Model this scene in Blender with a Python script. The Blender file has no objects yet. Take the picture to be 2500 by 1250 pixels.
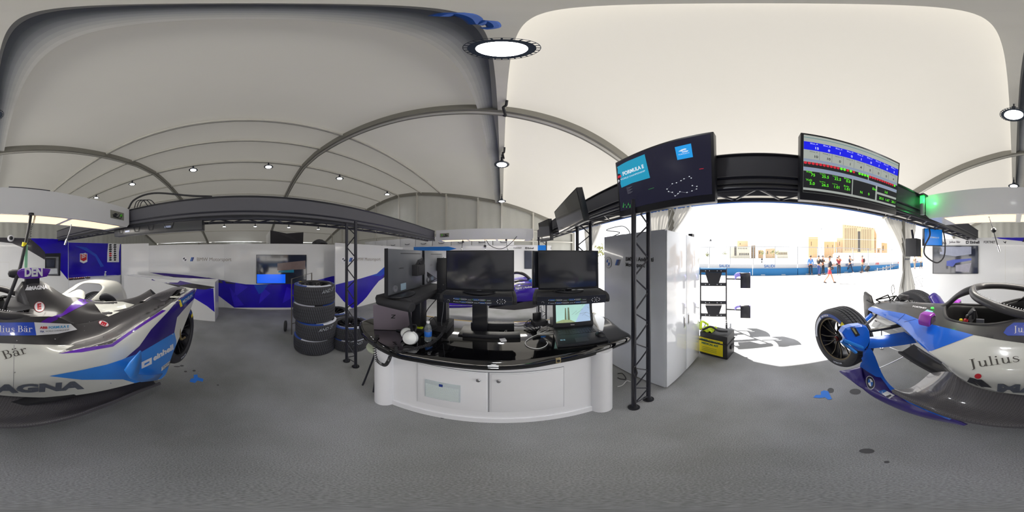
import bpy, bmesh, math, random
from math import sin, cos, tan, atan2, radians, pi, sqrt
from mathutils import Vector, Matrix
from mathutils.bvhtree import BVHTree
from mathutils.geometry import delaunay_2d_cdt
random.seed(7)
SC = bpy.context.scene
COL = SC.collection
H = 1.72                       # eye height of the photographer's tripod
EYE = Vector((0, 0, H))

# ---------- measuring: directions read from the photograph ----------
def ang(x, y): return radians((x-1225)*.144), radians((625-y)*.144)
def atv(x, y, v):
    a, e = ang(x, y); d = v/cos(a); return Vector((d*sin(a), v, H+d*tan(e)))
def atu(x, y, u):
    a, e = ang(x, y); d = u/sin(a); return Vector((u, d*cos(a), H+d*tan(e)))
def atz(x, y, z=0.0):
    a, e = ang(x, y); d = (z-H)/tan(e); return Vector((d*sin(a), d*cos(a), z))
def atd(x, y, d):
    a, e = ang(x, y); return Vector((d*sin(a), d*cos(a), H+d*tan(e)))
def sight(x, y):
    a, e = ang(x, y); return Vector((sin(a)*cos(e), cos(a)*cos(e), sin(e)))

# ---------- colours and materials ----------
def lin(c):
    if isinstance(c, str):
        c = [int(c[i:i+2], 16)/255 for i in (0, 2, 4)]
    return tuple((v/12.92 if v <= .04045 else ((v+.055)/1.055)**2.4) for v in c[:3])+(1,)
MATS = {}
def mat(name, c, rough=.5, metal=0., coat=0., emit=0., noise=0., nscale=8., bump=0., bscale=40., alpha=1., trans=0., spec=.5, ecol=None):
    if name in MATS: return MATS[name]
    m = bpy.data.materials.new(name); m.use_nodes = True; MATS[name] = m
    nt = m.node_tree; b = nt.nodes['Principled BSDF']; c = lin(c)
    b.inputs['Base Color'].default_value = c
    b.inputs['Roughness'].default_value = rough
    b.inputs['Metallic'].default_value = metal
    b.inputs['Coat Weight'].default_value = coat
    b.inputs['Coat Roughness'].default_value = .06
    b.inputs['Specular IOR Level'].default_value = spec
    b.inputs['Transmission Weight'].default_value = trans
    b.inputs['Alpha'].default_value = alpha
    if emit:
        b.inputs['Emission Color'].default_value = lin(ecol) if ecol else c
        b.inputs['Emission Strength'].default_value = emit
    if noise or bump:
        tc = nt.nodes.new('ShaderNodeTexCoord')
    if noise:
        n = nt.nodes.new('ShaderNodeTexNoise'); n.inputs['Scale'].default_value = nscale; n.inputs['Detail'].default_value = 6
        nt.links.new(tc.outputs['Object'], n.inputs['Vector'])
        mx = nt.nodes.new('ShaderNodeMix'); mx.data_type = 'RGBA'
        mx.inputs[6].default_value = tuple(max(0, v*(1-noise)) for v in c[:3])+(1,)
        mx.inputs[7].default_value = tuple(min(1, v*(1+noise)) for v in c[:3])+(1,)
        nt.links.new(n.outputs['Fac'], mx.inputs[0]); nt.links.new(mx.outputs[2], b.inputs['Base Color'])
    if bump:
        n2 = nt.nodes.new('ShaderNodeTexNoise'); n2.inputs['Scale'].default_value = bscale; n2.inputs['Detail'].default_value = 4
        nt.links.new(tc.outputs['Object'], n2.inputs['Vector'])
        bp = nt.nodes.new('ShaderNodeBump'); bp.inputs['Strength'].default_value = bump; bp.inputs['Distance'].default_value = .02
        nt.links.new(n2.outputs['Fac'], bp.inputs['Height']); nt.links.new(bp.outputs['Normal'], b.inputs['Normal'])
    return m

# ---------- mesh collecting ----------
def rotz(p, a): return Vector((p[0]*cos(a)-p[1]*sin(a), p[0]*sin(a)+p[1]*cos(a), p[2]))
class MB:
    def __init__(s): s.v = []; s.f = []; s.mi = []; s.ms = []
    def m(s, mt):
        if mt not in s.ms: s.ms.append(mt)
        return s.ms.index(mt)
    def add(s, vs, fs, mt=None):
        o = len(s.v); s.v += [Vector(p) for p in vs]
        k = s.m(mt) if mt else 0
        for f in fs: s.f.append([o+i for i in f]); s.mi.append(k)
    def box(s, c, d, rz=0, mt=None, M=None, taper=1.0):
        hx, hy, hz = d[0]/2, d[1]/2, d[2]/2
        P = []
        for z in (-hz, hz):
            t = taper if z > 0 else 1
            for x, y in ((-hx, -hy), (hx, -hy), (hx, hy), (-hx, hy)):
                p = Vector((x*t, y*t, z)); p = (M @ p) if M else rotz(p, rz)
                P.append(p+Vector(c))
        s.add(P, [(3, 2, 1, 0), (4, 5, 6, 7), (0, 1, 5, 4), (1, 2, 6, 5), (2, 3, 7, 6), (3, 0, 4, 7)], mt)
        return s
    def bbox(s, a, b, mt=None):
        return s.box([(a[i]+b[i])/2 for i in range(3)], [abs(b[i]-a[i]) for i in range(3)], mt=mt)
    def tube(s, pts, r, n=8, mt=None, close=False, cap=True):
        pts = [Vector(p) for p in pts]; N = len(pts)
        if not isinstance(r, (list, tuple)): r = [r]*N
        vs = []; prev = None
        for i, p in enumerate(pts):
            a = pts[i-1] if (i > 0 or close) else p; b = pts[(i+1) % N] if (i < N-1 or close) else p
            t = (b-a)
            if t.length < 1e-9: t = Vector((0, 0, 1))
            t.normalize()
            if prev is None: x = t.cross(Vector((0, 0, 1)) if abs(t.z) < .9 else Vector((1, 0, 0))).normalized()
            else:
                x = prev-t*prev.dot(t)
                x = x.normalized() if x.length > 1e-6 else t.orthogonal().normalized()
            prev = x; y = t.cross(x)
            for k in range(n):
                q = 2*pi*k/n; vs.append(p+(x*cos(q)+y*sin(q))*r[i])
        fs = []
        for i in range(N if close else N-1):
            j = (i+1) % N
            for k in range(n):
                fs.append((i*n+k, i*n+(k+1) % n, j*n+(k+1) % n, j*n+k))
        if cap and not close:
            fs.append(tuple(reversed(range(n)))); fs.append(tuple(range((N-1)*n, N*n)))
        s.add(vs, fs, mt); return s
    def cyl(s, c, r, h, n=24, axis=(0, 0, 1), mt=None, r2=None):
        c = Vector(c); a = Vector(axis).normalized()*h/2
        return s.tube([c-a, c+a], [r, r if r2 is None else r2], n, mt)
    def lathe(s, c, prof, n=32, axis=(0, 0, 1), mt=None, mts=None):
        a = Vector(axis).normalized(); x = a.orthogonal().normalized(); y = a.cross(x); c = Vector(c)
        vs = [c+a*h+(x*cos(2*pi*k/n)+y*sin(2*pi*k/n))*r for r, h in prof for k in range(n)]
        for i in range(len(prof)-1):
            pass
        o = len(s.v); s.v += vs
        for i in range(len(prof)-1):
            kk = s.m(mts[i]) if mts else (s.m(mt) if mt else 0)
            for k in range(n):
                s.f.append([o+i*n+k, o+i*n+(k+1) % n, o+(i+1)*n+(k+1) % n, o+(i+1)*n+k]); s.mi.append(kk)
        return s
    def prism(s, poly, O, X, Y, N, mt=None):
        """extrude a 2D polygon laid in the frame O,X,Y by the vector N"""
        O, X, Y, N = map(Vector, (O, X, Y, N)); n = len(poly)
        A = [O+X*p[0]+Y*p[1] for p in poly]
        s.add(A+[p+N for p in A], [tuple(reversed(range(n))), tuple(range(n, 2*n))]+[(i, (i+1) % n, n+(i+1) % n, n+i) for i in range(n)], mt)
        return s
    def quad(s, *p, mt=None): s.add(p, [tuple(range(len(p)))], mt); return s
    def grid(s, rows, mt=None, closeu=False):
        n = len(rows[0]); vs = [p for r in rows for p in r]; fs = []
        for i in range(len(rows)-1):
            for j in range(n if closeu else n-1):
                fs.append((i*n+j, i*n+(j+1) % n, (i+1)*n+(j+1) % n, (i+1)*n+j))
        s.add(vs, fs, mt); return s
    def build(s, name, mt=None, parent=None, smooth=False, bevel=0, label=None, fix=True, solid=0, sub=0, ang_=40):
        me = bpy.data.meshes.new(name)
        org = Vector((0, 0, 0))
        if parent is not None: org = parent_world(parent)
        me.from_pydata([tuple(Vector(p)-org) for p in s.v], [], s.f)
        if mt and not s.ms: s.ms = [mt]
        elif mt: s.ms[0] = s.ms[0] or mt
        for q in s.ms: me.materials.append(q)
        if len(s.ms) > 1: me.polygons.foreach_set('material_index', s.mi)
        bm = bmesh.new(); bm.from_mesh(me)
        if fix: bmesh.ops.recalc_face_normals(bm, faces=bm.faces)
        if bevel:
            bmesh.ops.bevel(bm, geom=[e for e in bm.edges if len(e.link_faces) == 2 and e.calc_face_angle(0) > .6], offset=bevel, segments=2, affect='EDGES', profile=.6, clamp_overlap=True)
        bm.to_mesh(me); bm.free()
        if smooth or bevel:
            me.polygons.foreach_set('use_smooth', [True]*len(me.polygons))
            try: me.set_sharp_from_angle(angle=radians(ang_))
            except Exception: pass
        o = bpy.data.objects.new(name, me); COL.objects.link(o)
        if parent is not None: o.parent = parent
        if solid:
            md = o.modifiers.new('thickness', 'SOLIDIFY'); md.thickness = solid; md.offset = -1 if solid > 0 else 1
            md.thickness = abs(solid)
        if sub:
            md = o.modifiers.new('smooth', 'SUBSURF'); md.levels = md.render_levels = sub
        if label: o['label'] = label
        return o
def parent_world(p):
    q = Vector(p.location)
    while p.parent is not None: p = p.parent; q = q+Vector(p.location)
    return q
def tag(o, label, cat, group=None, kind=None):
    o['label'] = label; o['category'] = cat
    if group: o['group'] = group
    if kind: o['kind'] = kind
    return o
def thing(name, label, cat, loc=(0, 0, 0), group=None):
    o = bpy.data.objects.new(name, None); COL.objects.link(o); o.location = loc; o.empty_display_size = .1
    return tag(o, label, cat, group)
def struct(o): o['kind'] = 'structure'; return o
def copy_tree(o, loc=None, rz=None, parent=None, label=None):
    c = o.copy(); COL.objects.link(c); c.parent = parent
    if loc is not None: c.location = loc
    if rz is not None: c.rotation_euler = (0, 0, rz)
    if label: c['label'] = label
    for ch in [x for x in o.children]: copy_tree(ch, parent=c)
    return c

# ---------- splines and patches ----------
def cr(P, n):
    """Catmull-Rom through P, n samples"""
    P = [Vector(p) for p in P]; out = []; m = len(P)-1
    for i in range(n):
        t = i/(n-1)*m; k = min(int(t), m-1); t -= k
        p1, p2 = P[k], P[k+1]; p0 = P[k-1] if k > 0 else p1*2-p2; p3 = P[k+2] if k+2 <= m else p2*2-p1
        out.append(.5*((2*p1)+(p2-p0)*t+(2*p0-5*p1+4*p2-p3)*t*t+(3*p1-p0-3*p2+p3)*t**3))
    return out
def patch(rows, nu, nv):
    R = [cr(r, nu) for r in rows]
    cols = [cr([r[i] for r in R], nv) for i in range(nu)]
    return [[cols[i][j] for i in range(nu)] for j in range(nv)]
def arc(c, r, a0, a1, n, f=lambda x, y: (x, y)):
    return [f(c[0]+r*cos(a0+(a1-a0)*i/(n-1)), c[1]+r*sin(a0+(a1-a0)*i/(n-1))) for i in range(n)]

# ---------- flat artwork: lists of (material, polygon) laid on planes or wrapped on surfaces ----------
def text2d(s, bold=0.0, shear=0., space=1.0, ital=False):
    cu = bpy.data.curves.new('lettering', 'FONT'); cu.body = s; cu.size = 1; cu.offset = bold; cu.shear = shear; cu.space_character = space
    cu.resolution_u = 3
    o = bpy.data.objects.new('lettering', cu); COL.objects.link(o)
    dg = bpy.context.evaluated_depsgraph_get(); dg.update()
    me = bpy.data.meshes.new_from_object(o.evaluated_get(dg))
    vs = [(p.co.x, p.co.y) for p in me.vertices]; fs = [tuple(p.vertices) for p in me.polygons]
    bpy.data.objects.remove(o); bpy.data.curves.remove(cu); bpy.data.meshes.remove(me)
    if not vs: return [], []
    x0 = min(v[0] for v in vs); x1 = max(v[0] for v in vs); y0 = min(v[1] for v in vs); y1 = max(v[1] for v in vs)
    return [((v[0]-x0)/(x1-x0), (v[1]-y0)/(y1-y0)) for v in vs], fs, (x1-x0)/(y1-y0)
def text_on(name, s, O, X, Y, mt, parent=None, bold=.02, off=None, width=None, height=None, shear=0., space=1.0):
    """flat lettering from corner O; X unit dir of reading, Y unit dir up; give width or height (m)"""
    vs, fs, asp = text2d(s, bold, shear, space)
    if width is None: width = height*asp
    if height is None: height = width/asp
    O, X, Y = Vector(O), Vector(X).normalized(), Vector(Y).normalized(); N = X.cross(Y).normalized()
    o = MB(); o.add([O+X*a*width+Y*b*height+N*(off or .002) for a, b in vs], fs)
    return o.build(name, mt, parent, fix=False)
def serif2d(s):
    """hand-drawn roman letters with thick stems, hairlines and feet; baseline 0, capitals 0.72 high"""
    V, F = [], []; X = [0.]
    def q(*p): o = len(V); V.extend((X[0]+a, b) for a, b in p); F.append(tuple(range(o, o+len(p))))
    def stem(x0, x1, y0, y1): q((x0, y0), (x1, y0), (x1, y1), (x0, y1))
    def foot(x0, x1, y): stem(x0, x1, y, y+.03)
    def stroke(P, W):
        n = len(P); L, R = [], []
        for i in range(n):
            a, b = P[max(0, i-1)], P[min(n-1, i+1)]; d = math.hypot(b[0]-a[0], b[1]-a[1]) or 1; nx, ny = -(b[1]-a[1])/d, (b[0]-a[0])/d
            L.append((P[i][0]+nx*W[i]/2, P[i][1]+ny*W[i]/2)); R.append((P[i][0]-nx*W[i]/2, P[i][1]-ny*W[i]/2))
        for i in range(n-1): q(L[i], L[i+1], R[i+1], R[i])
    def bow(cx, cy, rx, ry, a0, a1, thin, thick, n=14):
        P = [(cx+rx*cos(a0+(a1-a0)*i/n), cy+ry*sin(a0+(a1-a0)*i/n)) for i in range(n+1)]
        stroke(P, [thin+(thick-thin)*abs(cos(a0+(a1-a0)*i/n))**1.5 for i in range(n+1)])
    def dot(x, y, r): q(*ell(x, y, r, r, 12))
    for c in s:
        w = .5
        if c == 'J': stem(.14, .24, .0, .72); foot(.05, .33, .69); stroke([(.19, .02), (.185, -.06), (.14, -.12), (.06, -.15)], [.1, .09, .06, .02]); w = .40
        elif c == 'l': stem(.08, .165, 0, .76); foot(.0, .25, 0); q((.0, .73), (.09, .76), (.09, .71)); w = .29
        elif c == 'i': stem(.08, .165, 0, .48); foot(.0, .25, 0); q((.0, .45), (.09, .48), (.09, .43)); dot(.12, .65, .055); w = .29
        elif c == 'u': stem(.08, .165, .13, .48); stem(.36, .445, 0, .48); bow(.24, .14, .12, .125, pi, 2*pi, .035, .085); q((.0, .48), (.09, .48), (.09, .44)); q((.28, .48), (.37, .48), (.37, .44)); foot(.44, .53, 0); w = .56
        elif c == 'r': stem(.08, .165, 0, .48); foot(.0, .27, 0); q((.0, .45), (.09, .48), (.09, .43)); stroke([(.16, .3), (.2, .4), (.27, .455), (.33, .45)], [.03, .035, .04, .05]); dot(.345, .41, .05); w = .43
        elif c == 's': stroke([(.35, .34), (.33, .41), (.22, .47), (.11, .43), (.09, .35), (.16, .28), (.27, .22), (.34, .14), (.30, .05), (.19, .01), (.08, .05), (.05, .15)], [.02, .035, .04, .06, .075, .085, .085, .08, .06, .04, .035, .02]); w = .43
        elif c == 'B': stem(.1, .2, 0, .72); foot(.02, .3, 0); foot(.02, .3, .69); bow(.28, .545, .15, .16, -pi/2, pi/2, .03, .09); bow(.30, .2, .19, .185, -pi/2, pi/2, .03, .1); foot(.2, .3, .69); foot(.2, .3, .37); foot(.2, .3, 0); w = .58
        elif c in 'äa':
            stem(.31, .39, .06, .34); bow(.22, .33, .13, .13, 0, pi*.85, .035, .085); dot(.10, .37, .045); bow(.20, .14, .12, .125, 0, 2*pi, .035, .08, 22); foot(.36, .46, 0); stem(.31, .39, 0, .1)
            if c == 'ä': dot(.14, .63, .05); dot(.31, .63, .05)
            w = .49
        elif c == ' ': w = .22
        X[0] += w
    T = X[0]
    return [(a/T, b/.72) for a, b in V], F, T/.72
def fill(poly, step):
    """triangulate a polygon (or polygon with holes: list of lists) with inner points"""
    loops = poly if isinstance(poly[0][0], (list, tuple)) else [poly]
    vs, es = [], []
    for lp in loops:
        q = []
        for i, p in enumerate(lp):
            n = lp[(i+1) % len(lp)]; L = math.hypot(n[0]-p[0], n[1]-p[1]); k = max(1, int(L/step))
            q += [(p[0]+(n[0]-p[0])*j/k, p[1]+(n[1]-p[1])*j/k) for j in range(k)]
        o = len(vs); vs += q; es += [(o+i, o+(i+1) % len(q)) for i in range(len(q))]
    x0 = min(v[0] for v in vs); x1 = max(v[0] for v in vs); y0 = min(v[1] for v in vs); y1 = max(v[1] for v in vs)
    def inside(x, y):
        c = False
        for lp in loops:
            for i in range(len(lp)):
                (ax, ay), (bx, by) = lp[i], lp[i-1]
                if (ay > y) != (by > y) and x < (bx-ax)*(y-ay)/(by-ay)+ax: c = not c
        return c
    nx = int((x1-x0)/step); ny = int((y1-y0)/step)
    for i in range(1, nx+1):
        for j in range(1, ny+1):
            x, y = x0+i*step, y0+j*step
            if inside(x, y) and min(math.hypot(x-v[0], y-v[1]) for v in vs[:400]) > step*.35: vs.append((x, y))
    r = delaunay_2d_cdt([Vector(v) for v in vs], es, [], 0, 1e-5)
    V = [(p[0], p[1]) for p in r[0]]
    F = [f for f in r[2] if inside(sum(V[i][0] for i in f)/3, sum(V[i][1] for i in f)/3)]
    return V, F
def refine(V, F, L):
    bm = bmesh.new(); bv = [bm.verts.new((v[0], v[1], 0)) for v in V]
    for f in F:
        try: bm.faces.new([bv[i] for i in f])
        except Exception: pass
    bmesh.ops.triangulate(bm, faces=bm.faces)
    for _ in range(5):
        es = [e for e in bm.edges if e.calc_length() > L]
        if not es: break
        bmesh.ops.subdivide_edges(bm, edges=es, cuts=1)
        bmesh.ops.triangulate(bm, faces=[f for f in bm.faces if len(f.verts) > 3])
    bm.verts.index_update()
    V = [(v.co.x, v.co.y) for v in bm.verts]; F = [tuple(v.index for v in f.verts) for f in bm.faces]; bm.free()
    return V, F
class Skin:
    """the outer surface of something already built, on which stickers and paint are laid"""
    def __init__(s, objs):
        vs, fs = [], []
        dg = bpy.context.evaluated_depsgraph_get(); dg.update()
        for o in objs:
            e = o.evaluated_get(dg); me = e.to_mesh(); w = parent_world(o); k = len(vs)
            vs += [v.co+w for v in me.vertices]; fs += [tuple(k+i for i in p.vertices) for p in me.polygons]; e.to_mesh_clear()
        s.t = BVHTree.FromPolygons(vs, fs)
    def hit(s, x, y, off):
        d = sight(x, y); c, n, i, dist = s.t.ray_cast(EYE, d)
        if c is None: return None
        if n.dot(d) > 0: n = -n
        return c+n*off
    def near(s, x, y, off):
        p = s.hit(x, y, off)
        if p is not None: return p
        for r in (1, 2, 3.5, 5.5):
            for k in range(8):
                p = s.hit(x+r*cos(pi*k/4), y+r*sin(pi*k/4), off)
                if p is not None: return p
    def lay(s, name, V, F, mt, parent, off=.0015):
        P = [s.near(x, y, off) for x, y in V]; ok = [p is not None for p in P]
        mb = MB(); idx = {}
        for i, p in enumerate(P):
            if p is not None: idx[i] = len(idx)
        vs = [p for p in P if p is not None]
        fs = []
        for f in F:
            if all(ok[i] for i in f):
                q = [P[i] for i in f]
                L = max((q[i]-q[i-1]).length for i in range(len(q)))
                W = max(math.hypot(V[f[i]][0]-V[f[i-1]][0], V[f[i]][1]-V[f[i-1]][1]) for i in range(len(f)))
                if L < max(.12, W*.0025*(q[0]-EYE).length*7): fs.append(tuple(idx[i] for i in f))
        mb.add(vs, fs); o = mb.build(name, mt, parent, smooth=True, fix=False, ang_=60)
        return o
    def paint(s, name, poly, mt, parent, step=9, off=.0015):
        V, F = fill(poly, step); return s.lay(name, V, F, mt, parent, off)
    def text(s, name, st, bl, br, tl, mt, parent, bold=.02, off=.003, shear=0., L=8, space=1.0, bend=None, serif=False):
        vs, fs, a = serif2d(st) if serif else text2d(st, bold, shear, space)
        V = [(bl[0]+(br[0]-bl[0])*p+(tl[0]-bl[0])*q, bl[1]+(br[1]-bl[1])*p+(tl[1]-bl[1])*q) for p, q in vs]
        if bend: V = [(x, y+bend*4*p*(1-p)) for (x, y), (p, q) in zip(V, vs)]
        V, F = refine(V, fs, L); return s.lay(name, V, F, mt, parent, off)
def ell(cx, cy, rx, ry=None, n=28, rot=0):
    ry = ry or rx
    return [(cx+rx*cos(t)*cos(rot)-ry*sin(t)*sin(rot), cy+rx*cos(t)*sin(rot)+ry*sin(t)*cos(rot)) for t in [2*pi*i/n for i in range(n)]]
def art(name, shapes, O, X, Y, parent, off=.002):
    """flat coloured shapes: [(mat, poly2d)] drawn one above another"""
    O, X, Y = Vector(O), Vector(X), Vector(Y); N = X.cross(Y).normalized(); mb = MB()
    for k, (mt, poly) in enumerate(shapes):
        V, F = fill(poly, 1e9)
        mb.add([O+X*a+Y*b+N*(off+k*.0006) for a, b in V], F, mt)
    return mb.build(name, None, parent, fix=False)
def roundel(white, blue, dark):
    """round badge with four quarters, in unit coordinates (-1..1)"""
    q = lambda a: [(0, 0)]+arc((0, 0), .6, a, a+pi/2, 10)
    return [(white, ell(0, 0, 1)), (dark, ell(0, 0, .94)), (white, ell(0, 0, .62)), (blue, q(pi/2)), (blue, q(-pi/2))]
# ---------- palette ----------
WHITE = mat('white_panel', 'e2e3e6', .18, coat=.5, noise=.02, nscale=3)
WHITEM = mat('white_matt', 'e9eaf0', .55, noise=.02)
FABRIC = mat('tent_fabric', 'b2b0ab', .8, noise=.03, nscale=1.5)
ALU = mat('aluminium', '8f8d86', .45, metal=.35, noise=.06, nscale=5)
ALUL = mat('pale_aluminium', 'cfcdc6', .45, metal=.2, noise=.05, nscale=5)
BLACK = mat('black_satin', '202127', .35, noise=.1)
BLACKM = mat('black_matt', '2a2a2f', .75, noise=.1)
FASCIA = mat('charcoal_fascia', '47474f', .55, noise=.05)
STEELB = mat('black_steel', '2b2c36', .35, metal=.2, noise=.08)
CHROME = mat('chrome', 'c8c8cc', .15, metal=1., noise=.03)
GREY = mat('grey_plastic', '6c6e76', .5, noise=.05)
BMWB = mat('badge_blue', '1664c0', .3, noise=.01)
BMWD = mat('badge_dark', '262a44', .3, noise=.01)
PWHITE = mat('paint_white', 'e8e8ee', .3, noise=.01)
INK = mat('print_ink', '5a5560', .5, noise=.02)
DINK = mat('print_black', '26262c', .5, noise=.02)
RED = mat('print_red', 'c41f2e', .4, noise=.02)
CYAN = mat('print_cyan', '2a9ad2', .4, noise=.02)
NAVY = mat('print_navy', '203a8c', .4, noise=.02)
YEL = mat('print_yellow', 'f0dc1e', .4, noise=.02)
GREEN = mat('print_green', '62d03a', .4, noise=.02)
LEDW = mat('lamp_led', 'ffffff', .5, emit=9, noise=.01)
LEDP = mat('panel_led', 'ffe6c0', .5, emit=.62, noise=.01)
FILM = mat('clear_lens', 'f4f8ff', .2, emit=2.2, noise=.01)

def translucent(m, k):
    nt = m.node_tree; b = nt.nodes['Principled BSDF']; out = nt.nodes['Material Output']
    t = nt.nodes.new('ShaderNodeBsdfTranslucent'); t.inputs['Color'].default_value = lin('f6f2ea')
    mx = nt.nodes.new('ShaderNodeMixShader'); mx.inputs[0].default_value = k
    nt.links.new(b.outputs[0], mx.inputs[1]); nt.links.new(t.outputs[0], mx.inputs[2]); nt.links.new(mx.outputs[0], out.inputs['Surface'])
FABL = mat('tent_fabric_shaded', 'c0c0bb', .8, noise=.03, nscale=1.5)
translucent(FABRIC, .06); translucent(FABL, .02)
# soft cloth wrinkles on the hung fabric
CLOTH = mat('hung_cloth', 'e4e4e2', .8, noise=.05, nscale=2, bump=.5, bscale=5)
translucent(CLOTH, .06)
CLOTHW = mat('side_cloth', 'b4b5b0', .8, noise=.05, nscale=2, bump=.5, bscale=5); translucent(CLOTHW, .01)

def asphalt(name, c, tint):
    m = bpy.data.materials.new(name); m.use_nodes = True; nt = m.node_tree; b = nt.nodes['Principled BSDF']
    tc = nt.nodes.new('ShaderNodeTexCoord'); L = nt.links.new
    def nz(s, d=5, ty=None):
        n = nt.nodes.new('ShaderNodeTexNoise'); n.inputs['Scale'].default_value = s; n.inputs['Detail'].default_value = d
        L(tc.outputs['Object'], n.inputs['Vector']); return n
    big, fine = nz(.9, 6), nz(160, 3)
    r = nt.nodes.new('ShaderNodeValToRGB'); r.color_ramp.elements[0].position = .3; r.color_ramp.elements[1].position = .72
    r.color_ramp.elements[0].color = tuple(v*.76 for v in lin(c)[:3])+(1,); r.color_ramp.elements[1].color = tuple(v*1.15 for v in lin(tint)[:3])+(1,)
    L(big.outputs['Fac'], r.inputs[0])
    r2 = nt.nodes.new('ShaderNodeValToRGB'); r2.color_ramp.elements[0].position = .3; r2.color_ramp.elements[1].position = .75
    r2.color_ramp.elements[0].color = (.62, .62, .62, 1); r2.color_ramp.elements[1].color = (1.35, 1.35, 1.38, 1)
    L(fine.outputs['Fac'], r2.inputs[0])
    mx = nt.nodes.new('ShaderNodeMix'); mx.data_type = 'RGBA'; mx.blend_type = 'MULTIPLY'; mx.inputs[0].default_value = 1
    L(r.outputs[0], mx.inputs[6]); L(r2.outputs[0], mx.inputs[7])
    # scattered pale stones
    vo = nt.nodes.new('ShaderNodeTexVoronoi'); vo.inputs['Scale'].default_value = 22; L(tc.outputs['Object'], vo.inputs['Vector'])
    lt = nt.nodes.new('ShaderNodeMath'); lt.operation = 'LESS_THAN'; lt.inputs[1].default_value = .07; L(vo.outputs['Distance'], lt.inputs[0])
    mul = nt.nodes.new('ShaderNodeMath'); mul.operation = 'MULTIPLY'; mul.inputs[1].default_value = .3; L(lt.outputs[0], mul.inputs[0])
    m2 = nt.nodes.new('ShaderNodeMix'); m2.data_type = 'RGBA'; L(mul.outputs[0], m2.inputs[0]); L(mx.outputs[2], m2.inputs[6]); m2.inputs[7].default_value = lin('b8b6b0')
    L(m2.outputs[2], b.inputs['Base Color']); b.inputs['Roughness'].default_value = .82
    bp = nt.nodes.new('ShaderNodeBump'); bp.inputs['Strength'].default_value = .12; bp.inputs['Distance'].default_value = .006
    L(fine.outputs['Fac'], bp.inputs['Height']); L(bp.outputs[0], b.inputs['Normal'])
    return m
FLOOR = asphalt('asphalt', '848583', '95969a')
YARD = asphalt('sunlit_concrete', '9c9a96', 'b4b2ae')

# ---------- ground ----------
b = MB(); b.quad((-16.5, -14, 0), (3.95, -14, 0), (3.95, 12, 0), (-16.5, 12, 0)); struct(b.build('floor', FLOOR, fix=False))
b = MB(); b.quad((3.95, -120, -.002), (420, -120, -.002), (420, 260, -.002), (3.95, 260, -.002)); struct(b.build('ground', YARD, fix=False))

# ---------- tent ----------
PROF = [(-16.0, 1.34), (-14.3, 2.06), (-13.3, 2.46), (-12.1, 2.8), (-10.6, 3.17), (-8.8, 3.58), (-7.3, 3.86), (-6.05, 3.98), (-4.8, 3.86), (-3.4, 3.58), (-1.56, 3.17), (0, 2.8), (1.08, 2.46), (2.16, 2.06), (3.1, 1.7), (3.85, 1.38)]
def roof(u):
    for (a, ha), (c, hc) in zip(PROF, PROF[1:]):
        if a <= u <= c: return H+ha+(hc-ha)*(u-a)/(c-a)
    return H+1.34
BEAMS = [-9.75, -3.75, 2.23, 8.25]
rows = []
us = [-16, -15, -14.3, -13.3, -12.25, -12.1, -10.6, -8.8, -7.3, -6.05, -4.8, -3.4, -2.4, -1.56, -1.0, -.7, -.5, -.35, -.22, -.12, -.04]
def sheet(us, dip):
    r = []
    vs_ = [-9.75+i*.5 for i in range(37)]
    for v in vs_:
        near = min(abs(v-q) for q in BEAMS)
        r.append([(u, v, roof(u)+.05+dip(u)+.04*min(1, near/1.5)) for u in us])
    return r
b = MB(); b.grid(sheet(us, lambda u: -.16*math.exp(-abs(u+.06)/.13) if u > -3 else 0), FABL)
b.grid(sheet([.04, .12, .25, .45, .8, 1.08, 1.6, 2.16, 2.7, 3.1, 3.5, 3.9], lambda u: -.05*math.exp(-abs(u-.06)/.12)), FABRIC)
c_ = b.build('ceiling', None, smooth=True, fix=False, ang_=70); struct(c_)
# gables and the long rear side, hung cloth with soft folds
def cloth_wall(name, p0, p1, ztop, n=90, amp=.02):
    p0, p1 = Vector(p0), Vector(p1); d = (p1-p0); nn = Vector((-d.y, d.x, 0)).normalized(); rows = [[], [], []]
    for i in range(n+1):
        p = p0+d*i/n; off = nn*(amp*sin(i*1.7)+amp*.6*sin(i*.61+1))
        zt = ztop(p.x) if callable(ztop) else ztop
        for k, f in enumerate((0, .5, 1)): rows[k].append((p+off)+Vector((0, 0, zt*f)))
    q = MB(); q.grid(rows); return struct(q.build(name, CLOTHW, smooth=True, fix=False, ang_=80))
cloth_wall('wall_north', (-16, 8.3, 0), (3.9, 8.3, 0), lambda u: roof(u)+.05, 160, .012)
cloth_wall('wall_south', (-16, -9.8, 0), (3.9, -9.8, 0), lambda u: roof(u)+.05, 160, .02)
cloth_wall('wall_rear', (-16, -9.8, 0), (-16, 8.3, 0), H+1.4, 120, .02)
# arched frame beams (grooved profile)
for i, v in enumerate(BEAMS):
    b = MB()
    pts = [(u, roof(u)) for u in [-16+.4*k for k in range(50)] if u <= 3.85]+[(3.85, roof(3.85))]
    for w, dz0, dz1, m_ in ((.15, -.13, .04, ALU), (.05, -.15, -.12, ALUL)):
        rr = []
        for s_, z_ in ((-w/2, dz0), (w/2, dz0), (w/2, dz1), (-w/2, dz1)):
            rr.append([(u, v+s_, z+z_) for u, z in pts])
        rr.append(rr[0]); b.grid(rr, m_)
    for u_ in (3.85, -15.9):
        b.box((u_, v-(.95 if v == -3.75 else 0), (H+1.38)/2), (.18, .14, H+1.38), mt=ALU)
    struct(b.build('trim_%d' % (i+1), None, fix=True))
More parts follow.
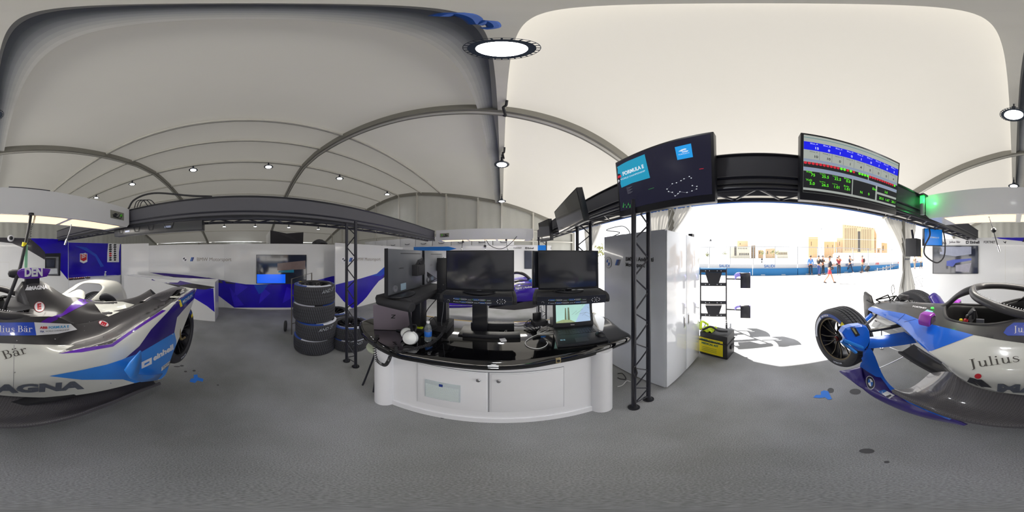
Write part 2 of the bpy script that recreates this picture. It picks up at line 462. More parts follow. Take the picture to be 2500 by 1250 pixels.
# purlins along the tent
for i, (u, w, h_) in enumerate([(0, .11, .14), (-3.2, .05, .06), (-4.4, .05, .06), (-6.05, .07, .08), (-7.5, .05, .06), (-8.9, .05, .06), (-10.6, .05, .06), (-12.24, .07, .08), (-14, .05, .06), (3.85, .1, .12)]):
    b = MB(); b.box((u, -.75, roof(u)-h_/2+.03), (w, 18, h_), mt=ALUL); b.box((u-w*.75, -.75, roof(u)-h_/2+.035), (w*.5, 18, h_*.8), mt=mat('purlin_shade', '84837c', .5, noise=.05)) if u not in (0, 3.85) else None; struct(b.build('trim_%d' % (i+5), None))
# graded strips that paint the shade along the left of the middle seam
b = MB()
for u0_, u1_, m_ in [(-.045-.035*k, -.08-.035*k, mat('seam_shade_%s' % c, c, .8, noise=.08)) for k, c in enumerate(('777a82', '7c7f86', '84878b', '8c8e92', '96989a', 'a0a1a1', 'aaaaa8', 'b3b3b0'))]:
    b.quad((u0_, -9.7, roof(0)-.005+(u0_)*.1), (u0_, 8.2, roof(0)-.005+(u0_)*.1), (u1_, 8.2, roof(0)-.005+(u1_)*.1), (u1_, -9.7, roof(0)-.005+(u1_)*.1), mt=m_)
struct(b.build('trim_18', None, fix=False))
# gable posts and rails
b = MB()
for u in (-14, -12.2, -10, -8, -6, -4.7, -2.9, -1.2, 0, 1.6):
    b.bbox((u-.04, 8.16, 0), (u+.04, 8.26, roof(u)))
for z in (H+.75, H+1.25): b.bbox((-15.9, 8.15, z-.03), (3.8, 8.25, z+.03))
struct(b.build('trim_15', ALUL))
# hard wall cassettes standing against the north gable, seen above the garage walls
for k in range(9):
    x0 = -8.9+k*1.06; b = MB(); b.bbox((x0, 7.98, 0), (x0+1.02, 8.08, 2.75), mt=WHITEM)
    o = b.build('wall_cassette', WHITEM, bevel=.01)
    tag(o, 'plain white storage wall panel with a curved grip, row behind the far garage wall', 'panel', 'white storage panels against the far gable')
    h2 = MB(); h2.tube([(x0+.35, 7.96, 2.42), (x0+.42, 7.93, 2.38), (x0+.6, 7.93, 2.38), (x0+.67, 7.96, 2.42)], .02, 6, GREY); h2.build('grip', GREY, o)
# opening header: pale frame and blue edge; valance
b = MB(); b.bbox((3.8, -9.7, H+1.33), (3.9, 8.2, H+1.40)); struct(b.build('trim_16', mat('beige_frame', 'cdbf9c', .5, noise=.05)))
b = MB(); b.bbox((3.78, -9.7, H+1.295), (3.86, 8.2, H+1.335)); struct(b.build('trim_17', mat('edge_blue', '1566c8', .4, noise=.05)))

# gathered curtains at the opening
def curtain(v0, w, label, side):
    rows = []; n = 56
    for (z, s, c, dp) in ((3.1, 1.0, 0, .05), (2.7, .8, .1*side, .07), (2.2, .45, .2*side, .09), (1.75, .25, .26*side, .08), (1.55, .2, .28*side, .06), (1.2, .26, .27*side, .08), (.6, .5, .25*side, .12), (.02, .62, .25*side, .16)):
        rows.append([(3.8+dp*sin(i*1.35+z*.6)*(.6+.4*sin(i*.4)), v0+c+(i/n-.5)*w*s, z) for i in range(n+1)])
    q = MB(); q.grid(patch(rows, n+1, 30)); o = q.build('door_curtain', CLOTH, smooth=True, fix=False, ang_=180)
    tag(o, label, 'curtain', 'white cloth curtains tied back at the open side')
    t = MB(); t.lathe((3.8, v0+c_off(side), 1.6), [(.13, -.03), (.15, 0), (.13, .03)], 20); t.build('tie_strap', GREY, o)
def c_off(side): return .28*side
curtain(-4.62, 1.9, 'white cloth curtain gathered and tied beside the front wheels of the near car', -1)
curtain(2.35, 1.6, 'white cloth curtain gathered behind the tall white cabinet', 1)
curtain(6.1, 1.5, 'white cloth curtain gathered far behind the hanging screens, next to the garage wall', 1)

# ---------- lamps under the roof ----------
def lamp(u, v, hz, label, bracket=False):
    t = thing('high_bay_lamp', label, 'lamp', (u, v, hz), 'round white lamps hung from the tent roof')
    z = hz
    b = MB(); b.lathe((u, v, z), [(.0, .11), (.05, .11), (.06, .06), (.115, .03), (.15, .0), (.155, -.012), (.118, -.012)], 32, mt=mat('lamp_body', '39414f', .4, metal=.5, noise=.03))
    for k in range(28):
        a = 2*pi*k/28; b.box((u+.158*cos(a), v+.158*sin(a), z+.0), (.03, .008, .014), a)
    b.lathe((u, v, z), [(.172, .006), (.176, 0), (.172, -.008)], 40)
    b.build('housing', None, t)
    c = MB(); c.lathe((u, v, z), [(0, -.016), (.1, -.016), (.118, -.010)], 32, mt=LEDW); c.build('diffuser', LEDW, t)
    d = MB(); d.tube([(u, v, z+.11), (u, v, roof(u)-.03)], .012, 6); d.box((u, v, z+.17), (.05, .05, .12)); d.build('hanger', STEELB, t)
    li = bpy.data.lights.new('lamp_light', 'SPOT'); li.energy = 22; li.spot_size = 2.6; li.spot_blend = .8; li.shadow_soft_size = .1; li.color = (.95, .97, 1)
    lo = bpy.data.objects.new('lamp_light', li); COL.objects.link(lo); lo.location = (0, 0, -.03); lo.parent = t
names = {0: 'above the camera beside the roof seam', 1: 'over the far end of the desk', 2: 'small and farthest along the seam beyond the desk'}
for v, l in ((.61*1.2, 'large round lamp straight overhead on the roof seam'), (3.75, 'round lamp on the roof seam above the desk monitors'), (6.75, 'small round lamp farthest along the roof seam beyond the desk'), (-2.0, 'round lamp on the roof seam above the near car cockpit'), (-5.14, 'small round lamp on the roof seam beyond the near white light box')):
    lamp(0, v, H+2.36, l)
for v, l in zip((7.14, 3.93, .85, -2.02, -5.06, -7.9), ('sixth round ridge lamp, nearest the far gable', 'fifth round ridge lamp, above the tyre stacks', 'fourth round ridge lamp, above the wall television', 'third round ridge lamp, left of the arched beam', 'second round ridge lamp above the charcoal beam corner', 'first and smallest round ridge lamp by the white light box')):
    lamp(-6.05, v, H+3.72, l)
for v, l in zip((-1.63, .71, 3.31, 5.84), ('low lamp below the charcoal beam, farthest from the black draped box', 'low lamp below the charcoal beam, second from the cassette panels end', 'low lamp just above the black draped box', 'low lamp between the black draped box and ladder post')):
    lamp(-12.24, v, H+2.25, l)

# ---------- overhead garage rig ----------
RZ0, RZ1, RZ2 = H+.44, H+.475, H+.72       # truss underside, fascia underside, fascia top
def truss_run(b, p, q, w, n):
    """flat ladder truss lying below the fascia between p and q, width w across"""
    p, q = Vector(p), Vector(q); d = (q-p); s = Vector((-d.y, d.x, 0)).normalized()*w
    for a in (0, 1):
        b.tube([p+s*a, q+s*a], .017, 8); b.tube([p+s*a+Vector((0, 0, .09)), q+s*a+Vector((0, 0, .09))], .012, 6)
    for i in range(n):
        a, c = p+d*i/n, p+d*(i+.5)/n; e = p+d*(i+1)/n
        b.tube([a, c+s], .009, 6); b.tube([c+s, e], .009, 6)
def rig_beam(name, p, q, side, label, n, w=.22):
    """charcoal fascia board on its truss; side = which way the fascia's open back lies"""
    p, q = Vector(p), Vector(q); d = (q-p).normalized(); s = Vector((-d.y, d.x, 0))*side
    t = thing(name, label, 'overhead beam', ((p+q)/2).to_tuple(), 'black overhead garage beams')
    b = MB(); b.prism([(0, 0), ((q-p).length, 0), ((q-p).length, RZ2-RZ1), (0, RZ2-RZ1)], (p.x, p.y, RZ1), d, (0, 0, 1), s*.012)
    b.prism([(0, 0), ((q-p).length, 0), ((q-p).length, RZ2-RZ1), (0, RZ2-RZ1)], Vector((p.x, p.y, RZ1))+s*w, d, (0, 0, 1), s*.012)
    b.build('fascia_board', FASCIA, t)
    e = MB()
    for z in (RZ2, RZ1, (RZ1-.02)): e.tube([(p.x, p.y, z), (q.x, q.y, z)], .012, 6)
    e.build('edge_rail', BLACK, t)
    c = MB(); truss_run(c, (p.x, p.y, RZ0), (q.x, q.y, RZ0), w*side, n); c.build('truss', STEELB, t)
    return t
front = rig_beam('overhead_beam', (1.0, 4.5, 0), (1.0, -4.5, 0), 1, 'black truss beam carrying the large screens above the open side', 26)
rear = rig_beam('overhead_beam', (-1.88, 4.3, 0), (-1.88, -4.3, 0), -1, 'charcoal truss beam over the tyre stacks facing the long white wall', 26)
def light_box(v0, v1, u0, u1, label, slit):
    t = thing('light_box', label, 'light box', ((u0+u1)/2, (v0+v1)/2, RZ1), 'white overhead light boxes')
    z0, z1 = H+.43, RZ2; c = .05
    b = MB(); sh = [(0, z0+c), (c, z0), (u1-u0-c, z0), (u1-u0, z0+c), (u1-u0, z1), (0, z1)]
    b.prism([(p, z) for p, z in sh], (u0, v0, 0), (1, 0, 0), (0, 0, 1), (0, v1-v0, 0)); b.build('casing', WHITE, t)
    near = v0 if abs(v0) < abs(v1) else v1; sg = 1 if near > 0 else -1
    for k in range(3):
        a = u0+.15+k*(u1-u0-.3)/3; e = a+(u1-u0-.3)/3-.06; m = MB()
        w0, w1 = near+sg*.05, near+sg*(abs(v1-v0)-.05)
        m.quad((a, w0, z0-.003), (e, w0, z0-.003), (e, w1, z0-.003), (a, w1, z0-.003)); m.build('light_panel', LEDP, t)
    li = bpy.data.lights.new('panel_light', 'AREA'); li.shape = 'RECTANGLE'; li.size = u1-u0-.3; li.size_y = abs(v1-v0)-.12; li.energy = 26; li.color = (1, .96, .88)
    lo = bpy.data.objects.new('panel_light', li); COL.objects.link(lo); lo.location = (0, 0, z0-.012-RZ1); lo.parent = t
    # socket recess with wiring
    ux = u0+.12; m = MB(); f = near-sg*.002
    m.bbox((ux, f-.004, z0+.09), (ux+.26, f+.004, z0+.2), mt=mat('recess', '8a8a80', .6, noise=.3, nscale=30)); rc = m.build('socket_recess', None, t)
    m = MB()
    for q in range(4):
        m.tube([(ux+.04+q*.04, f-sg*.01, z0+.17), (ux+.08+q*.05, f-sg*.015, z0+.10+.01*q), (ux+.22, f-sg*.012, z0+.11+.012*q)], .004, 5, STEELB)
    m.box((ux+.06, f-sg*.008, z0+.15), (.04, .01, .035), mt=GREEN); m.box((ux+.17, f-sg*.008, z0+.15), (.04, .01, .03), mt=BLACKM)
    m.build('wiring', None, rc)
    if slit:
        m = MB(); m.box((-.42, near-sg*-.16, z1+.02), (.45, .2, .04), mt=FASCIA); m.build('fan_unit', FASCIA, t)
    return t
light_box(-1.6, -2.05, -1.84, .96, 'long white light box with glowing panels hanging over the near car', True)
light_box(4.2, 4.6, -1.79, .82, 'white light box with thin glowing underside beyond the desk monitors', False)
# equipment tray hung outside the rear beam
t = thing('equipment_tray', 'long black tray of electronics hung under the charcoal beam beside the light box', 'tray', (-1.9, -1.2, H+.32))
b = MB(); b.bbox((-1.95, -1.9, H+.312), (-1.82, -.5, H+.425)); b.build('tray_box', BLACK, t, bevel=.006)
b = MB()
for v in (-1.62, -.95):
    b = MB(); b.bbox((-1.82, v-.04, H+.36), (-1.816, v+.05, H+.385)); b.build('sticker', mat('pale_label', '8c96b4', .4, noise=.2, nscale=60), t)
for v, w in ((-1.8, .1), (-1.5, .12), (-1.25, .1), (-1.0, .14)):
    b = MB(); b.tube([(-1.815, v, H+.42), (-1.81, v+w*.3, H+.35), (-1.81, v+w*.8, H+.35), (-1.815, v+w, H+.42)], .004, 5); b.build('cable', BLACKM, t)

# upright ladder posts
def ladder(p, q, label):
    p, q = Vector(p), Vector(q); t = thing('ladder_post', label, 'truss post', ((p+q)/2).to_tuple(), 'black steel ladder posts holding the overhead beams')
    for a in (p, q):
        b = MB(); b.tube([a, a+Vector((0, 0, RZ0+.02))], .021, 12); b.build('tube', STEELB, t, smooth=True)
        b = MB(); b.cyl(a+Vector((0, 0, .006)), .05, .012, 20); b.tube([a+Vector((0, 0, .012)), a+Vector((0, 0, .05))], [.034, .022], 12); b.build('foot_plate', BLACK, t, smooth=True)
    b = MB(); n = 14; Z = RZ0-.1
    b.tube([p+Vector((0, 0, .08)), q+Vector((0, 0, .08))], .007, 6)
    for i in range(n):
        a, c = (p, q) if i % 2 == 0 else (q, p)
        b.tube([a+Vector((0, 0, .08+Z*i/n)), c+Vector((0, 0, .08+Z*(i+1)/n))], .007, 6)
    b.build('lacing', STEELB, t); return t
lp = ladder((.93, .885, 0), (1.115, .885, 0), 'black steel ladder post between the desk and tall white cabinet')
b = MB(); b.tube([(.905, .87, 2.05), (.9, .865, 1.6), (.915, .86, 1.1), (.89, .86, .75), (.9, .86, .3), (.93, .86, .05)], .006, 6); b.build('cable', BLACKM, lp)
b = MB(); b.tube([(.89, .85, .72), (.875, .84, .66), (.9, .84, .58), (.93, .85, .62), (.92, .86, .71), (.89, .85, .72)], .007, 6); b.build('cable', BLACKM, lp)
ladder((-1.86, 1.325, 0), (-1.665, 1.33, 0), 'black steel ladder post beside the stacked tyres')
ladder((.9, 1.8, 0), (1.09, 1.8, 0), 'black steel ladder post behind the right desk monitor')
ladder((.9, 3.9, 0), (1.09, 3.9, 0), 'black steel ladder post far behind the small blue screen')

# ---------- garage walls ----------
def wall(name, pts, ztop, mt=WHITE, th=.05, z0=0.0):
    b = MB()
    for p, q in zip(pts, pts[1:]):
        p, q = Vector((*p, 0)), Vector((*q, 0)); d = (q-p); n = Vector((-d.y, d.x, 0)).normalized()*th
        if n.dot(-(p+q)) > 0: n = -n
        b.prism([(0, z0), (d.length, z0), (d.length, ztop), (0, ztop)], p, d.normalized(), (0, 0, 1), n)
    o = b.build(name, mt); return struct(o)
W1 = wall('wall_left', [(-4.87, -3.3), (-5.23, -.7), (-4.63, 2.82)], 2.1)
W2 = wall('wall_panel', [(-4.1, 2.51), (-4.12, 4.76), (-4.1, 5.9)], 2.11)
W3 = wall('wall_far', [(-4.1, 5.9), (1.85, 5.9)], 2.12)
W4 = wall('wall_back', [(2.62, -4.2), (-2.2, -4.2)], 2.2)
W5 = wall('wall_inner', [(-2.2, -5.2), (-4.64, -4.46)], 2.2)
W6 = wall('wall_side', [(-4.52, -4.32), (-4.87, -3.3)], 2.18)
W7 = wall('workbench', [(-2.22, -4.22), (-4.42, -4.3)], .98, WHITEM, .6); del W7['kind']; tag(W7, 'long white workbench below the blue wall with the shield emblem', 'bench')
W8 = wall('display_counter', [(-4.0, -3.7), (-3.98, -.76)], 1.07, WHITE, .5); del W8['kind']; tag(W8, 'white counter with purple, black and blue graphic standing before the long wall', 'counter')
BLUE1 = mat('graphic_blue', '200cb4', .15, coat=.3, noise=.45, nscale=1.6)
BLUE2 = mat('graphic_bright_blue', '1648c8', .15, coat=.3, noise=.25, nscale=3)
BLUE3 = mat('graphic_azure', '1c74cc', .2, coat=.3, noise=.15, nscale=3)
PURP = mat('graphic_purple', '44308a', .15, coat=.3, noise=.2, nscale=2)
CHAR = mat('graphic_charcoal', '37353d', .2, coat=.3, noise=.1)
SK = Skin([W1]); P_ = SK.paint
P_('blue_graphic', [(528, 685), (560, 688), (600, 694), (627, 695), (760, 688), (819, 672), (819, 747), (700, 751), (572, 751), (526, 716)], BLUE1, W1)
P_('purple_graphic', [(365, 665), (405, 667), (470, 673), (520, 680), (565, 687), (470, 680), (400, 673)], PURP, W1, off=.003)
P_('charcoal_graphic', [(365, 665), (410, 668), (440, 676), (510, 678), (585, 694), (526, 690), (460, 684)], CHAR, W1, off=.0025)
P_('azure_graphic', [(620, 696), (655, 694), (640, 714), (632, 718)], BLUE2, W1, off=.003)
for q in ([(575, 690), (606, 700), (572, 726)], [(640, 700), (660, 716), (632, 742)], [(560, 700), (596, 745), (572, 750)], [(700, 700), (735, 715), (690, 740)], [(770, 690), (800, 700), (780, 735)]):
    P_('facet_graphic', q, mat('graphic_facet', '3320d0', .15, coat=.3, noise=.2, nscale=3), W1, off=.0028)
SK2 = Skin([W2])
SK2.paint('blue_graphic', [(819, 695), (880, 680), (920, 668), (946, 645), (946, 672), (925, 686), (912, 702), (896, 724), (885, 736), (862, 755), (838, 735), (819, 712)], BLUE1, W2)
SK2.paint('bright_graphic', [(905, 673), (920, 668), (946, 645), (946, 664), (930, 674)], BLUE2, W2, off=.003)
SK2.paint('charcoal_graphic', [(946, 660), (946, 672), (933, 680)], CHAR, W2, off=.003)
SK3 = Skin([W3])
SK3.paint('azure_graphic', [(1010, 603), (1095, 602), (1115, 607), (1095, 612), (1010, 612)], BLUE3, W3)
SK8 = Skin([W8])
SK8.paint('purple_graphic', [(308, 672), (360, 677), (430, 683), (470, 692), (440, 696), (400, 690), (340, 678)], PURP, W8)
SK8.paint('charcoal_graphic', [(400, 691), (440, 696), (470, 692), (522, 700), (524, 702), (500, 707), (440, 702)], CHAR, W8, off=.0025)
SK8.paint('blue_graphic', [(440, 703), (478, 705), (521, 704), (524, 762), (505, 747), (474, 728)], BLUE1, W8)
SK4 = Skin([W4])
SK4.paint('blue_graphic', [(68, 581), (166, 582), (166, 683), (135, 645), (92, 600)], BLUE1, W4)
SK4.paint('charcoal_graphic', [(2500, 579), (2572, 581), (2596, 601), (2610, 616), (2609, 634), (2570, 611), (2530, 594), (2495, 590)], CHAR, W4, off=.003)
SK4.paint('blue_graphic', [(2420, 577), (2500, 579), (2497, 589), (2440, 583)], BLUE1, W4, off=.0035)
SK5 = Skin([W5])
SK5.paint('blue_graphic', [(167, 592), (295, 595), (295, 671), (167, 688)], BLUE1, W5)
SK5.paint('facet_graphic', [(182, 600), (210, 604), (236, 622), (254, 650), (246, 652), (232, 626), (205, 610)], mat('graphic_streak', '2c50cc', .2, noise=.2, nscale=4), W5, off=.003)
# lettering on the walls
def wall_logo(SK, W, cx, cy, sx, sy, tx0, tx1, ty0, ty1, col):
    SK.paint('round_badge', ell(cx, cy, sx, sy), PWHITE, W, step=4, off=.003)
    SK.paint('badge_quarter', [(cx, cy)]+[(cx-sx*.62*cos(t), cy-sy*.62*sin(t)) for t in [0, .4, .8, 1.2, pi/2]], BMWD, W, step=4, off=.004)
    SK.paint('badge_quarter', [(cx, cy)]+[(cx+sx*.62*cos(t), cy+sy*.62*sin(t)) for t in [0, .4, .8, 1.2, pi/2]], BMWD, W, step=4, off=.004)
    for k, m_ in enumerate((BMWB, NAVY, PWHITE)):
        x = cx+sx+6+k*3.5; SK.paint('stripe_badge', [(x, cy+sy*.7), (x+3.2, cy+sy*.7), (x+6.4, cy-sy*.7), (x+3.2, cy-sy*.7)], m_, W, step=4, off=.003)
    SK.text('lettering', 'BMW Motorsport', (tx0, ty1), (tx1, ty1), (tx0, ty0), col, W, bold=.0)
wall_logo(SK, W1, 451, 633, 7, 7, 481, 565, 629, 640, mat('sign_brown', '8a7f78', .4, noise=.03))
wall_logo(SK2, W2, 839, 634, 6.5, 7, 869, 929, 629, 639, mat('sign_brown', '8a7f78', .4))
SK4.text('lettering', 'Julius Bär', (2317, 595), (2345, 595), (2317, 588), INK, W4, off=.003)
SK4.text('lettering', 'Einhell', (2368, 595), (2391, 595), (2368, 588), DINK, W4, bold=.04, off=.003)
SK4.paint('square_emblem', [[(2358, 595), (2365, 595), (2365, 588), (2358, 588)], [(2360, 593), (2363, 593), (2363, 590), (2360, 590)]], DINK, W4, step=3, off=.003)
SK4.text('lettering', 'FORTINET', (2402, 594), (2430, 594), (2402, 588), DINK, W4, off=.003)
SK4.text('lettering', 'MAGNA', (2289, 597), (2311, 597), (2289, 590), INK, W4, bold=.04, off=.003)
SK4.paint('cat_emblem', [(2448, 588), (2453, 591), (2457, 588), (2455, 595), (2451, 592)], DINK, W4, step=3, off=.003)
SK3.text('lettering', 'FORTINET', (1254, 607), (1274, 607), (1254, 604), DINK, W3, off=.003)
SK3.text('lettering', 'Einhell', (1288, 608), (1303, 608), (1288, 604), DINK, W3, bold=.04, off=.003)
SK3.paint('square_emblem', [[(1282, 608), (1287, 608), (1287, 603.5), (1282, 603.5)], [(1283.5, 606.8), (1285.5, 606.8), (1285.5, 605), (1283.5, 605)]], DINK, W3, step=3, off=.003)
SK3.text('lettering', 'MAGNA', (1347, 608), (1369, 608), (1347, 603.5), INK, W3, bold=.04, off=.003)
# shield emblem on the blue recess
SK5.paint('shield_emblem', [(195, 619), (213, 619), (213, 639), (204, 643), (195, 639)], PWHITE, W5, step=5, off=.004)
SK5.paint('shield_field', [(196.5, 620.5), (211.5, 620.5), (211.5, 634), (204, 638), (196.5, 634)], RED, W5, step=5, off=.005)
for k in range(3): SK5.paint('shield_stripe', [(199, 629-k*4), (209, 624-k*4+1), (209, 626-k*4+1), (199, 631-k*4)], PWHITE, W5, step=5, off=.006)
# rear roof-side panel gaps: faint door outlines on the back wall
for x0, x1, y0, y1 in ((0, 22, 640, 683), (2485, 2499, 639, 683), (18, 50, 698, 740)):
    for q in ([(x0, y0), (x1, y0)], [(x1, y0), (x1, y1)], [(x1, y1), (x0, y1)]):
        (ax, ay), (bx, by) = q; SK4.paint('seam', [(ax, ay), (bx, by), (bx+(.5 if ax == bx else 0), by+(.5 if ay == by else 0)), (ax+(.5 if ax == bx else 0), ay+(.5 if ay == by else 0))], ALUL, W4, step=8, off=.002)
SK4.paint('seam', [(2454, 600), (2454.6, 600), (2454.6, 690), (2454, 690)], ALUL, W4, step=20, off=.002)
# ---------- frames ----------
class Fr:
    """a right-handed frame: X reading direction, Y up, N towards the viewer"""
    def __init__(s, O, X, Y): s.O = Vector(O); s.X = Vector(X).normalized(); s.Y = Vector(Y).normalized(); s.N = s.X.cross(s.Y).normalized()
    def p(s, a, b, c=0): return s.O+s.X*a+s.Y*b+s.N*c
    def box(s, b, x0, x1, y0, y1, z0, z1, mt=None):
        b.add([s.p(x, y, z) for z in (z0, z1) for x, y in ((x0, y0), (x1, y0), (x1, y1), (x0, y1))], [(3, 2, 1, 0), (4, 5, 6, 7), (0, 1, 5, 4), (1, 2, 6, 5), (2, 3, 7, 6), (3, 0, 4, 7)], mt)
    def art(s, name, shapes, parent, off=.002): return art(name, shapes, s.O, s.X, s.Y, parent, off)
    def text(s, name, st, x, y, mt, parent, width=None, height=None, off=.003, bold=.02): return text_on(name, st, s.p(x, y), s.X, s.Y, mt, parent, bold, off, width, height)
def rect(x0, y0, x1, y1): return [(x0, y0), (x1, y0), (x1, y1), (x0, y1)]
def facing(px, py):  # reading direction for something at (px,py) that faces the camera squarely
    d = Vector((-px, -py, 0)).normalized(); return Vector((-d.y, d.x, 0)), d

GLOSS = mat('gloss_black', '08080b', .05, coat=1., noise=.05)
SCREEN = mat('dark_screen', '262830', .12, coat=.6, noise=.08)
SCRNAVY = mat('screen_navy', '1c1c30', .2, emit=.35, noise=.15, nscale=4)
SILV = mat('silver_metal', '9a8f9c', .35, metal=.5, noise=.04)
DGREY = mat('dark_grey', '33343a', .5, noise=.06)
MGREY = mat('monitor_grey', '5c5f66', .4, metal=.2, noise=.05)
CABLEW = mat('white_cable', 'd4d4d6', .4, noise=.02)
TIMBER = mat('bare_wood_edge', 'c9ab6c', .7, noise=.12, nscale=12)

# ---------- the console desk ----------
desk = thing('console_desk', 'curved white engineering desk with glossy black top and rounded corner pillars', 'desk', (-.05, 1.4, 0))
edge = [(872, 790), (880, 815), (910, 842), (960, 868), (1025, 882), (1100, 893), (1210, 901), (1300, 895), (1365, 883), (1450, 864), (1510, 843), (1542, 826)]
E0 = [atz(x, y, .9) for x, y in edge]
E0 = [Vector((max(-1.40, p.x), p.y, 0)) for p in E0]
E1 = cr([(-1.42, 1.34, 0)]+E0[0:]+[(1.1, 1.2, 0)], 60)
outline = [(-1.30, 1.78)]+[(p.x, p.y) for p in E1]+[(1.18, 1.5), (1.2, 1.8)]
def inset(poly, k):
    c = Vector((-.08, 1.45)); out = []
    for x, y in poly:
        d = Vector((x, y))-c; L = d.length; out.append(tuple(c+d*(1-k/L)))
    return out
b = MB(); lay = [(.035, .872), (.008, .88), (0, .905), (.006, .93), (.03, .948), (.05, .95)]
n = len(outline); vs = []; 
for k, z in lay: vs += [(x, y, z) for x, y in inset(outline, k)]
fs = [(i*n+j, i*n+(j+1) % n, (i+1)*n+(j+1) % n, (i+1)*n+j) for i in range(len(lay)-1) for j in range(n)]+[tuple(range((len(lay)-1)*n, len(lay)*n)), tuple(reversed(range(n)))]
b.add(vs, fs); b.build('desktop', GLOSS, desk, smooth=True, ang_=50)
b = MB(); b.bbox((-1.1, 1.79, .87), (1.15, 1.815, .945)); b.build('timber_edge', TIMBER, desk)
# body
b = MB(); b.bbox((-1.0, 1.06, 0), (.82, 1.72, .875)); b.bbox((-.93, 1.045, 0), (.76, 1.06, .09)); b.build('carcase', WHITEM, desk)
for x in (-.925, .74):
    b = MB(); b.prism(ell(0, 0, .095, .1, 24), (x, 1.07, 0), (1, 0, 0), (0, 1, 0), (0, 0, .9)); b.build('corner_pillar', WHITEM, desk, smooth=True)
def cab_door(x0, x1, z0, z1, knob_x):
    b = MB(); b.bbox((x0-.003, 1.055, z0-.003), (x1+.003, 1.0595, z1+.003)); b.build('door_gap', mat('gap_grey', '8a8d96', .6, noise=.02), desk)
    b = MB(); b.bbox((x0-.04, 1.0575, z0-.04), (x1+.04, 1.0598, z1+.04), mt=GREY) if False else None
    b.bbox((x0, 1.052, z0), (x1, 1.058, z1)); b.bbox((x0+.012, 1.046, z0+.012), (x1-.012, 1.053, z1-.012)); d = b.build('cupboard_door', WHITEM, desk, bevel=.002)
    b = MB(); b.lathe((knob_x, 1.046, .722), [(0, .028), (.012, .026), (.017, .018), (.008, .01), (.007, 0)], 16, (0, -1, 0)); b.build('knob', CHROME, d, smooth=True)
    return d
dl = cab_door(-.60, -.09, .22, .80, -.15); dr = cab_door(-.08, .42, .22, .80, -.02)
b = MB(); b.bbox((-.53, 1.034, .37), (-.27, 1.046, .62)); vg = b.build('vent_panel', mat('vent_grey', 'c2ccd2', .5, noise=.03), desk, bevel=.003)
b = MB()
for k in range(18): b.bbox((-.52, 1.03, .382+k*.011), (-.28, 1.035, .387+k*.011))
b.build('louvre', mat('vent_pale', 'd8e0e4', .5), vg)
b = MB(); b.bbox((-.418, 1.028, .575), (-.392, 1.034, .605)); b.build('badge', NAVY, vg)
# edge sockets
for x, y in ((1022, 858), (1361, 877)):
    p = atz(x, y, .915); b = MB(); b.box((p.x, p.y-.004, .912), (.036, .03, .05)); s_ = b.build('edge_socket', mat('brass_socket', 'a89a78', .4, metal=.4, noise=.1), desk, bevel=.003)
    b = MB(); b.cyl((p.x, p.y-.021, .912), .012, .006, 16, (0, 1, 0)); b.build('socket_hole', BLACK, s_)
b = MB()
for dz in (.926, .906): b.bbox((-.085, .985, dz), (-.02, .99, dz+.004))
b.build('edge_light', FILM, desk)
# inner step and desk boxes
b = MB(); b.bbox((-.34, 1.38, .95), (.16, 1.46, .99)); b.bbox((-.30, 1.56, .95), (.12, 1.62, 1.03)); b.build('cable_tray', BLACK, desk, bevel=.004)
b = MB(); b.bbox((-.72, 1.42, .95), (-.5, 1.66, 1.02)); b.build('desk_recess', BLACKM, desk, bevel=.004)

# ---------- monitor stands (column + curved console) ----------
def console(cx, cy, ang0, wid, label, dials=True, z=1.345, back=0.):
    """black padded bar on a column, ang0 = bearing its face looks at"""
    N = Vector((sin(ang0), cos(ang0), 0)); X = Vector((-N.y, N.x, 0)); f = Fr((cx, cy, z), X, (0, 0, 1))
    t = thing('monitor_stand', label, 'stand', (cx, cy, .95), 'black console bars on columns')
    b = MB(); sec = [(-.20, .0), (-.19, .03), (-.10, .04), (.10, .04), (.16, .025), (.175, -.005), (.165, -.04), (.10, -.05), (-.19, -.03)]
    b.prism(sec, f.p(-wid/2+.03, 0), f.N, f.Y, f.X*(wid-.06))
    for s in (-1, 1): b.prism(sec, f.p(s*(wid/2-.03), 0), f.N, f.Y, f.X*.03*s)
    b.build('console_bar', BLACKM, t, smooth=True, bevel=.006)
    b = MB(); f.box(b, -.07, .07, -z+.955, -.03, -.1-back, .0-back); b.build('column', BLACK, t, bevel=.004)
    b = MB(); f.box(b, -.18, .18, -z+.951, -z+.965, -.15-back, .1-back); b.build('base_plate', BLACK, t, bevel=.003)
    if dials:
        g = Fr(f.p(-wid/2, -.035, .166), f.X, (f.Y+f.N*.12)); b = MB(); g.box(b, .04, wid-.04, -.006, .07, 0, .004); pn = b.build('control_panel', mat('panel_face', '282b38', .35, noise=.1), t)
        b = MB(); random.seed(int(cx*100))
        for k in range(6):
            for r_ in (0, 1):
                x = .14+k*(wid-.34)/6; g.box(b, x, x+.045, .008+r_*.026, .024+r_*.026, .004, .007, [DGREY, mat('key_blue', '30508c', .4), GREY][(k+r_) % 3]); g.box(b, x+.006, x+.038, .011+r_*.026, .014+r_*.026, .007, .0085, mat('key_pale', 'b8c4d0', .4))
                g.box(b, x-.008, x-.003, .012+r_*.026, .018+r_*.026, .004, .008, GREEN if (k*r_) % 2 else PWHITE)
        b.build('keys', None, pn)
        b = MB(); b.lathe(g.p(wid-.13, .03, .004), [(.0, .006), (.012, .006), (.014, 0)], 20, g.N, mt=CHROME)
        for q in range(10):
            a = 2*pi*q/10; g.box(b, wid-.13+.035*cos(a)-.003, wid-.13+.035*cos(a)+.003, .03+.02*sin(a)-.003, .03+.02*sin(a)+.003, .004, .007, PWHITE)
        b.build('dial', None, pn)
        b = MB(); b.lathe(g.p(.085, .018, .004), [(.009, .008), (.012, .006), (.012, 0)], 16, g.N, mt=GREY); b.build('knob', None, pn)
    return t, f
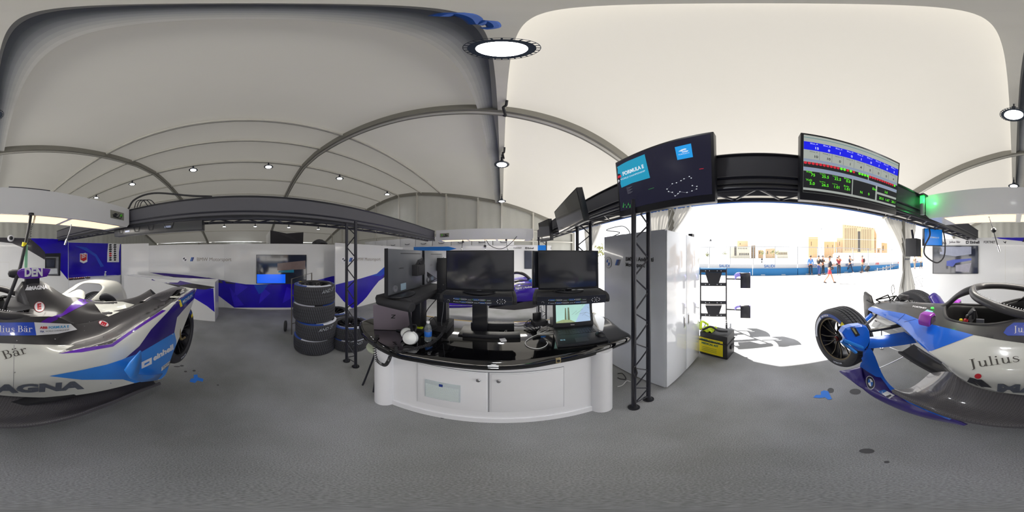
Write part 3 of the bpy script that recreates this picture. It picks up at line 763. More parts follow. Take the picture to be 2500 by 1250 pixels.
console(-.205, 1.5, pi, .66, 'black console bar with key panel under the middle desk monitor')
console(.615, 1.39, pi-.28*-1, .66, 'black console bar with key panel under the right desk monitor', back=.27)
tL, fL = console(-.84, 1.42, -pi/2, .78, 'black console shelf under the outward facing grey monitor', dials=False)

def monitor(O, X, Y, wid, hei, label, mscreen=SCREEN, bez=.012, thick=.035, name='monitor', cat='monitor', group=None, foot=None, chin=.02):
    """O = lower left corner seen from the front"""
    f = Fr(O, X, Y); c = f.p(wid/2, 0, -thick/2); t = thing(name, label, cat, c.to_tuple(), group)
    b = MB(); f.box(b, 0, wid, 0, hei, -thick, 0); f.box(b, wid*.2, wid*.8, hei*.15, hei*.8, -thick-.02, -thick); b.build('casing', BLACK, t, bevel=.004)
    b = MB(); f.box(b, bez, wid-bez, chin, hei-bez, -.001, .0012); s = b.build('screen', mscreen, t)
    b = MB(); f.box(b, wid/2-.02, wid/2+.02, chin*.4, chin*.4+.004, 0, .0015); b.build('logo_strip', GREY, t)
    if foot is not None:
        b = MB(); b.prism(ell(0, 0, wid*.24, .1, 28), Vector((c.x, c.y, foot))-f.N*.0, f.X, Vector((f.N.x, f.N.y, 0)), (0, 0, .012)); f.box(b, wid/2-.03, wid/2+.03, foot-f.O.z+.005, hei*.4, -thick-.025, -thick); b.build('foot', BLACK, t, bevel=.003)
    return t, f
monitor((-.515, 1.44, 1.40), (1, 0, 0), (0, .02, 1), .625, .372, 'black blank monitor in the middle of the desk', foot=1.385, group='blank black desk monitors')
Xr = Vector((.56, -.14, 0)); monitor((.33, 1.45, 1.405), Xr, (0, .02, 1), .575, .368, 'black blank monitor on the right side of the desk, above the open laptop', foot=1.385, group='blank black desk monitors')
monitor((.29, 1.52, 1.41), (.55, .02, 0), (0, 0, 1), .34, .36, 'second blank monitor standing just behind the right desk monitor')
# outward facing monitors whose grey backs are seen
def backmon(v0, v1, u, z0, h, label, foot=True):
    t = thing('monitor', label, 'monitor', (u, (v0+v1)/2, z0-.02), 'grey backed monitors turned outward')
    f = Fr((u, v1, z0), (0, -1, 0), (0, 0, 1)); w = v1-v0     # N looks to -u
    g = Fr((u+.03, v0, z0), (0, 1, 0), (0, 0, 1))              # back face looks to +u
    b = MB(); g.box(b, 0, w, 0, h, -.03, 0); b.build('casing', MGREY, t, bevel=.006)
    b = MB(); g.box(b, -.004, .0, -.002, h+.002, -.034, .002); g.box(b, 0, w, -.006, 0, -.034, .002); b.build('edge_band', BLACK, t)
    b = MB(); g.box(b, .012, w-.012, .012, h-.012, -.0315, -.03); b.build('screen', SCREEN, t)
    b = MB(); g.box(b, w*.3, w*.92, h*.9, h*.915, 0, .002); b.build('vent_slot', BLACKM, t)
    b = MB(); g.box(b, w*.62, w*.9, h*.34, h*.62, .0, .06); g.box(b, w*.66, w*.86, h*.38, h*.58, .06, .064, BLACKM); b.build('bracket', GREY, t, bevel=.004)
    b = MB()
    for k in range(5): b.tube([g.p(w*(.66+.05*k), h*.62, .03), g.p(w*(.68+.04*k), h*.74+.006*k, .05), g.p(w*(.74+.03*k), h*.62, .06)], .006, 6)
    for k in range(6): b.tube([g.p(w*.95, h*(.3+.02*k), .07), g.p(w*(1.0+.02*k), h*.2, .09+.01*k), g.p(w*.9, h*.05, .08), g.p(w*.75, h*(.02+.01*k), .05)], .004, 5)
    b.build('cable_bundle', BLACKM, t)
    b = MB(); g.box(b, w*.3, w*.44, h*.04, h*.2, 0, .002); b.build('rating_label', mat('pale_blue_label', '8fa6b8', .4, noise=.25, nscale=90), t)
    text_on('lettering', 'SAMSUNG', g.p(w*.25, h*.55, 0), g.X, g.Y, DGREY, t, width=.07)
    b = MB(); b.lathe(g.p(w*.15, h*.12, 0), [(.028, .0), (.028, .012), (.016, .014), (0, .006)], 20, g.N); b.build('port_cap', GREY, t, smooth=True)
    if foot:
        b = MB(); b.prism(ell(0, 0, .15, .1, 28), (u+.04, v0+.17, 1.386), (0, 1, 0), (1, 0, 0), (0, 0, .01)); b.build('foot', BLACK, t, bevel=.003)
backmon(.965, 1.53, -.84, 1.405, .372, 'grey monitor back turned toward the camera at the left of the desk')
backmon(1.56, 2.1, -.83, 1.405, .372, 'second grey monitor back, farther along behind the black column', foot=False)
t = thing('screen_column', 'thick black perforated column rising between the two grey monitor backs', 'column', (-.58, 1.56, .95))
b = MB(); b.bbox((-.64, 1.52, .951), (-.54, 1.62, 1.7)); b.build('shaft', BLACK, t, bevel=.004)
b = MB()
for k in range(5):
    for q in range(2): b.cyl((-.62+q*.05, 1.519, 1.25+k*.045), .005, .003, 10, (0, 1, 0))
b.build('screw_heads', CHROME, t)
b = MB(); b.bbox((-.78, 1.5, 1.27), (-.5, 1.62, 1.34)); b.build('bracket', BLACK, t, bevel=.004)
t = thing('side_console_bar', 'short rounded black bar end below the left grey monitor', 'bar', (-.72, 1.05, 1.33))
b = MB(); b.prism(ell(0, 0, .05, .036, 20), (-.93, 1.0, 1.335), (0, 1, 0), (0, 0, 1), (.32, 0, 0)); b.build('padded_bar', BLACKM, t, bevel=.01, smooth=True)
b = MB(); b.tube([(-.68, 1.06, 1.31), (-.68, 1.12, 1.0), (-.68, 1.12, .952)], .011, 8); b.build('strut', BLACK, t)

# ---------- laptops ----------
def laptop(P00, P10, P01, lid_h, lean, label, mlid, mbase, lettering, screen=True, seen_back=False):
    """P00 hinge-left corner, P10 hinge-right, P01 front-left (on the desk)"""
    P00, P10, P01 = Vector(P00), Vector(P10), Vector(P01); X = (P10-P00); w = X.length; D = (P01-P00); d = D.length
    t = thing('laptop', label, 'laptop', ((P00+P10+P01+(P10+P01-P00))/4).to_tuple())
    X.normalize(); D = (D-X*D.dot(X)).normalized(); f = Fr(P00, X, -D)  # N up
    if f.N.z < 0: f.N = -f.N
    b = MB(); f.box(b, 0, w, -d, 0, .001, .03); b.build('keyboard_deck', mbase, t, bevel=.008)
    b = MB()
    for r in range(5):
        for k in range(14): f.box(b, w*.08+k*w*.06, w*.08+k*w*.06+w*.05, -d*.2-r*.022-.017, -d*.2-r*.022, .03, .033)
    b.build('keys', mat('key_grey', '3a3c46', .4, noise=.1), t)
    b = MB(); f.box(b, w*.36, w*.62, -d*.93, -d*.72, .03, .0315); b.build('touchpad', DGREY, t)
    Y = (Vector((0, 0, 1))-D*lean).normalized(); g = Fr(P00+Vector((0, 0, .025)), X, Y)
    if g.N.dot(D) < 0: g.N = -g.N
    b = MB(); g.box(b, 0, w, 0, lid_h, -.016, 0); l_ = b.build('lid', mlid, t, bevel=.006)
    return t, f, g, w, d
t, f, g, w, d = laptop((.49, 1.50, .95), (.89, 1.41, .95), (.43, 1.14, .95), .30, .22, 'rugged black open laptop showing pale ruins on its screen, right end of desk', DGREY, mat('laptop_black', '202229', .4, noise=.06), 'Getac')
S1 = mat('picture_sky', 'a9d3c9', .3, emit=.45, noise=.12, nscale=9)
b = MB(); g.box(b, .03, w-.03, .05, .275, 0, .002, S1); sc_ = b.build('screen', S1, t)
gg = Fr(g.p(.03, .05, .001), g.X, g.Y); 
if gg.N.dot(g.N) < 0: gg.X = -gg.X
W_, H_ = w-.06, .225
shp = [(mat('picture_haze', 'a4bcd8', .3, emit=.45, noise=.1, nscale=9), [(W_*.55, 0), (W_, 0), (W_, H_), (W_*.75, H_*.6)]),
       (mat('picture_stone', '6f7a62', .3, emit=.35, noise=.4, nscale=60), [(W_*.24, 0), (W_*.3, 0), (W_*.29, H_*.7), (W_*.26, H_*.7)]),
       (mat('picture_stone', '6f7a62'), [(W_*.32, 0), (W_*.4, 0), (W_*.38, H_*.72), (W_*.34, H_*.72)]),
       (mat('picture_ground', '9fae82', .3, emit=.35, noise=.4, nscale=50), [(0, 0), (W_*.55, 0), (W_*.42, H_*.12), (W_*.2, H_*.16), (0, H_*.06)])]
art('screen_shapes', shp, gg.O, gg.X, gg.Y, sc_, .002)
b = MB(); random.seed(5)
for k in range(11):
    x0, y0 = W_*(.45+.5*random.random()), H_*(.2+.75*random.random()); L = .05+.05*random.random(); a = random.uniform(-.8, .8)
    b.quad(gg.p(x0, y0, .004), gg.p(x0+L*cos(a), y0+L*sin(a), .004), gg.p(x0+L*cos(a), y0+L*sin(a)+.002, .004), gg.p(x0, y0+.002, .004))
b.build('screen_pattern', mat('picture_branches', '5c6a70', .4, emit=.2), sc_)
text_on('lettering', 'Getac', g.p(w*.42, .018), g.X, g.Y, PWHITE, t, width=.04)
b = MB(); f.box(b, .03, .05, -d*.8, -d*.74, .03, .0312); f.box(b, .055, .07, -d*.8, -d*.74, .03, .0312); b.build('sticker', mat('sticker_blue', '88b4cc', .4), t)
m_ = thing('computer_mouse', 'black mouse resting on the right of the rugged laptop keyboard', 'mouse', (.80, 1.13, .985))
b = MB(); b.lathe((0, 0, 0), [(0, .03), (.5, .026), (.85, .014), (1, 0)], 20); b.v = [Vector((.80, 1.16, .982))+Vector((p.x*.038, p.y*.055, p.z)) for p in b.v]; b.build('mouse_shell', BLACK, m_, smooth=True)
# silver laptop seen from behind
t = thing('laptop', 'silver laptop with a dark slanted emblem, its lid turned toward the camera', 'laptop', (-1.0, 1.3, .95))
p0, p1 = atz(910, 806, .955), atz(1008, 790, .955); p0 = Vector((-1.12, 1.12, .953)); p1 = Vector((-.84, 1.32, .953))
X = (p1-p0).normalized(); L = (p1-p0).length+.02; nrm = Vector((X.y, -X.x, 0)); g = Fr(p0, X, Vector((0, 0, 1))+nrm*.18)
b = MB(); g.box(b, 0, L, 0, .30, -.012, 0); b.build('lid', SILV, t, bevel=.004)
back = -nrm; b = MB(); hb = Fr(p0, X, back); 
b.prism(rect(0, 0, L, .22), p0+Vector((0, 0, .0)), X, back, (0, 0, .016)); b.build('keyboard_deck', DGREY, t, bevel=.003)
zs = [(0, .03), (.035, .03), (.015, .01), (.03, .01), (.035, 0), (0, 0), (.02, .02), (.005, .02)]
g.art('emblem', [(BLACKM, [(L/2-.01+x*1.1, .15+y*1.5) for x, y in ((0, .03), (.038, .03), (.036, .024), (.012, .006), (.034, .006), (.03, 0), (-.004, 0), (-.002, .006), (.022, .024), (.002, .024))])], t, .001)
# ---------- small things on the desk ----------
t = thing('water_bottle', 'small clear plastic water bottle with a blue label on the black desktop', 'bottle', (-.655, 1.16, .951))
bp_ = atz(1045, 832, .951); o_ = (bp_.x, bp_.y, .951); t.location = o_
PET = mat('clear_pet', 'dfe8f0', .05, trans=.85, noise=.01)
b = MB(); b.lathe(o_, [(0, .002), (.026, .002), (.03, .01), (.028, .03), (.031, .05), (.031, .12), (.029, .14), (.024, .155), (.013, .178), (.012, .186)], 28); b.build('bottle_body', PET, t, smooth=True)
b = MB(); b.lathe(o_, [(.0315, .055), (.032, .056), (.032, .105), (.0315, .106)], 28); b.build('label_band', mat('label_blue', '2c6fd0', .4, noise=.2, nscale=40), t, smooth=True)
b = MB(); b.lathe(o_, [(.0145, .184), (.0145, .2), (.013, .203), (0, .203)], 20); b.build('cap', PWHITE, t, smooth=True)
# ear defenders
t = thing('headset', 'white ear-defender headset with black band and coiled cord on the desktop', 'headset', (-.72, 1.08, .951)); EAR = mat('ear_shell', 'eceff2', .35, noise=.02)
hp = atz(1000, 835, .955)
for k, (du, dv, ry, sc2) in enumerate(((-.055, .04, .5, 1.2), (.02, -.02, .3, 1.45))):
    c = Vector((hp.x+du, hp.y+dv, 1.015)); ax = Vector((sin(ry), -cos(ry), .35)).normalized()
    b = MB(); b.lathe(c, [(0, .035*sc2), (.02*sc2, .033*sc2), (.038*sc2, .022*sc2), (.044*sc2, 0)], 24, ax); e = b.build('ear_cup', EAR, t, smooth=True)
    b = MB(); b.lathe(c, [(.044*sc2, 0), (.047*sc2, -.006), (.046*sc2, -.022), (.03, -.024)], 24, ax); b.build('cushion', BLACKM, e, smooth=True)
b = MB(); b.tube(cr([(hp.x-.06, hp.y+.03, 1.03), (hp.x-.05, hp.y+.09, 1.08), (hp.x+.01, hp.y+.09, 1.09), (hp.x+.04, hp.y+.0, 1.04)], 14), .007, 8); b.build('head_band', BLACKM, t, smooth=True)
b = MB(); b.tube(cr([(hp.x+.05, hp.y-.01, 1.0), (hp.x+.09, hp.y-.03, .985), (hp.x+.1, hp.y-.05, .972)], 8), .004, 6); b.build('microphone', BLACK, t, smooth=True)
def coil(path, R, turns, r=.0035):
    P = cr(path, turns*10); out = []
    for i, p in enumerate(P):
        a = P[max(0, i-1)]; c = P[min(len(P)-1, i+1)]; tdir = (c-a).normalized(); x = tdir.cross(Vector((0, 0, 1)))
        x = x.normalized() if x.length > 1e-4 else Vector((1, 0, 0)); y = tdir.cross(x); q = 2*pi*i/10
        out.append(p+(x*cos(q)+y*sin(q))*R)
    b = MB(); b.tube(out, r, 5, cap=True); return b
coil([(-.98, 1.03, .97), (-.94, .95, .93), (-.90, .925, .78), (-.82, .93, .74), (-.78, .93, .80), (-.76, .95, .90), (-.74, .99, .965)], .013, 44).build('coiled_cord', BLACKM, t, smooth=True)
coil([(-.735, .965, .955), (-.68, .93, .955), (-.58, 1.0, .985), (-.52, 1.12, .985), (-.5, 1.3, 1.0), (-.5, 1.46, 1.08)], .011, 60).build('coiled_cable', BLACKM, smooth=True); tag(bpy.data.objects['coiled_cable'], 'black coiled cable running across the desk edge past the water bottle', 'cable')
def cablething(name, label, pts, r, m, n=40, grp=None):
    b = MB(); b.tube(cr(pts, n), r, 6); return tag(b.build(name, m, smooth=True), label, 'cable', grp)
dz = lambda x, y, z=.956: atz(x, y, z)
c = cablething('network_cable', 'white network cable looped in a ring on the middle of the desk', [dz(1176, 817), dz(1180, 800), dz(1200, 790), dz(1222, 798), dz(1234, 806), dz(1226, 812), dz(1205, 812), dz(1192, 800), dz(1200, 787), dz(1222, 784), dz(1235, 798), dz(1236, 815), dz(1230, 824)], .0035, CABLEW, 70)
b = MB(); p = dz(1228, 830); b.box(p, (.05, .05, .012), .3); b.build('plug', PWHITE, c, bevel=.003)
cablething('network_cable', 'white network cable curving in an open hook beside the rugged laptop', [dz(1350, 800), dz(1325, 812), dz(1300, 822), dz(1284, 833), dz(1284, 842), dz(1296, 849), dz(1315, 851), dz(1330, 846), dz(1337, 838), dz(1334, 834)], .0035, CABLEW, 60)
for k in range(3):
    cablething('network_cable', 'white looped cable strand bunched against the left of the rugged laptop', [dz(1352, 797+k*4), dz(1335, 796+k*4), dz(1318, 804+k*3), dz(1312, 812+k*2), dz(1330, 812+k*2), dz(1352, 808+k*3)], .0033, CABLEW, 30, 'white cable strands beside the laptop')
t = thing('phone_cradle', 'black desk phone cradle tangled in cables behind the laptop', 'phone', (.36, 1.62, .951))
b = MB(); b.box((.37, 1.62, 1.0), (.13, .1, .05), .3); b.build('cradle', BLACKM, t, bevel=.006)
b = MB(); b.box((.36, 1.65, 1.06), (.09, .03, .1), .3); b.build('handset', BLACK, t, bevel=.01)
b = MB()
for k in range(4): b.tube(cr([(.3+.02*k, 1.5, .96), (.22+.03*k, 1.62, .97+.02*k), (.32, 1.72, 1.0), (.48, 1.6-.03*k, .98), (.52, 1.5, .96)], 20), .004, 5)
b.build('cable_tangle', BLACKM, t)
t = thing('computer_mouse', 'black mouse on the pale sill behind the desk phone cradle', 'mouse', (.43, 1.72, .951))
b = MB(); b.lathe((0, 0, 0), [(0, .03), (.5, .026), (.85, .014), (1, 0)], 20); b.v = [Vector((.46, 1.74, .951))+Vector((p.x*.05, p.y*.035, p.z*1.1)) for p in b.v]; b.build('mouse_shell', BLACK, t, smooth=True)
cablething('mixed_cables', 'tangle of thin dark cables hanging behind the silver laptop', [(-.62, 1.5, 1.3), (-.72, 1.45, 1.15), (-.70, 1.4, 1.05), (-.62, 1.38, 1.12), (-.6, 1.42, 1.0), (-.68, 1.36, .96)], .005, BLACKM, 40)
cablething('grey_cable', 'thin grey cable from the console panel down to the desktop', [(-.49, 1.33, 1.34), (-.52, 1.38, 1.2), (-.55, 1.42, 1.05), (-.54, 1.45, .96)], .003, GREY, 20)
t = thing('hand_radio', 'small radio with yellow stripe lying beneath the left shelf', 'radio', (-.77, 1.42, .951))
b = MB(); b.box((-.74, 1.36, .975), (.13, .06, .04), .2); b.build('radio_body', BLACKM, t, bevel=.005)
b = MB(); b.box((-.74, 1.345, .998), (.06, .04, .008), .2); b.build('stripe', mat('hi_vis', 'c8e01e', .5, noise=.05), t)
for k, (px_, py_, lb) in enumerate(((1100, 752, 'white side'), )):
    pass
# stool beside the desk
t = thing('stool', 'pale round stool seat on black bent legs tucked at the desk left corner', 'stool', (-1.12, 1.22, 0))
b = MB(); b.lathe((-1.17, 1.28, .64), [(0, .03), (.13, .03), (.155, .015), (.16, 0), (.15, -.025), (.10, -.04), (0, -.04)], 32); b.build('seat', mat('stool_cream', 'c4ccb8', .5, noise=.04), t, smooth=True)
for a in (-2.1, -1.2, .4, 2.2):
    b = MB(); b.tube([(-1.17+.05*cos(a), 1.28+.05*sin(a), .6), (-1.17+.12*cos(a), 1.28+.12*sin(a), .35), (-1.17+.2*cos(a), 1.28+.2*sin(a), .01)], .011, 8); b.build('leg', STEELB, t, smooth=True)

# ---------- wheels and tyres ----------
def tread_mat(name, axis):
    m = mat(name, '2b2b31', .75, noise=.0); nt = m.node_tree; b = nt.nodes['Principled BSDF']; L = nt.links.new
    tc = nt.nodes.new('ShaderNodeTexCoord'); sp = nt.nodes.new('ShaderNodeSeparateXYZ'); L(tc.outputs['Object'], sp.inputs[0])
    o = {'z': ('X', 'Y', 'Z'), 'y': ('X', 'Z', 'Y')}[axis]
    def M(op, a, c=None):
        n = nt.nodes.new('ShaderNodeMath'); n.operation = op
        for i, q in enumerate((a, c)):
            if q is None: continue
            if isinstance(q, (int, float)): n.inputs[i].default_value = q
            else: L(q, n.inputs[i])
        return n.outputs[0]
    an = M('ARCTAN2', sp.outputs[o[1]], sp.outputs[o[0]]); w = sp.outputs[o[2]]
    s = M('SINE', M('ADD', M('MULTIPLY', an, 64), M('MULTIPLY', w, 45)))
    g = M('GREATER_THAN', s, .75); zz = M('GREATER_THAN', w, -.02); g = M('MULTIPLY', g, zz)
    mx = nt.nodes.new('ShaderNodeMix'); mx.data_type = 'RGBA'; L(g, mx.inputs[0]); mx.inputs[6].default_value = lin('3c3d44'); mx.inputs[7].default_value = lin('121216'); L(mx.outputs[2], b.inputs['Base Color'])
    bp = nt.nodes.new('ShaderNodeBump'); bp.inputs['Strength'].default_value = .5; bp.invert = True; bp.inputs['Distance'].default_value = .01; L(g, bp.inputs['Height']); L(bp.outputs[0], b.inputs['Normal'])
    return m
TREADZ, TREADY = tread_mat('tread_upright', 'z'), tread_mat('tread_rolling', 'y')
SIDEW = mat('sidewall_rubber', '34343a', .6, noise=.06)
RIMB = mat('rim_black', '191920', .3, metal=.4, noise=.06)
RIMG = mat('rim_bronze', '8c7f66', .3, metal=.7, noise=.05)
TBLUE = mat('tyre_blue', '2a4a9c', .5, noise=.1); TWHITE = mat('tyre_white', 'd2d6e4', .5, noise=.05)
def band(c, x, y, a, r0, r1, t0, t1, off, mt, name, parent, n=24, off2=0):
    b = MB(); rows = [[Vector(c)+(x*cos(t0+(t1-t0)*i/n)+y*sin(t0+(t1-t0)*i/n))*r+a*(o_ if o_ else off) for i in range(n+1)] for r, o_ in ((r0, 0), (r1, off2))]
    b.grid(rows, mt); return b.build(name, mt, parent, fix=False)
def text_ring(c, x, y, a, s, r, h, t0, off, mt, parent, name='lettering', inward=False):
    vs, fs, asp = text2d(s, .03); wd = h*asp; V, F = refine([(p*wd, q*h) for p, q in vs], fs, .02); b = MB()
    b.add([Vector(c)+(x*cos(t0-p/r)+y*sin(t0-p/r))*(r+q)+a*off if not inward else Vector(c)+(x*cos(t0+p/r)+y*sin(t0+p/r))*(r+h-q)+a*off for p, q in V], F)
    return b.build(name, mt, parent, fix=False)
def wheel(parent, c, axis, R, W, tm, mark=.6, name='tyre', gold=False, bright=.0, both=False):
    """tyre + rim centred at c, axis = unit vector to the side with lettering"""
    c = Vector(c); a = Vector(axis).normalized(); up = Vector((0, 0, 1)) if abs(a.z) < .5 else Vector((0, 1, 0))
    x = up.cross(a).normalized(); y = a.cross(x); h = W/2; r = R*.71
    b = MB(); pr = [(r, h*.8), (r+.012, h*.96), (R*.86, h*1.0), (R*.95, h*.93), (R*.985, h*.8)]
    tr = []
    for q in (.5, .18, -.18, -.5):
        tr += [(R, (q+.05)*h*1.0), (R-.008, (q+.035)*h), (R-.008, (q-.035)*h), (R, (q-.05)*h)]
    b2 = [(q, -z) for q, z in reversed(pr)]
    k = len(pr)
    b.lathe(c, pr, 56, a, mt=SIDEW); b.lathe(c, [pr[-1]]+tr+[b2[0]], 72, a, mt=tm); b.lathe(c, b2, 56, a, mt=SIDEW)
    ty = b.build(name, None, parent, smooth=True, ang_=35)
    b = MB(); b.lathe(c, [(r+.004, h*.82), (r+.002, h*.86), (r-.012, h*.84), (r-.02, h*.6), (r-.035, h*.2), (r-.03, -h*.7), (r, -h*.8)], 48, a, mts=[RIMG if gold else RIMB]*2+[RIMB]*4)
    nS = 10
    for i in range(nS):
        t = 2*pi*i/nS; w_ = .012
        P = []
        for s_, (rr, dt, hz) in enumerate(((.045, 0, .35), (r*.35, .12, .42), (r*.65, .2, .55), (r*.93, .14, .72))):
            P.append(c+(x*cos(t+dt)+y*sin(t+dt))*rr+a*h*hz)
        b.tube(cr(P, 9), .0085, 6, RIMB)
        if gold: b.tube([p+a*.006 for p in cr(P, 9)], .0035, 5, RIMG)
        P2 = [c+(x*cos(t+dt)+y*sin(t+dt))*rr+a*h*hz for rr, dt, hz in ((r*.35, .12, .42), (r*.62, -.02, .52), (r*.93, -.12, .72))]
        if i % 2 == 0: b.tube(cr(P2, 6), .006, 6, RIMB)
    b.lathe(c, [(0, h*.5), (.03, h*.5), (.05, h*.4), (.055, h*.3), (.055, -h*.3)], 24, a, mt=RIMB)
    b.lathe(c, [(0, -h*.55), (r*.5, -h*.5), (r*.52, -h*.3)], 24, a, mt=BLACKM)
    rim = b.build('rim', None, parent, smooth=True)
    b = MB(); b.lathe(c, [(0, h*.72), (.016, h*.72), (.018, h*.64), (.026, h*.6), (.026, h*.5)], 14, a, mts=[CHROME, CHROME, mat('nut_red', '6b2222', .35, metal=.6, noise=.05), mat('nut_red', '6b2222')]); b.build('wheel_nut', None, parent, smooth=True)
    of = h*1.0+.0012; rb, rt = R*.765, R*.865
    band(c, x, y, a, rb, rt, mark, mark+1.25, of, TBLUE, 'blue_band', parent); band(c, x, y, a, rb, rt, mark+1.25, mark+2.3, of, TWHITE, 'white_band', parent)
    band(c, x, y, a, rb-.006, rt+.006, mark-.2, mark-.02, of+.0005, YEL, 'yellow_flash', parent, 6)
    text_ring(c, x, y, a, 'MICHELIN', rb+.006, (rt-rb)*.62, mark+1.15, of+.001, PWHITE, parent)
    text_ring(c, x, y, a, 'MICHELIN', rb+.006, (rt-rb)*.6, mark+pi+1.0, of, TWHITE, parent)
    return ty
def loose(u, v, z, R, W, label, mark, grp, chalk=None):
    t = thing('racing_tyre', label, 'tyre', (u, v, z), grp); wheel(t, (u, v, z+W/2), (0, 0, 1), R, W, TREADZ, mark, 'tyre')
    cc, yy = Vector((u, v, z+W/2)), Vector((0, 1, 0)); xx = yy.cross(Vector((0, 0, 1))); hh_ = W/2
    for d0, d1, mm, nn in ((0, 1.6, TBLUE, 'blue_band'), (1.6, 2.9, TWHITE, 'white_band'), (3.3, 4.6, TBLUE, 'blue_band'), (4.6, 5.9, TWHITE, 'white_band'), (-.16, 0, YEL, 'yellow_flash')):
        band(cc, xx, yy, Vector((0, 0, 1)), R*.87, R*.97, mark+d0, mark+d1, hh_*.99+.002, mm, nn, t, 24, hh_*.90+.003)
    if chalk:
        a0 = atan2(-v, -u)+chalk[1]
        vs, fs, asp = text2d(chalk[0], -.01, .3); hh = .05; V, F = refine([(p*hh*asp, q*hh) for p, q in vs], fs, .03); b = MB()
        b.add([Vector((u+(R+.002)*cos(a0+p/R), v+(R+.002)*sin(a0+p/R), z+W*.62+q+p*.12)) for p, q in V], F); b.build('chalk_writing', mat('chalk', 'b8c0c8', .8), t, fix=False)
c0 = Vector((sin(radians(-65.9)), cos(radians(-65.9)), 0))
RT = .352; WT = .315; px_ = c0*2.77
for k, (l, mk, ch) in enumerate((('black slick racing tyre at the bottom of the four-high stack', 3.6, None), ('racing tyre chalked along its side, second from the bottom of the four-high stack', 4.6, ('AND 27', .1)), ('racing tyre second from the top of the four-high stack', 3.0, None), ('racing tyre with visible spokes on top of the four-high stack', 3.9, ('AND 27', .32)))):
    loose(px_.x+(.03 if k == 1 else 0)-(.02 if k == 2 else 0), px_.y+(.02 if k == 1 else 0), k*WT, RT*(1.0 if k != 2 else 1.02), WT, l, mk, 'racing tyres in the tall stack', ch)
c1 = Vector((sin(radians(-53.4)), cos(radians(-53.4)), 0))*2.86
for k, l in enumerate(('racing tyre under the other in the low stack behind the ladder post', 'spoked racing tyre on top of the low stack behind the ladder post')):
    loose(c1.x, c1.y, k*.25, .33, .25, l, 3.6+k*.7, 'racing tyres in the low stack', ('AND', .15) if k == 0 else None)
c2 = Vector((sin(radians(-59)), cos(radians(-59)), 0))*3.55
for k, l in enumerate(('racing tyre at the bottom of the stack half hidden behind the others', 'racing tyre on top of the half hidden rear stack')): loose(c2.x, c2.y, k*.25, .34, .25, l, 3.9+k, 'racing tyres half hidden behind')
# hand truck behind the tall stack
t = thing('hand_truck', 'grey tube hand truck with small black wheels behind the tall tyre stack', 'trolley', (-3.0, 1.0, 0))
A, B_ = atd(712, 740, 3.1), atd(761, 740, 3.45)
la, lb = Vector((A.x, A.y, 0)), Vector((B_.x, B_.y, 0))
b = MB()
b.tube([la+Vector((0, 0, .1)), la+Vector((0, 0, 1.28)), lb+Vector((0, 0, 1.36)), lb+Vector((0, 0, .1))], .013, 8)
for z in (.35, .95): b.tube([la+Vector((0, 0, z)), lb+Vector((0, 0, z))], .01, 8)
b.build('tube_frame', mat('galvanised', '77726c', .4, metal=.6, noise=.1), t, smooth=True)
for p in (atz(697, 808, 0), atz(745, 800, 0)):
    b = MB(); q = Vector((p.x, p.y, .13)); b.lathe(q, [(.03, .02), (.1, .03), (.13, .02), (.13, -.02), (.1, -.03), (.03, -.02)], 28, (.35, 1, 0)); b.build('wheel', BLACKM, t, smooth=True)
# ---------- the near racing car, raised on stands ----------
V0 = -1.36
CARW = mat('car_white', 'dcdcd6', .22, coat=.8, noise=.02, nscale=3)
CARB = mat('car_blue', '1769e0', .28, coat=.7, noise=.04, nscale=4)
CARB2 = mat('car_sky_blue', '2b86e6', .3, coat=.7, noise=.04, nscale=4)
CARK = mat('car_black', '3a383b', .42, coat=.25, noise=.08, nscale=5)
CARP = mat('car_violet', '5a0ea8', .3, coat=.7, noise=.06, nscale=5)
CARN = mat('car_indigo', '2c1a78', .3, coat=.7, noise=.15, nscale=5)
MAG = mat('car_magenta', 'a03cb8', .3, coat=.7, noise=.08)
def carbon():
    m = mat('carbon_weave', '343237', .38, coat=.5); nt = m.node_tree; b = nt.nodes['Principled BSDF']
    tc = nt.nodes.new('ShaderNodeTexCoord'); ch = nt.nodes.new('ShaderNodeTexChecker'); ch.inputs['Scale'].default_value = 150
    ch.inputs['Color1'].default_value = lin('57545a'); ch.inputs['Color2'].default_value = lin('3e3c42')
    nt.links.new(tc.outputs['Object'], ch.inputs['Vector']); nt.links.new(ch.outputs['Color'], b.inputs['Base Color']); return m
CARBON = carbon()
car = thing('racing_car', 'open-cockpit electric racing car raised on stands, white, black, blue and purple, nearest the camera', 'racing car', (0, V0, 0))
def mir(rows): return [[Vector((p.x, 2*V0-p.y, p.z)) for p in r] for r in rows]
def PX(*q): return [atv(x if x < 2500 else x-2500, y, v) for x, y, v in q]
def part(name, grids, mt, parent=car, th=0, smooth=True):
    b = MB()
    for g in grids: b.grid(g)
    o = b.build(name, mt, parent, smooth=smooth, fix=False, ang_=75)
    if th:
        md = o.modifiers.new('shell', 'SOLIDIFY'); md.thickness = th; md.offset = 0
    return o
V = Vector
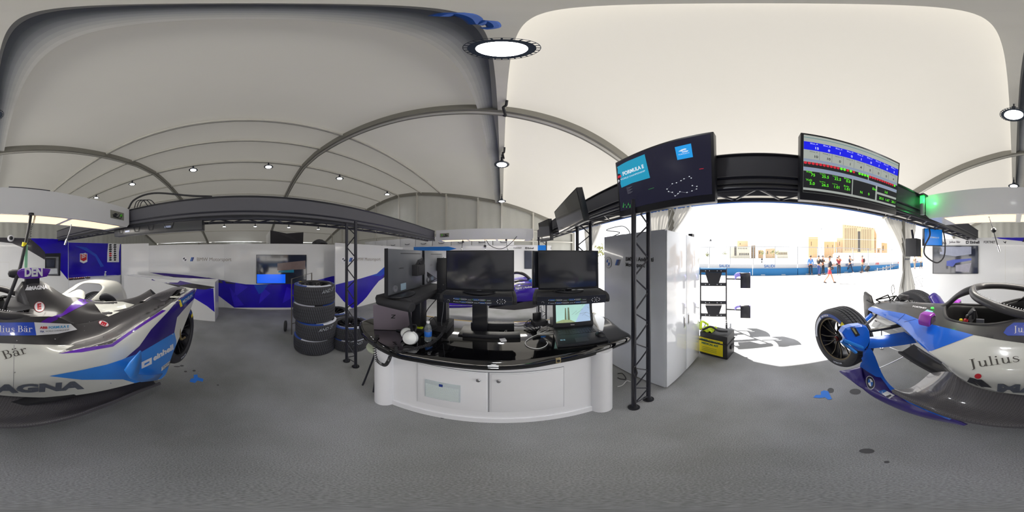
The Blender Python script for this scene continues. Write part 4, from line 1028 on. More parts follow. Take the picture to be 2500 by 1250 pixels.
# rows of the main body from the cockpit rim outwards; 15 columns from the front bulkhead to the tail
K = [V(p) for p in ((1.46, -1.24, 1.115), (1.2, -1.22, 1.15), (.9, -1.19, 1.185), (.66, -1.16, 1.205), (.47, -1.135, 1.215), (.2, -1.10, 1.22), (-.03, -1.08, 1.275), (-.25, -1.07, 1.29), (-.48, -1.09, 1.25))]+PX((2690, 790, -1.10), (2765, 773, -1.07), (2830, 748, -1.04), (2870, 731, -1.01), (2900, 718, -.97), (2941, 702, -.93))
Vv = [V(p) for p in ((1.46, -1.21, 1.105), (1.2, -1.19, 1.145), (.9, -1.15, 1.175), (.66, -1.10, 1.185), (.47, -1.055, 1.19), (.2, -1.02, 1.185), (-.03, -1.015, 1.195), (-.25, -1.0, 1.195))]+PX((2640, 838, -.99), (2690, 834, -.97), (2750, 818, -.95), (2807, 791, -.93), (2850, 768, -.91), (2885, 750, -.89), (2925, 722, -.87))
T = [V(p) for p in ((1.46, -1.19, 1.10), (1.2, -1.155, 1.13), (.9, -1.11, 1.15), (.66, -1.03, 1.155), (.47, -.97, 1.15), (.2, -.93, 1.135), (-.03, -.92, 1.12), (-.25, -.905, 1.10))]+PX((2650, 863, -.86), (2740, 846, -.80), (2790, 829, -.75), (2840, 795, -.70), (2896, 757, -.66), (2936, 729, -.64), (2976, 704, -.62))
Ee = [V(p) for p in ((1.45, -1.165, 1.09), (1.2, -1.115, 1.10), (.9, -1.065, 1.10), (.66, -.945, 1.09), (.47, -.86, 1.06), (.2, -.81, .99), (-.03, -.80, .965), (-.25, -.80, .945), (-.45, -.79, .92), (-.62, -.76, .90), (-.8, -.70, .90), (-1.0, -.64, .93), (-1.22, -.62, .98))]+PX((2938, 760, -.615), (2976, 716, -.61))
Lo = [V(p) for p in ((1.44, -1.165, 1.08), (1.2, -1.12, 1.085), (.9, -1.075, 1.08), (.66, -.965, 1.06))]+PX((2296, 880, -.885), (2345, 923, -.875), (2430, 954, -.885), (2540, 968, -.895), (2620, 970, -.885), (2700, 963, -.84), (2790, 945, -.76), (2850, 930, -.68), (2900, 920, -.63), (2927, 850, -.62), (2974, 731, -.61))
rows = [K, Vv, T, Ee, Lo]
NU, NV = 420, 64
bodyg = patch(rows, NU, NV)
body = part('side_body', [bodyg], CARW)
part('far_side_body', [mir([r[:int(NU*.64)] for r in bodyg])], CARW)
# inside return below the edge line and belly
und = [Lo, [V((p.x, min(p.y-.12, -.98), max(.6, p.z-(.16 if p.x < .3 else .08)))) for p in Lo], [V((p.x, -1.2, .62 if p.x < .3 else .86)) for p in Lo]]
ug = patch(und, 90, 6)
nosew = part('lower_flank', [[r[:60] for r in ug], [r[:60] for r in mir(ug)]], CARW)
# monocoque lower nose box (pale sides under the overhanging blue edge)
nb = patch([[V((1.42, -1.2, 1.07)), V((1.0, -1.16, 1.06)), V((.6, -1.1, 1.02)), V((.4, -1.05, .95))], [V((1.42, -1.21, .98)), V((1.0, -1.18, .96)), V((.6, -1.15, .93)), V((.4, -1.1, .88))], [V((1.38, -1.27, .91)), V((1.0, -1.25, .88)), V((.6, -1.25, .86)), V((.4, -1.2, .84))], [V((1.36, V0, .9)), V((1.0, V0, .87)), V((.6, V0, .85)), V((.4, V0, .83))]], 30, 14)
part('nose_underside', [nb, mir(nb)], CARW)
# nose top
C0 = [V(p) for p in ((1.46, V0, 1.15), (1.2, V0, 1.195), (.95, V0, 1.225), (.75, V0, 1.245), (.60, V0, 1.26))]
C1 = [V(p) for p in ((1.46, -1.3, 1.145), (1.2, -1.29, 1.185), (.95, -1.28, 1.215), (.73, -1.27, 1.235), (.565, -1.25, 1.245))]
C2 = [V(p) for p in ((1.46, -1.24, 1.115), (1.2, -1.22, 1.15), (.9, -1.19, 1.185), (.66, -1.16, 1.205), (.47, -1.135, 1.215))]
ng = patch([C0, C1, C2], 40, 14)
nose = part('nose_cover', [ng, mir(ng)], CARK)
b = MB(); loop = [V((1.46, V0, 1.15)), V((1.46, -1.24, 1.115)), V((1.45, -1.165, 1.09)), V((1.42, -1.2, 1.0)), V((1.40, -1.24, .92)), V((1.38, V0, .9)), V((1.40, 2*V0+1.24, .92)), V((1.42, 2*V0+1.2, 1.0)), V((1.45, 2*V0+1.165, 1.09)), V((1.46, 2*V0+1.24, 1.115))]
b.add(loop, [tuple(range(len(loop)))]); b.build('front_bulkhead', CARBON, car)
# cockpit tub
rim = [V((.60, V0, 1.255)), V((.565, -1.25, 1.243)), V((.47, -1.135, 1.213)), V((.2, -1.10, 1.218)), V((-.03, -1.085, 1.27)), V((-.12, -1.1, 1.28)), V((-.16, -1.2, 1.29)), V((-.18, V0, 1.3))]
g = [rim, [V((p.x*.96, V0+(p.y-V0)*.86, p.z-.06)) for p in rim], [V((p.x*.92, V0+(p.y-V0)*.8, .82)) for p in rim], [V((p.x*.5, V0+(p.y-V0)*.1, .74)) for p in rim]]
cg = patch(g, 40, 12); TUB = mat('tub_dark', '1b1a1c', .6, noise=.2)
part('cockpit_tub', [cg, mir(cg)], TUB)
b = MB(); b.tube(cr(rim[:6], 30), .012, 8); b.tube(cr([V((p.x, 2*V0-p.y, p.z)) for p in rim[:6]], 30), .012, 8); b.build('cockpit_rim', CARK, car, smooth=True)
# steering wheel and knobs seen inside
st = MB(); st.tube([V((.34, V0+.10, 1.12)), V((.36, V0+.12, 1.19)), V((.36, V0+.06, 1.23)), V((.36, V0-.06, 1.23)), V((.36, V0-.12, 1.19)), V((.34, V0-.1, 1.12))], .014, 8); st.box((.37, V0, 1.16), (.03, .14, .09)); sw = st.build('steering_wheel', BLACKM, car, smooth=True)
for (x, y, r_, m_) in ((2358, 783, .02, RED), (2346, 782, .015, YEL), (2362, 772, .016, BLACK)):
    p = atv(x, y, -1.17); b = MB(); b.lathe(p, [(0, r_), (r_*.7, r_*.8), (r_, 0), (r_*.7, -r_*.8), (0, -r_)], 14); b.build('cockpit_knob', m_, sw, smooth=True)
b = MB(); b.tube(cr([atv(2360, 780, -1.18), atv(2363, 770, -1.18), atv(2375, 762, -1.2), atv(2378, 757, -1.2)], 10), .012, 8); b.bbox(tuple(atv(2372, 780, -1.2)), tuple(atv(2380, 762, -1.22))); b.build('lever', DGREY, sw, smooth=True)
b = MB(); p = atv(2393, 786, -1.2); b.box(p, (.06, .01, .05)); b.build('cockpit_label', GREY, car)
# headrest and cockpit side pads
hs = [[V((-.02, -1.12, 1.25)), V((-.12, -1.13, 1.31)), V((-.3, -1.14, 1.295)), V((-.45, -1.15, 1.262))], [V((-.04, -1.09, 1.255)), V((-.13, -1.085, 1.315)), V((-.3, -1.085, 1.285)), V((-.47, -1.10, 1.255))], [V((-.03, -1.08, 1.24)), V((-.12, -1.06, 1.25)), V((-.3, -1.065, 1.25)), V((-.48, -1.09, 1.22))]]
hg = patch(hs, 24, 10); part('headrest', [hg], CARK); part('far_headrest', [mir(hg)], CARK)
b = MB(); b.grid(patch([[V((-.13, -1.15, 1.3)), V((-.13, V0, 1.32)), V((-.13, -1.57, 1.3))], [V((-.3, -1.15, 1.32)), V((-.3, V0, 1.35)), V((-.3, -1.57, 1.32))]], 12, 6)); b.build('headrest_pad', BLACKM, car, smooth=True)
# engine cover, roll hoop fairing and spine
S_ = [V((-.27, V0, 1.50)), V((-.43, V0, 1.505))]+[atv(x-2500, y, V0) for x, y in ((2660, 722), (2690, 727), (2724, 734), (2780, 739), (2850, 744), (2900, 735))]
M1 = [V((-.28, -1.27, 1.42)), V((-.44, -1.285, 1.43)), V((-.68, -1.285, 1.30)), V((-.82, -1.27, 1.265)), V((-.98, -1.26, 1.24)), V((-1.25, -1.25, 1.22)), V((-1.6, -1.25, 1.21)), V((-1.9, -1.25, 1.25))]
M2 = [V((-.30, -1.20, 1.32)), V((-.46, -1.20, 1.31)), V((-.66, -1.19, 1.245)), V((-.8, -1.18, 1.215)), V((-.95, -1.17, 1.18)), V((-1.2, -1.15, 1.15)), V((-1.5, -1.13, 1.15)), V((-1.8, -1.1, 1.2))]
kc = cr(K[7:], 8)
kc2 = [V((p.x, p.y-.005, p.z)) for p in kc]
eg = patch([S_, M1, M2, kc2], 60, 20)
cover = part('engine_cover', [eg, mir([r[:34] for r in eg])], CARK)
fr = [[V((-.27, V0, 1.50)), V((-.275, V0+.05, 1.48)), V((-.28, -1.27, 1.42)), V((-.30, -1.20, 1.32)), V((-.27, -1.1, 1.26))], [V((-.22, V0, 1.4)), V((-.22, V0+.04, 1.4)), V((-.24, -1.29, 1.38)), V((-.27, -1.22, 1.3)), V((-.25, -1.15, 1.25))], [V((-.24, V0, 1.26)), V((-.24, V0+.03, 1.26)), V((-.25, -1.3, 1.27)), V((-.27, -1.25, 1.26)), V((-.25, -1.2, 1.24))]]
fg = patch(fr, 14, 8); part('roll_hoop', [fg, mir(fg)], CARK)
# driver tag on top: purple lozenge with three letters on a black camera pod
pod = MB(); c = V((-.33, V0, 1.585))
for k in range(1):
    pod.lathe(c+V((.06, .0, -.015)), [(0, .12), (.025, .11), (.036, .08), (.04, 0), (.035, -.1), (.02, -.16), (0, -.2)], 24, (1, 0, 0))
pod.bbox((-.42, V0-.03, 1.47), (-.3, V0+.03, 1.56)); pd = pod.build('camera_pod', BLACKM, car, smooth=True)
fr_ = Fr(V((0, V0+.075, 0)), (-1, 0, 0), (0, 0, 1))
lz = [atv(x, y, V0+.075) for x, y in ((42, 668), (44, 661), (52, 656), (75, 654), (105, 655), (124, 657), (121, 665), (115, 675), (90, 680), (60, 681), (47, 678))]
b = MB(); b.prism([(-p.x, p.z) for p in lz], (0, V0+.06, 0), (-1, 0, 0), (0, 0, 1), (0, .015, 0)); dn = b.build('driver_tag', CARP, pd, bevel=.003)
p0 = atv(60, 676, V0+.08); p1 = atv(104, 676, V0+.08); text_on('lettering', 'DEN', p0, (-1, 0, 0), (0, 0, 1), PWHITE, pd, width=(p0-p1).length, height=.075, bold=.05)
# floor with upswept carbon edge
f0 = [p.copy() for p in (cr(Lo[4:13], 9))]
f0[0] = V((.40, -.98, .80))
fl1 = [V((x, -1.02, .60)) for x in (.55, .4, .2, 0, -.25, -.5, -.75, -1.0, -1.3)]
fA = [V((.62, -1.10, .62))]+PX((2320, 908, -.97), (2380, 929, -.96), (2470, 950, -.96), (2560, 958, -.96), (2640, 957, -.96), (2720, 950, -.92), (2800, 935, -.84), (2870, 922, -.76))
fB = PX((2224, 946, -.92), (2280, 955, -.84), (2350, 985, -.80), (2440, 1005, -.79), (2560, 1010, -.79), (2650, 1000, -.79), (2740, 985, -.77), (2820, 960, -.73), (2880, 936, -.69))
fC = PX((2181, 950, -.73), (2250, 985, -.70), (2330, 1015, -.69), (2430, 1034, -.69), (2560, 1036, -.69), (2660, 1018, -.69), (2750, 988, -.69), (2830, 955, -.69), (2890, 932, -.67))
fD = [p+V((0, .012, -.035)) for p in fC]
flg = patch([fA, fB, fC, fD], 110, 16)
floor_ = part('floor_tray', [flg, mir(flg)], CARBON)
b = MB(); b.prism([(.42, -1.1), (.2, -1.0), (-.2, -.85), (-1.2, -.85), (-1.5, -1.0), (-1.5, 2*V0+1.0), (-1.2, 2*V0+.85), (-.2, 2*V0+.85), (.2, 2*V0+1.0), (.42, 2*V0+1.1)], (0, 0, .58), (1, 0, 0), (0, 1, 0), (0, 0, .03)); b.build('plank', BLACKM, car)
# splitter vanes ahead of the sidepod
def slab(name, pts, mt, th=.012, parent=car):
    b = MB(); n = len(pts); N = (pts[1]-pts[0]).cross(pts[2]-pts[1]).normalized()*th
    if N.z > 0: N = -N
    b.add(pts+[p+N for p in pts], [tuple(range(n)), tuple(reversed(range(n, 2*n)))]+[(i, (i+1) % n, n+(i+1) % n, n+i) for i in range(n)]); return b.build(name, mt, parent)
slab('splitter_vane', [atz(x, y, z) for x, y, z in ((2202, 858, .62), (2231, 840, .62), (2297, 884, .64), (2320, 908, .66), (2303, 917, .62))], CARK)
slab('splitter_strake', [atz(x, y, .66) for x, y in ((2193, 857), (2206, 858), (2305, 915), (2298, 917))], BLACKM, .03)
slab('splitter_strake', [atz(x, y, .70) for x, y in ((2240, 849), (2244, 849), (2300, 882), (2298, 886))], GREY, .02)
# mirrored far vane
# ---- paint and stickers on the near flank ----
def px_of(p):
    x = 1225+math.degrees(atan2(p.x, p.y))/.144
    return (x+2500 if x < 1225 else x, 625-math.degrees(atan2(p.z-H, math.hypot(p.x, p.y)))/.144)
def inpoly(x, y, lp):
    c = False
    for i in range(len(lp)):
        (ax, ay), (bx, by) = lp[i], lp[i-1]
        if (ay > y) != (by > y) and x < (bx-ax)*(y-ay)/(by-ay)+ax: c = not c
    return c
PXC = {}
def coat(o, polys_, mt):
    me = o.data; w = parent_world(o)
    if o.name not in PXC: PXC[o.name] = [px_of(v.co+w) for v in me.vertices]
    P = PXC[o.name]; ins = [inpoly(x, y, polys_) for x, y in P]
    if mt.name not in [m.name for m in me.materials]: me.materials.append(mt)
    k = [m.name for m in me.materials].index(mt.name)
    for f in me.polygons:
        if all(ins[i] for i in f.vertices): f.material_index = k
SK = Skin([body, nose]); SB = Skin([body])
coat(body, [(2120, 740), (2160, 758), (2209, 766), (2238, 778), (2278, 793), (2324, 804), (2377, 818), (2440, 830), (2500, 838), (2596, 841.5), (2668, 842.5), (2682, 843), (2642, 862), (2772, 839), (2820, 806), (2896, 756), (2938, 729), (2950, 700), (2900, 700), (2765, 760), (2690, 770), (2500, 765), (2440, 790), (2318, 780), (2250, 740)], CARK)
SK.paint('black_upper_paint', [(2120, 740), (2160, 758), (2209, 766), (2238, 778), (2278, 793), (2324, 804), (2377, 818), (2440, 830), (2500, 838), (2596, 841.5), (2668, 842.5), (2682, 843), (2642, 862), (2772, 839), (2820, 806), (2896, 756), (2938, 729), (2950, 700), (2900, 700), (2765, 760), (2690, 770), (2500, 765), (2440, 790), (2318, 780), (2250, 740)], CARK, body, off=.0012)
coat(body, [(2110, 755), (2122, 748), (2160, 757), (2209, 766), (2238, 778), (2278, 793), (2324, 804), (2377, 818), (2274, 857), (2250, 870), (2180, 800)], CARB)
SK.paint('blue_nose_paint', [(2110, 755), (2122, 748), (2160, 757), (2209, 766), (2238, 778), (2278, 793), (2324, 804), (2377, 818), (2274, 857), (2250, 870), (2180, 800)], CARB, body, off=.0016)
coat(body, [(2642, 864), (2700, 851), (2772, 840), (2820, 807), (2896, 757), (2905, 758), (2826, 810), (2776, 846), (2700, 860)], CARP)
SB.paint('purple_edge_paint', [(2642, 864), (2700, 851), (2772, 840), (2820, 807), (2896, 757), (2905, 758), (2826, 810), (2776, 846), (2700, 860)], CARP, body, off=.002)
SB.paint('purple_band_paint', [(2594, 790), (2618, 775), (2655, 757), (2690, 752), (2670, 770), (2640, 780), (2618, 790)], CARP, body, off=.002)
coat(body, [(2620, 918), (2700, 903), (2760, 890), (2797, 878), (2806, 874), (2835, 860), (2925, 810), (2935, 850), (2930, 890), (2894, 925), (2830, 935), (2800, 926), (2700, 927)], CARB2)
SB.paint('blue_wedge_paint', [(2620, 918), (2700, 903), (2760, 890), (2797, 878), (2806, 874), (2835, 860), (2925, 810), (2935, 850), (2930, 890), (2894, 925), (2830, 935), (2800, 926), (2700, 927)], CARB2, body, off=.0016)
coat(body, [(2806, 874), (2840, 845), (2868, 805), (2908, 763), (2936, 730), (2976, 703), (2980, 722), (2949, 755), (2932, 775), (2925, 812), (2840, 862)], CARN)
SB.paint('indigo_tail_paint', [(2806, 874), (2840, 845), (2868, 805), (2908, 763), (2936, 730), (2976, 703), (2980, 722), (2949, 755), (2932, 775), (2925, 812), (2840, 862)], CARN, body, off=.002)
for k in range(1):
    SB.paint('partner_patch', [(2935, 735), (2970, 712), (2972, 724), (2940, 750)], mat('patch_blue', '1f5fae', .35, noise=.03), body, step=4, off=.003)
    SB.paint('partner_patch', [(2935, 735), (2940, 731), (2945, 747), (2940, 750)], YEL, body, step=4, off=.0034)
    SB.text('lettering', 'MICHELIN', (2946, 741), (2969, 724), (2945, 734), PWHITE, body, off=.004, L=5)
SB.text('lettering', 'einhell', (2874, 882), (2923, 853), (2873, 868), PWHITE, body, bold=.045, off=.003, L=6)
SB.paint('square_emblem', [[(2845, 884), (2870, 872), (2870, 888), (2845, 900)], [(2852, 887), (2864, 881), (2864, 885), (2852, 892)]], PWHITE, body, step=4, off=.003)
SB.paint('partner_patch', [(2894, 896), (2924, 873), (2924, 883), (2893, 906)], PWHITE, body, step=5, off=.003)
SB.text('lettering', 'POSITIVELY', (2896, 899), (2922, 880), (2896, 895), DINK, body, off=.004, L=5)
SB.text('lettering', 'CHARGED', (2898, 903), (2920, 887), (2898, 899), DINK, body, off=.004, L=5)
# long badge beside the cockpit
SK2_ = Skin([body, cover, bpy.data.objects['headrest']])
SK2_.paint('blue_badge', [(2450, 813), (2458, 800), (2475, 788), (2583, 787), (2588, 819), (2500, 820), (2460, 820)], mat('badge_royal', '0f46c4', .25, coat=.8, noise=.03), body, off=.004)
SK2_.paint('white_badge', [(2583, 787), (2672, 791), (2688, 805), (2640, 815), (2588, 819)], PWHITE, body, off=.004)
bmw = SK2_
bmw.text('lettering', 'Julius Bär', (2475, 811.5), (2579, 811), (2475, 796), PWHITE, body, off=.006, L=6, serif=True)
bmw.text('lettering', 'ABB', (2596, 803), (2615, 803), (2596, 797), RED, body, bold=.05, off=.006)
bmw.text('lettering', 'FORMULA E', (2618, 803), (2667, 800), (2618, 797), CYAN, body, bold=.03, off=.006)
bmw.text('lettering', 'FIA', (2597, 812), (2607, 812), (2597, 807.5), NAVY, body, bold=.04, off=.006)
bmw.text('lettering', 'WORLD CHAMPIONSHIP', (2610, 811), (2668, 807), (2610, 807.5), DGREY, body, bold=.0, off=.006)
SC_ = Skin([cover, body])
for (x, y, rx, ry, rt) in ((2596, 749.5, 13, 13, 0), (2753, 790.5, 13, 6.5, .35)):
    SC_.paint('warning_roundel', ell(x, y, rx, ry, 28, rt), RED, cover, step=4, off=.003)
    SC_.paint('warning_field', [ell(x, y, rx*.92, ry*.92, 28, rt)], PWHITE, cover, step=4, off=.004)
    if rt == 0: SC_.text('lettering', 'E', (x-5, y+8), (x+5, y+7), (x-5.5, y-8), RED, cover, bold=.06, off=.006, L=5)
    else: SC_.text('lettering', 'E', (x-4, y-6), (x-9, y+2), (x+8, y-1), RED, cover, bold=.06, off=.006, L=5)
SC_.paint('purple_band_paint', [(2594, 790), (2620, 776), (2652, 765), (2675, 742), (2695, 730), (2726, 733), (2705, 745), (2680, 757), (2660, 768), (2640, 778), (2618, 790)], CARP, cover, off=.0025)
SC_.paint('white_tail_paint', [(2724, 734), (2800, 737), (2828, 744), (2800, 758), (2765, 773), (2748, 766), (2738, 752)], CARW, cover, off=.0022)
SC_.text('lettering', 'MAGNA', (2574, 709), (2616, 706), (2573, 699), PWHITE, cover, bold=.05, off=.003, L=6)
for dx in (0, 6): SC_.paint('slanted_mark', [(2561+dx, 709), (2566+dx, 700), (2569+dx, 700), (2572+dx, 709)], PWHITE, cover, step=5, off=.003)
SC_.paint('round_mark', ell(2567.5, 698, 1.6, 1.6, 12), PWHITE, cover, step=3, off=.003)
SC_.paint('orange_tag', [(2527, 738), (2549, 738), (2548, 750), (2526, 749)], mat('tag_orange', 'e07c1e', .5, noise=.05), cover, step=5, off=.004)
# big lettering on the white flank
GRYM = mat('signwriter_grey', '4c4844', .5, noise=.02)
SB.text('lettering', 'Julius', (2369, 899), (2493, 882.5), (2363.5, 878), GRYM, body, off=.003, L=7, serif=True)
SB.text('lettering', 'Bär', (2510, 878), (2570, 861.5), (2500.5, 858.5), GRYM, body, off=.003, L=7, serif=True)
MGM = mat('magna_grey', '5f6470', .45, noise=.02)
SB.text('lettering', 'MAGNA', (2434, 957), (2706, 949), (2436, 936), MGM, body, bold=.06, off=.003, L=8, bend=5)
SB.paint('slanted_mark', [(2361, 932), (2368, 921), (2394, 945), (2372, 939)], DGREY, body, step=5, off=.003)
SB.paint('slanted_mark', [(2385, 926), (2396, 926), (2421, 946), (2404, 944)], DGREY, body, step=5, off=.003)
SB.paint('slanted_mark', [(2368, 921), (2383, 925), (2404, 945), (2396, 944)], DGREY, body, step=5, off=.0032)
SB.paint('round_mark', ell(2388, 918, 8.5, 6, 20), RED, body, step=5, off=.003)
# panel joint and fasteners
SB.paint('panel_joint', [(2534, 842), (2535, 842), (2534, 900), (2532.5, 962), (2531.5, 962), (2533, 900)], GREY, body, step=8, off=.0025)
for x, y in ((2541, 832), (2634, 828), (2648, 776), (2706, 797), (2706, 808), (2536, 909), (2770, 935), (2753, 824)):
    p = SC_.hit(x, y, .003)
    if p: b = MB(); b.cyl(p, .004, .002, 10, (0, .6, .6)); b.build('fastener', CHROME, body)

# side fin: sharp turning blade at the front of the near sidepod lip
fin = None
# curved side winglet
wl = [[V((x, -.66, z)) for x, z in ()]]
wp = PX((2806, 905, -.60), (2820, 885, -.585), (2845, 857, -.60), (2846, 880, -.585), (2838, 915, -.585), (2870, 918, -.58), (2898, 912, -.6), (2885, 928, -.6), (2845, 933, -.6), (2820, 925, -.595))
b = MB(); b.add(wp, [(0, 1, 2, 3, 4, 9), (4, 5, 8, 9), (5, 6, 7, 8)]); o = b.build('side_winglet', CARB2, car, smooth=True); md = o.modifiers.new('shell', 'SOLIDIFY'); md.thickness = .012
# rear deck between the fenders and rear flaps
dk = patch([[atv(x-2500, y, v) for x, y, v in q] for q in ([(2830, 744, -1.25), (2870, 728, -1.15), (2905, 715, -1.1)], [(2850, 735, -1.1), (2880, 718, -1.0), (2920, 702, -1.0)], [(2900, 742, -.9), (2925, 715, -.85), (2940, 700, -.8)])], 12, 10)
part('rear_deck', [dk], CARBON)
slab('rear_flap', [atv(x-2500, y, v) for x, y, v in ((2895, 728, -1.0), (2900, 712, -1.05), (2941, 699, -1.0), (2955, 704, -.72), (2935, 716, -.72), (2920, 725, -.9))], CARK, .015)
slab('rear_winglet', [atv(x-2500, y, v) for x, y, v in ((2941, 699, -.98), (2976, 705, -.63), (2958, 714, -.64), (2938, 724, -.68), (2915, 724, -.85), (2952, 712, -.85))], CARW, .012)
slab('far_rear_flap', [atv(x-2500, y, v) for x, y, v in ((2811, 738, -1.6), (2820, 728, -1.7), (2858, 725, -1.7), (2860, 731, -1.6), (2850, 739, -1.5))], CARK, .02)
# far side rear fender: tall white arch with the tyre showing through
ff = patch([[atv(x, y, v) for x, y, v in q] for q in (
    [(148, 720, -1.95), (175, 702, -1.98), (198, 689, -2.0), (230, 683, -2.0), (262, 684, -2.0), (290, 690, -2.0), (305, 712, -2.0), (312, 740, -2.0)],
    [(155, 722, -1.8), (180, 707, -1.85), (203, 692, -1.88), (230, 692, -1.88), (245, 695, -1.88), (250, 704, -1.85), (238, 718, -1.8), (222, 733, -1.75)])], 50, 8)
part('far_rear_fender', [ff], CARW, th=.01)
g2 = patch([[atv(x, y, v) for x, y, v in q] for q in ([(150, 722, -1.75), (170, 715, -1.8), (192, 707, -1.8), (205, 712, -1.78), (208, 722, -1.75), (206, 728, -1.7)], [(150, 724, -1.7), (165, 727, -1.68), (180, 727, -1.66), (190, 728, -1.65), (200, 730, -1.64), (206, 732, -1.64)])], 20, 6)
part('far_inner_hump', [g2], CARW, th=.006)
# halo
def tubeV(name, pts, r, m, parent=car, n=12, k=40):
    b = MB(); rr = r if isinstance(r, (int, float)) else [v.x for v in cr([V((q, 0, 0)) for q in r], k)]
    b.tube(cr(pts, k), rr, n); return b.build(name, m, parent, smooth=True)
hal = [V((-.10, V0+.27, 1.30)), V((.02, V0+.26, 1.33)), V((.16, V0+.23, 1.37)), V((.29, V0+.15, 1.405)), V((.345, V0, 1.43)), V((.30, V0-.15, 1.43)), V((.16, V0-.23, 1.425)), V((.02, V0-.26, 1.41)), V((-.12, V0-.27, 1.385)), V((-.26, V0-.26, 1.34))]
hal = [V((-.33, V0+.25, 1.245)), V((-.2, V0+.265, 1.285))]+hal
halo = tubeV('halo_hoop', hal, .032, CARK, k=90, n=16)
tubeV('halo_pillar', [V((.345, V0, 1.43)), V((.42, V0, 1.40)), V((.50, V0, 1.35)), V((.58, V0, 1.27)), V((.62, V0, 1.23))], [.036, .032, .024, .026, .04], CARK, k=30)
b = MB()
for p in cr(hal[1:7], 34)[2:]: b.lathe(p+V((-.012, -.02, .030)), [(0, .004), (.005, .003), (.006, 0)], 8)
b.build('halo_rivets', CHROME, halo)
# mirrors
def mirror(x, y, v, s, name, big=True):
    c = atv(x, y, v); b = MB()
    sec = [(-.05, -.045), (.05, -.03), (.055, .02), (.03, .05), (-.035, .045), (-.06, .0)]
    b.prism(sec, c+V((.045, 0, 0)), (0, -1, 0), (0, 0, 1), (-.09, 0, 0)); o = b.build(name, MAG, car, bevel=.012)
    b = MB(); b.prism([(-.035, -.03), (.035, -.02), (.038, .015), (.02, .03), (-.025, .028)], c+V((-.046, 0, 0)), (0, -1, 0), (0, 0, 1), (-.003, 0, 0)); b.build('mirror_glass', mat('mirror_face', '6a5a70', .1, metal=.6, noise=.02), o)
    b = MB(); b.tube([c+V((0, -.03*s, -.02)), c+V((.01, -.11*s, -.07))], .01, 8); b.build('mirror_stalk', CARP, o)
mirror(2264, 778, -1.02, 1, 'wing_mirror'); mirror(2335, 741, -1.78, -1, 'wing_mirror')
# lights and small marks on the nose
b = MB(); p = SK.hit(2277, 755, .012); p = p or V((.66, -1.3, 1.24)); b.lathe(p, [(0, .012), (.012, .008), (.016, 0)], 14); b.build('status_light', mat('status_green', '3ae040', .3, emit=1.5, noise=.02), nose, smooth=True)
SK.text('lettering', 'QUALCOMM', (2226, 753), (2262, 757), (2228, 748), PWHITE, nose, bold=.01, off=.003) if False else None
SK.text('lettering', 'FORTINET', (2228, 750), (2262, 755), (2229, 746.5), PWHITE, nose, bold=.03, off=.003, L=5)
SK.paint('numberplate', [(2254, 763), (2264, 756), (2279, 761), (2275, 764)], mat('plate_pale', '9ad0dc', .3, noise=.1, nscale=60), nose, step=5, off=.003)
SK.paint('panel_joint', [(2192, 783), (2210, 766), (2211, 766), (2193.5, 783.6)], NAVY, body, step=6, off=.0025)
SK.paint('panel_joint', [(2208, 786), (2236, 779), (2236, 780), (2208, 787)], NAVY, body, step=6, off=.0025)
# crash structure and front bracketry
b = MB(); b.prism([(-1.56, 1.12), (-1.6, 1.2), (-1.72, 1.24), (-1.74, 1.16), (-1.72, .95), (-1.70, .82), (-1.66, .84), (-1.62, 1.0), (-1.58, 1.05)], (0, V0+.05, 0), (-1, 0, 0), (0, 0, 1), (0, -.04, 0)); b.build('crash_bracket', CARK, car, bevel=.008)
b = MB(); b.prism([(0, 0), (.16, .03), (.16, .11), (.02, .14), (-.04, .08)], atv(2112, 752, -1.30)+V((0, 0, -.02)), (-1, 0, 0), (0, 0, 1), (0, -.05, 0)); b.build('bracket_plate', CARK, car, bevel=.006)
b = MB()
A_ = [atv(2138, 732, -1.3), atv(2188, 722, -1.5), atv(2160, 742, -1.36), atv(2195, 732, -1.6), atv(2176, 737, -1.45), atv(2168, 720, -1.4)]
for i, j in ((0, 1), (0, 2), (2, 1), (1, 3), (2, 3), (4, 5), (5, 0), (4, 1)): b.tube([A_[i], A_[j]], .008, 6)
b.build('bracket_tubes', BLACK, car)
b = MB(); b.prism(rect(0, 0, .12, .06), atv(2196, 730, -1.6), (-1, 0, 0), (0, 0, 1), (0, -.05, 0)); b.build('tow_bracket', CARK, car, bevel=.006); b = MB(); b.box(atv(2170, 738, -1.42), (.08, .09, .05)); b.build('actuator', CARK, car, bevel=.006)
b = MB(); b.tube(cr([atv(2180, 722, -1.5), atv(2176, 705, -1.5), (atv(2181, 695, -1.5)), atv(2184, 712, -1.5), atv(2178, 718, -1.5)], 20), .004, 5); b.build('loose_wire', BLACKM, car)

# wheels
UF, UR = 1.34, -1.62
def carwheel(cx, cv, cz, R, W, out, steer, label, gold):
    a = V((sin(steer), cos(steer)*out, 0)); w = wheel(car, (0, 0, 0), (0, 1, 0), R, W, TREADY, 2.6 if out > 0 else 1, 'wheel', gold)
    # set on its hub: centred object so that the tread pattern turns about the axle
    return w
def put_wheel(cx, cv, cz, R, W, out, steer, tilt, gold, mark, label=None):
    hub = bpy.data.objects.new('wheel_assembly', None); COL.objects.link(hub); hub.parent = car
    hub.location = (cx, cv-V0, cz)
    # build around the hub origin, then turn the hub
    w0 = wheel(hub, (cx, cv, cz), (0, out, 0), R, W, TREADY, mark, 'tyre', gold)
    hub.rotation_euler = (tilt, 0, steer)
    if label: hub['label'] = label
    return hub
fw = put_wheel(UF+.03, -.645-.13, .87, .328, .235, 1, radians(12), 0, True, 1.1)
rw = put_wheel(UR, -.64-.14, .80, .365, .28, 1, radians(0), 0, False, .7)
put_wheel(UF+.02, -1.95, .865, .345, .245, -1, radians(4), 0, False, .6)
put_wheel(UR+.12, -1.93, .80, .365, .28, -1, 0, 0, False, .6)
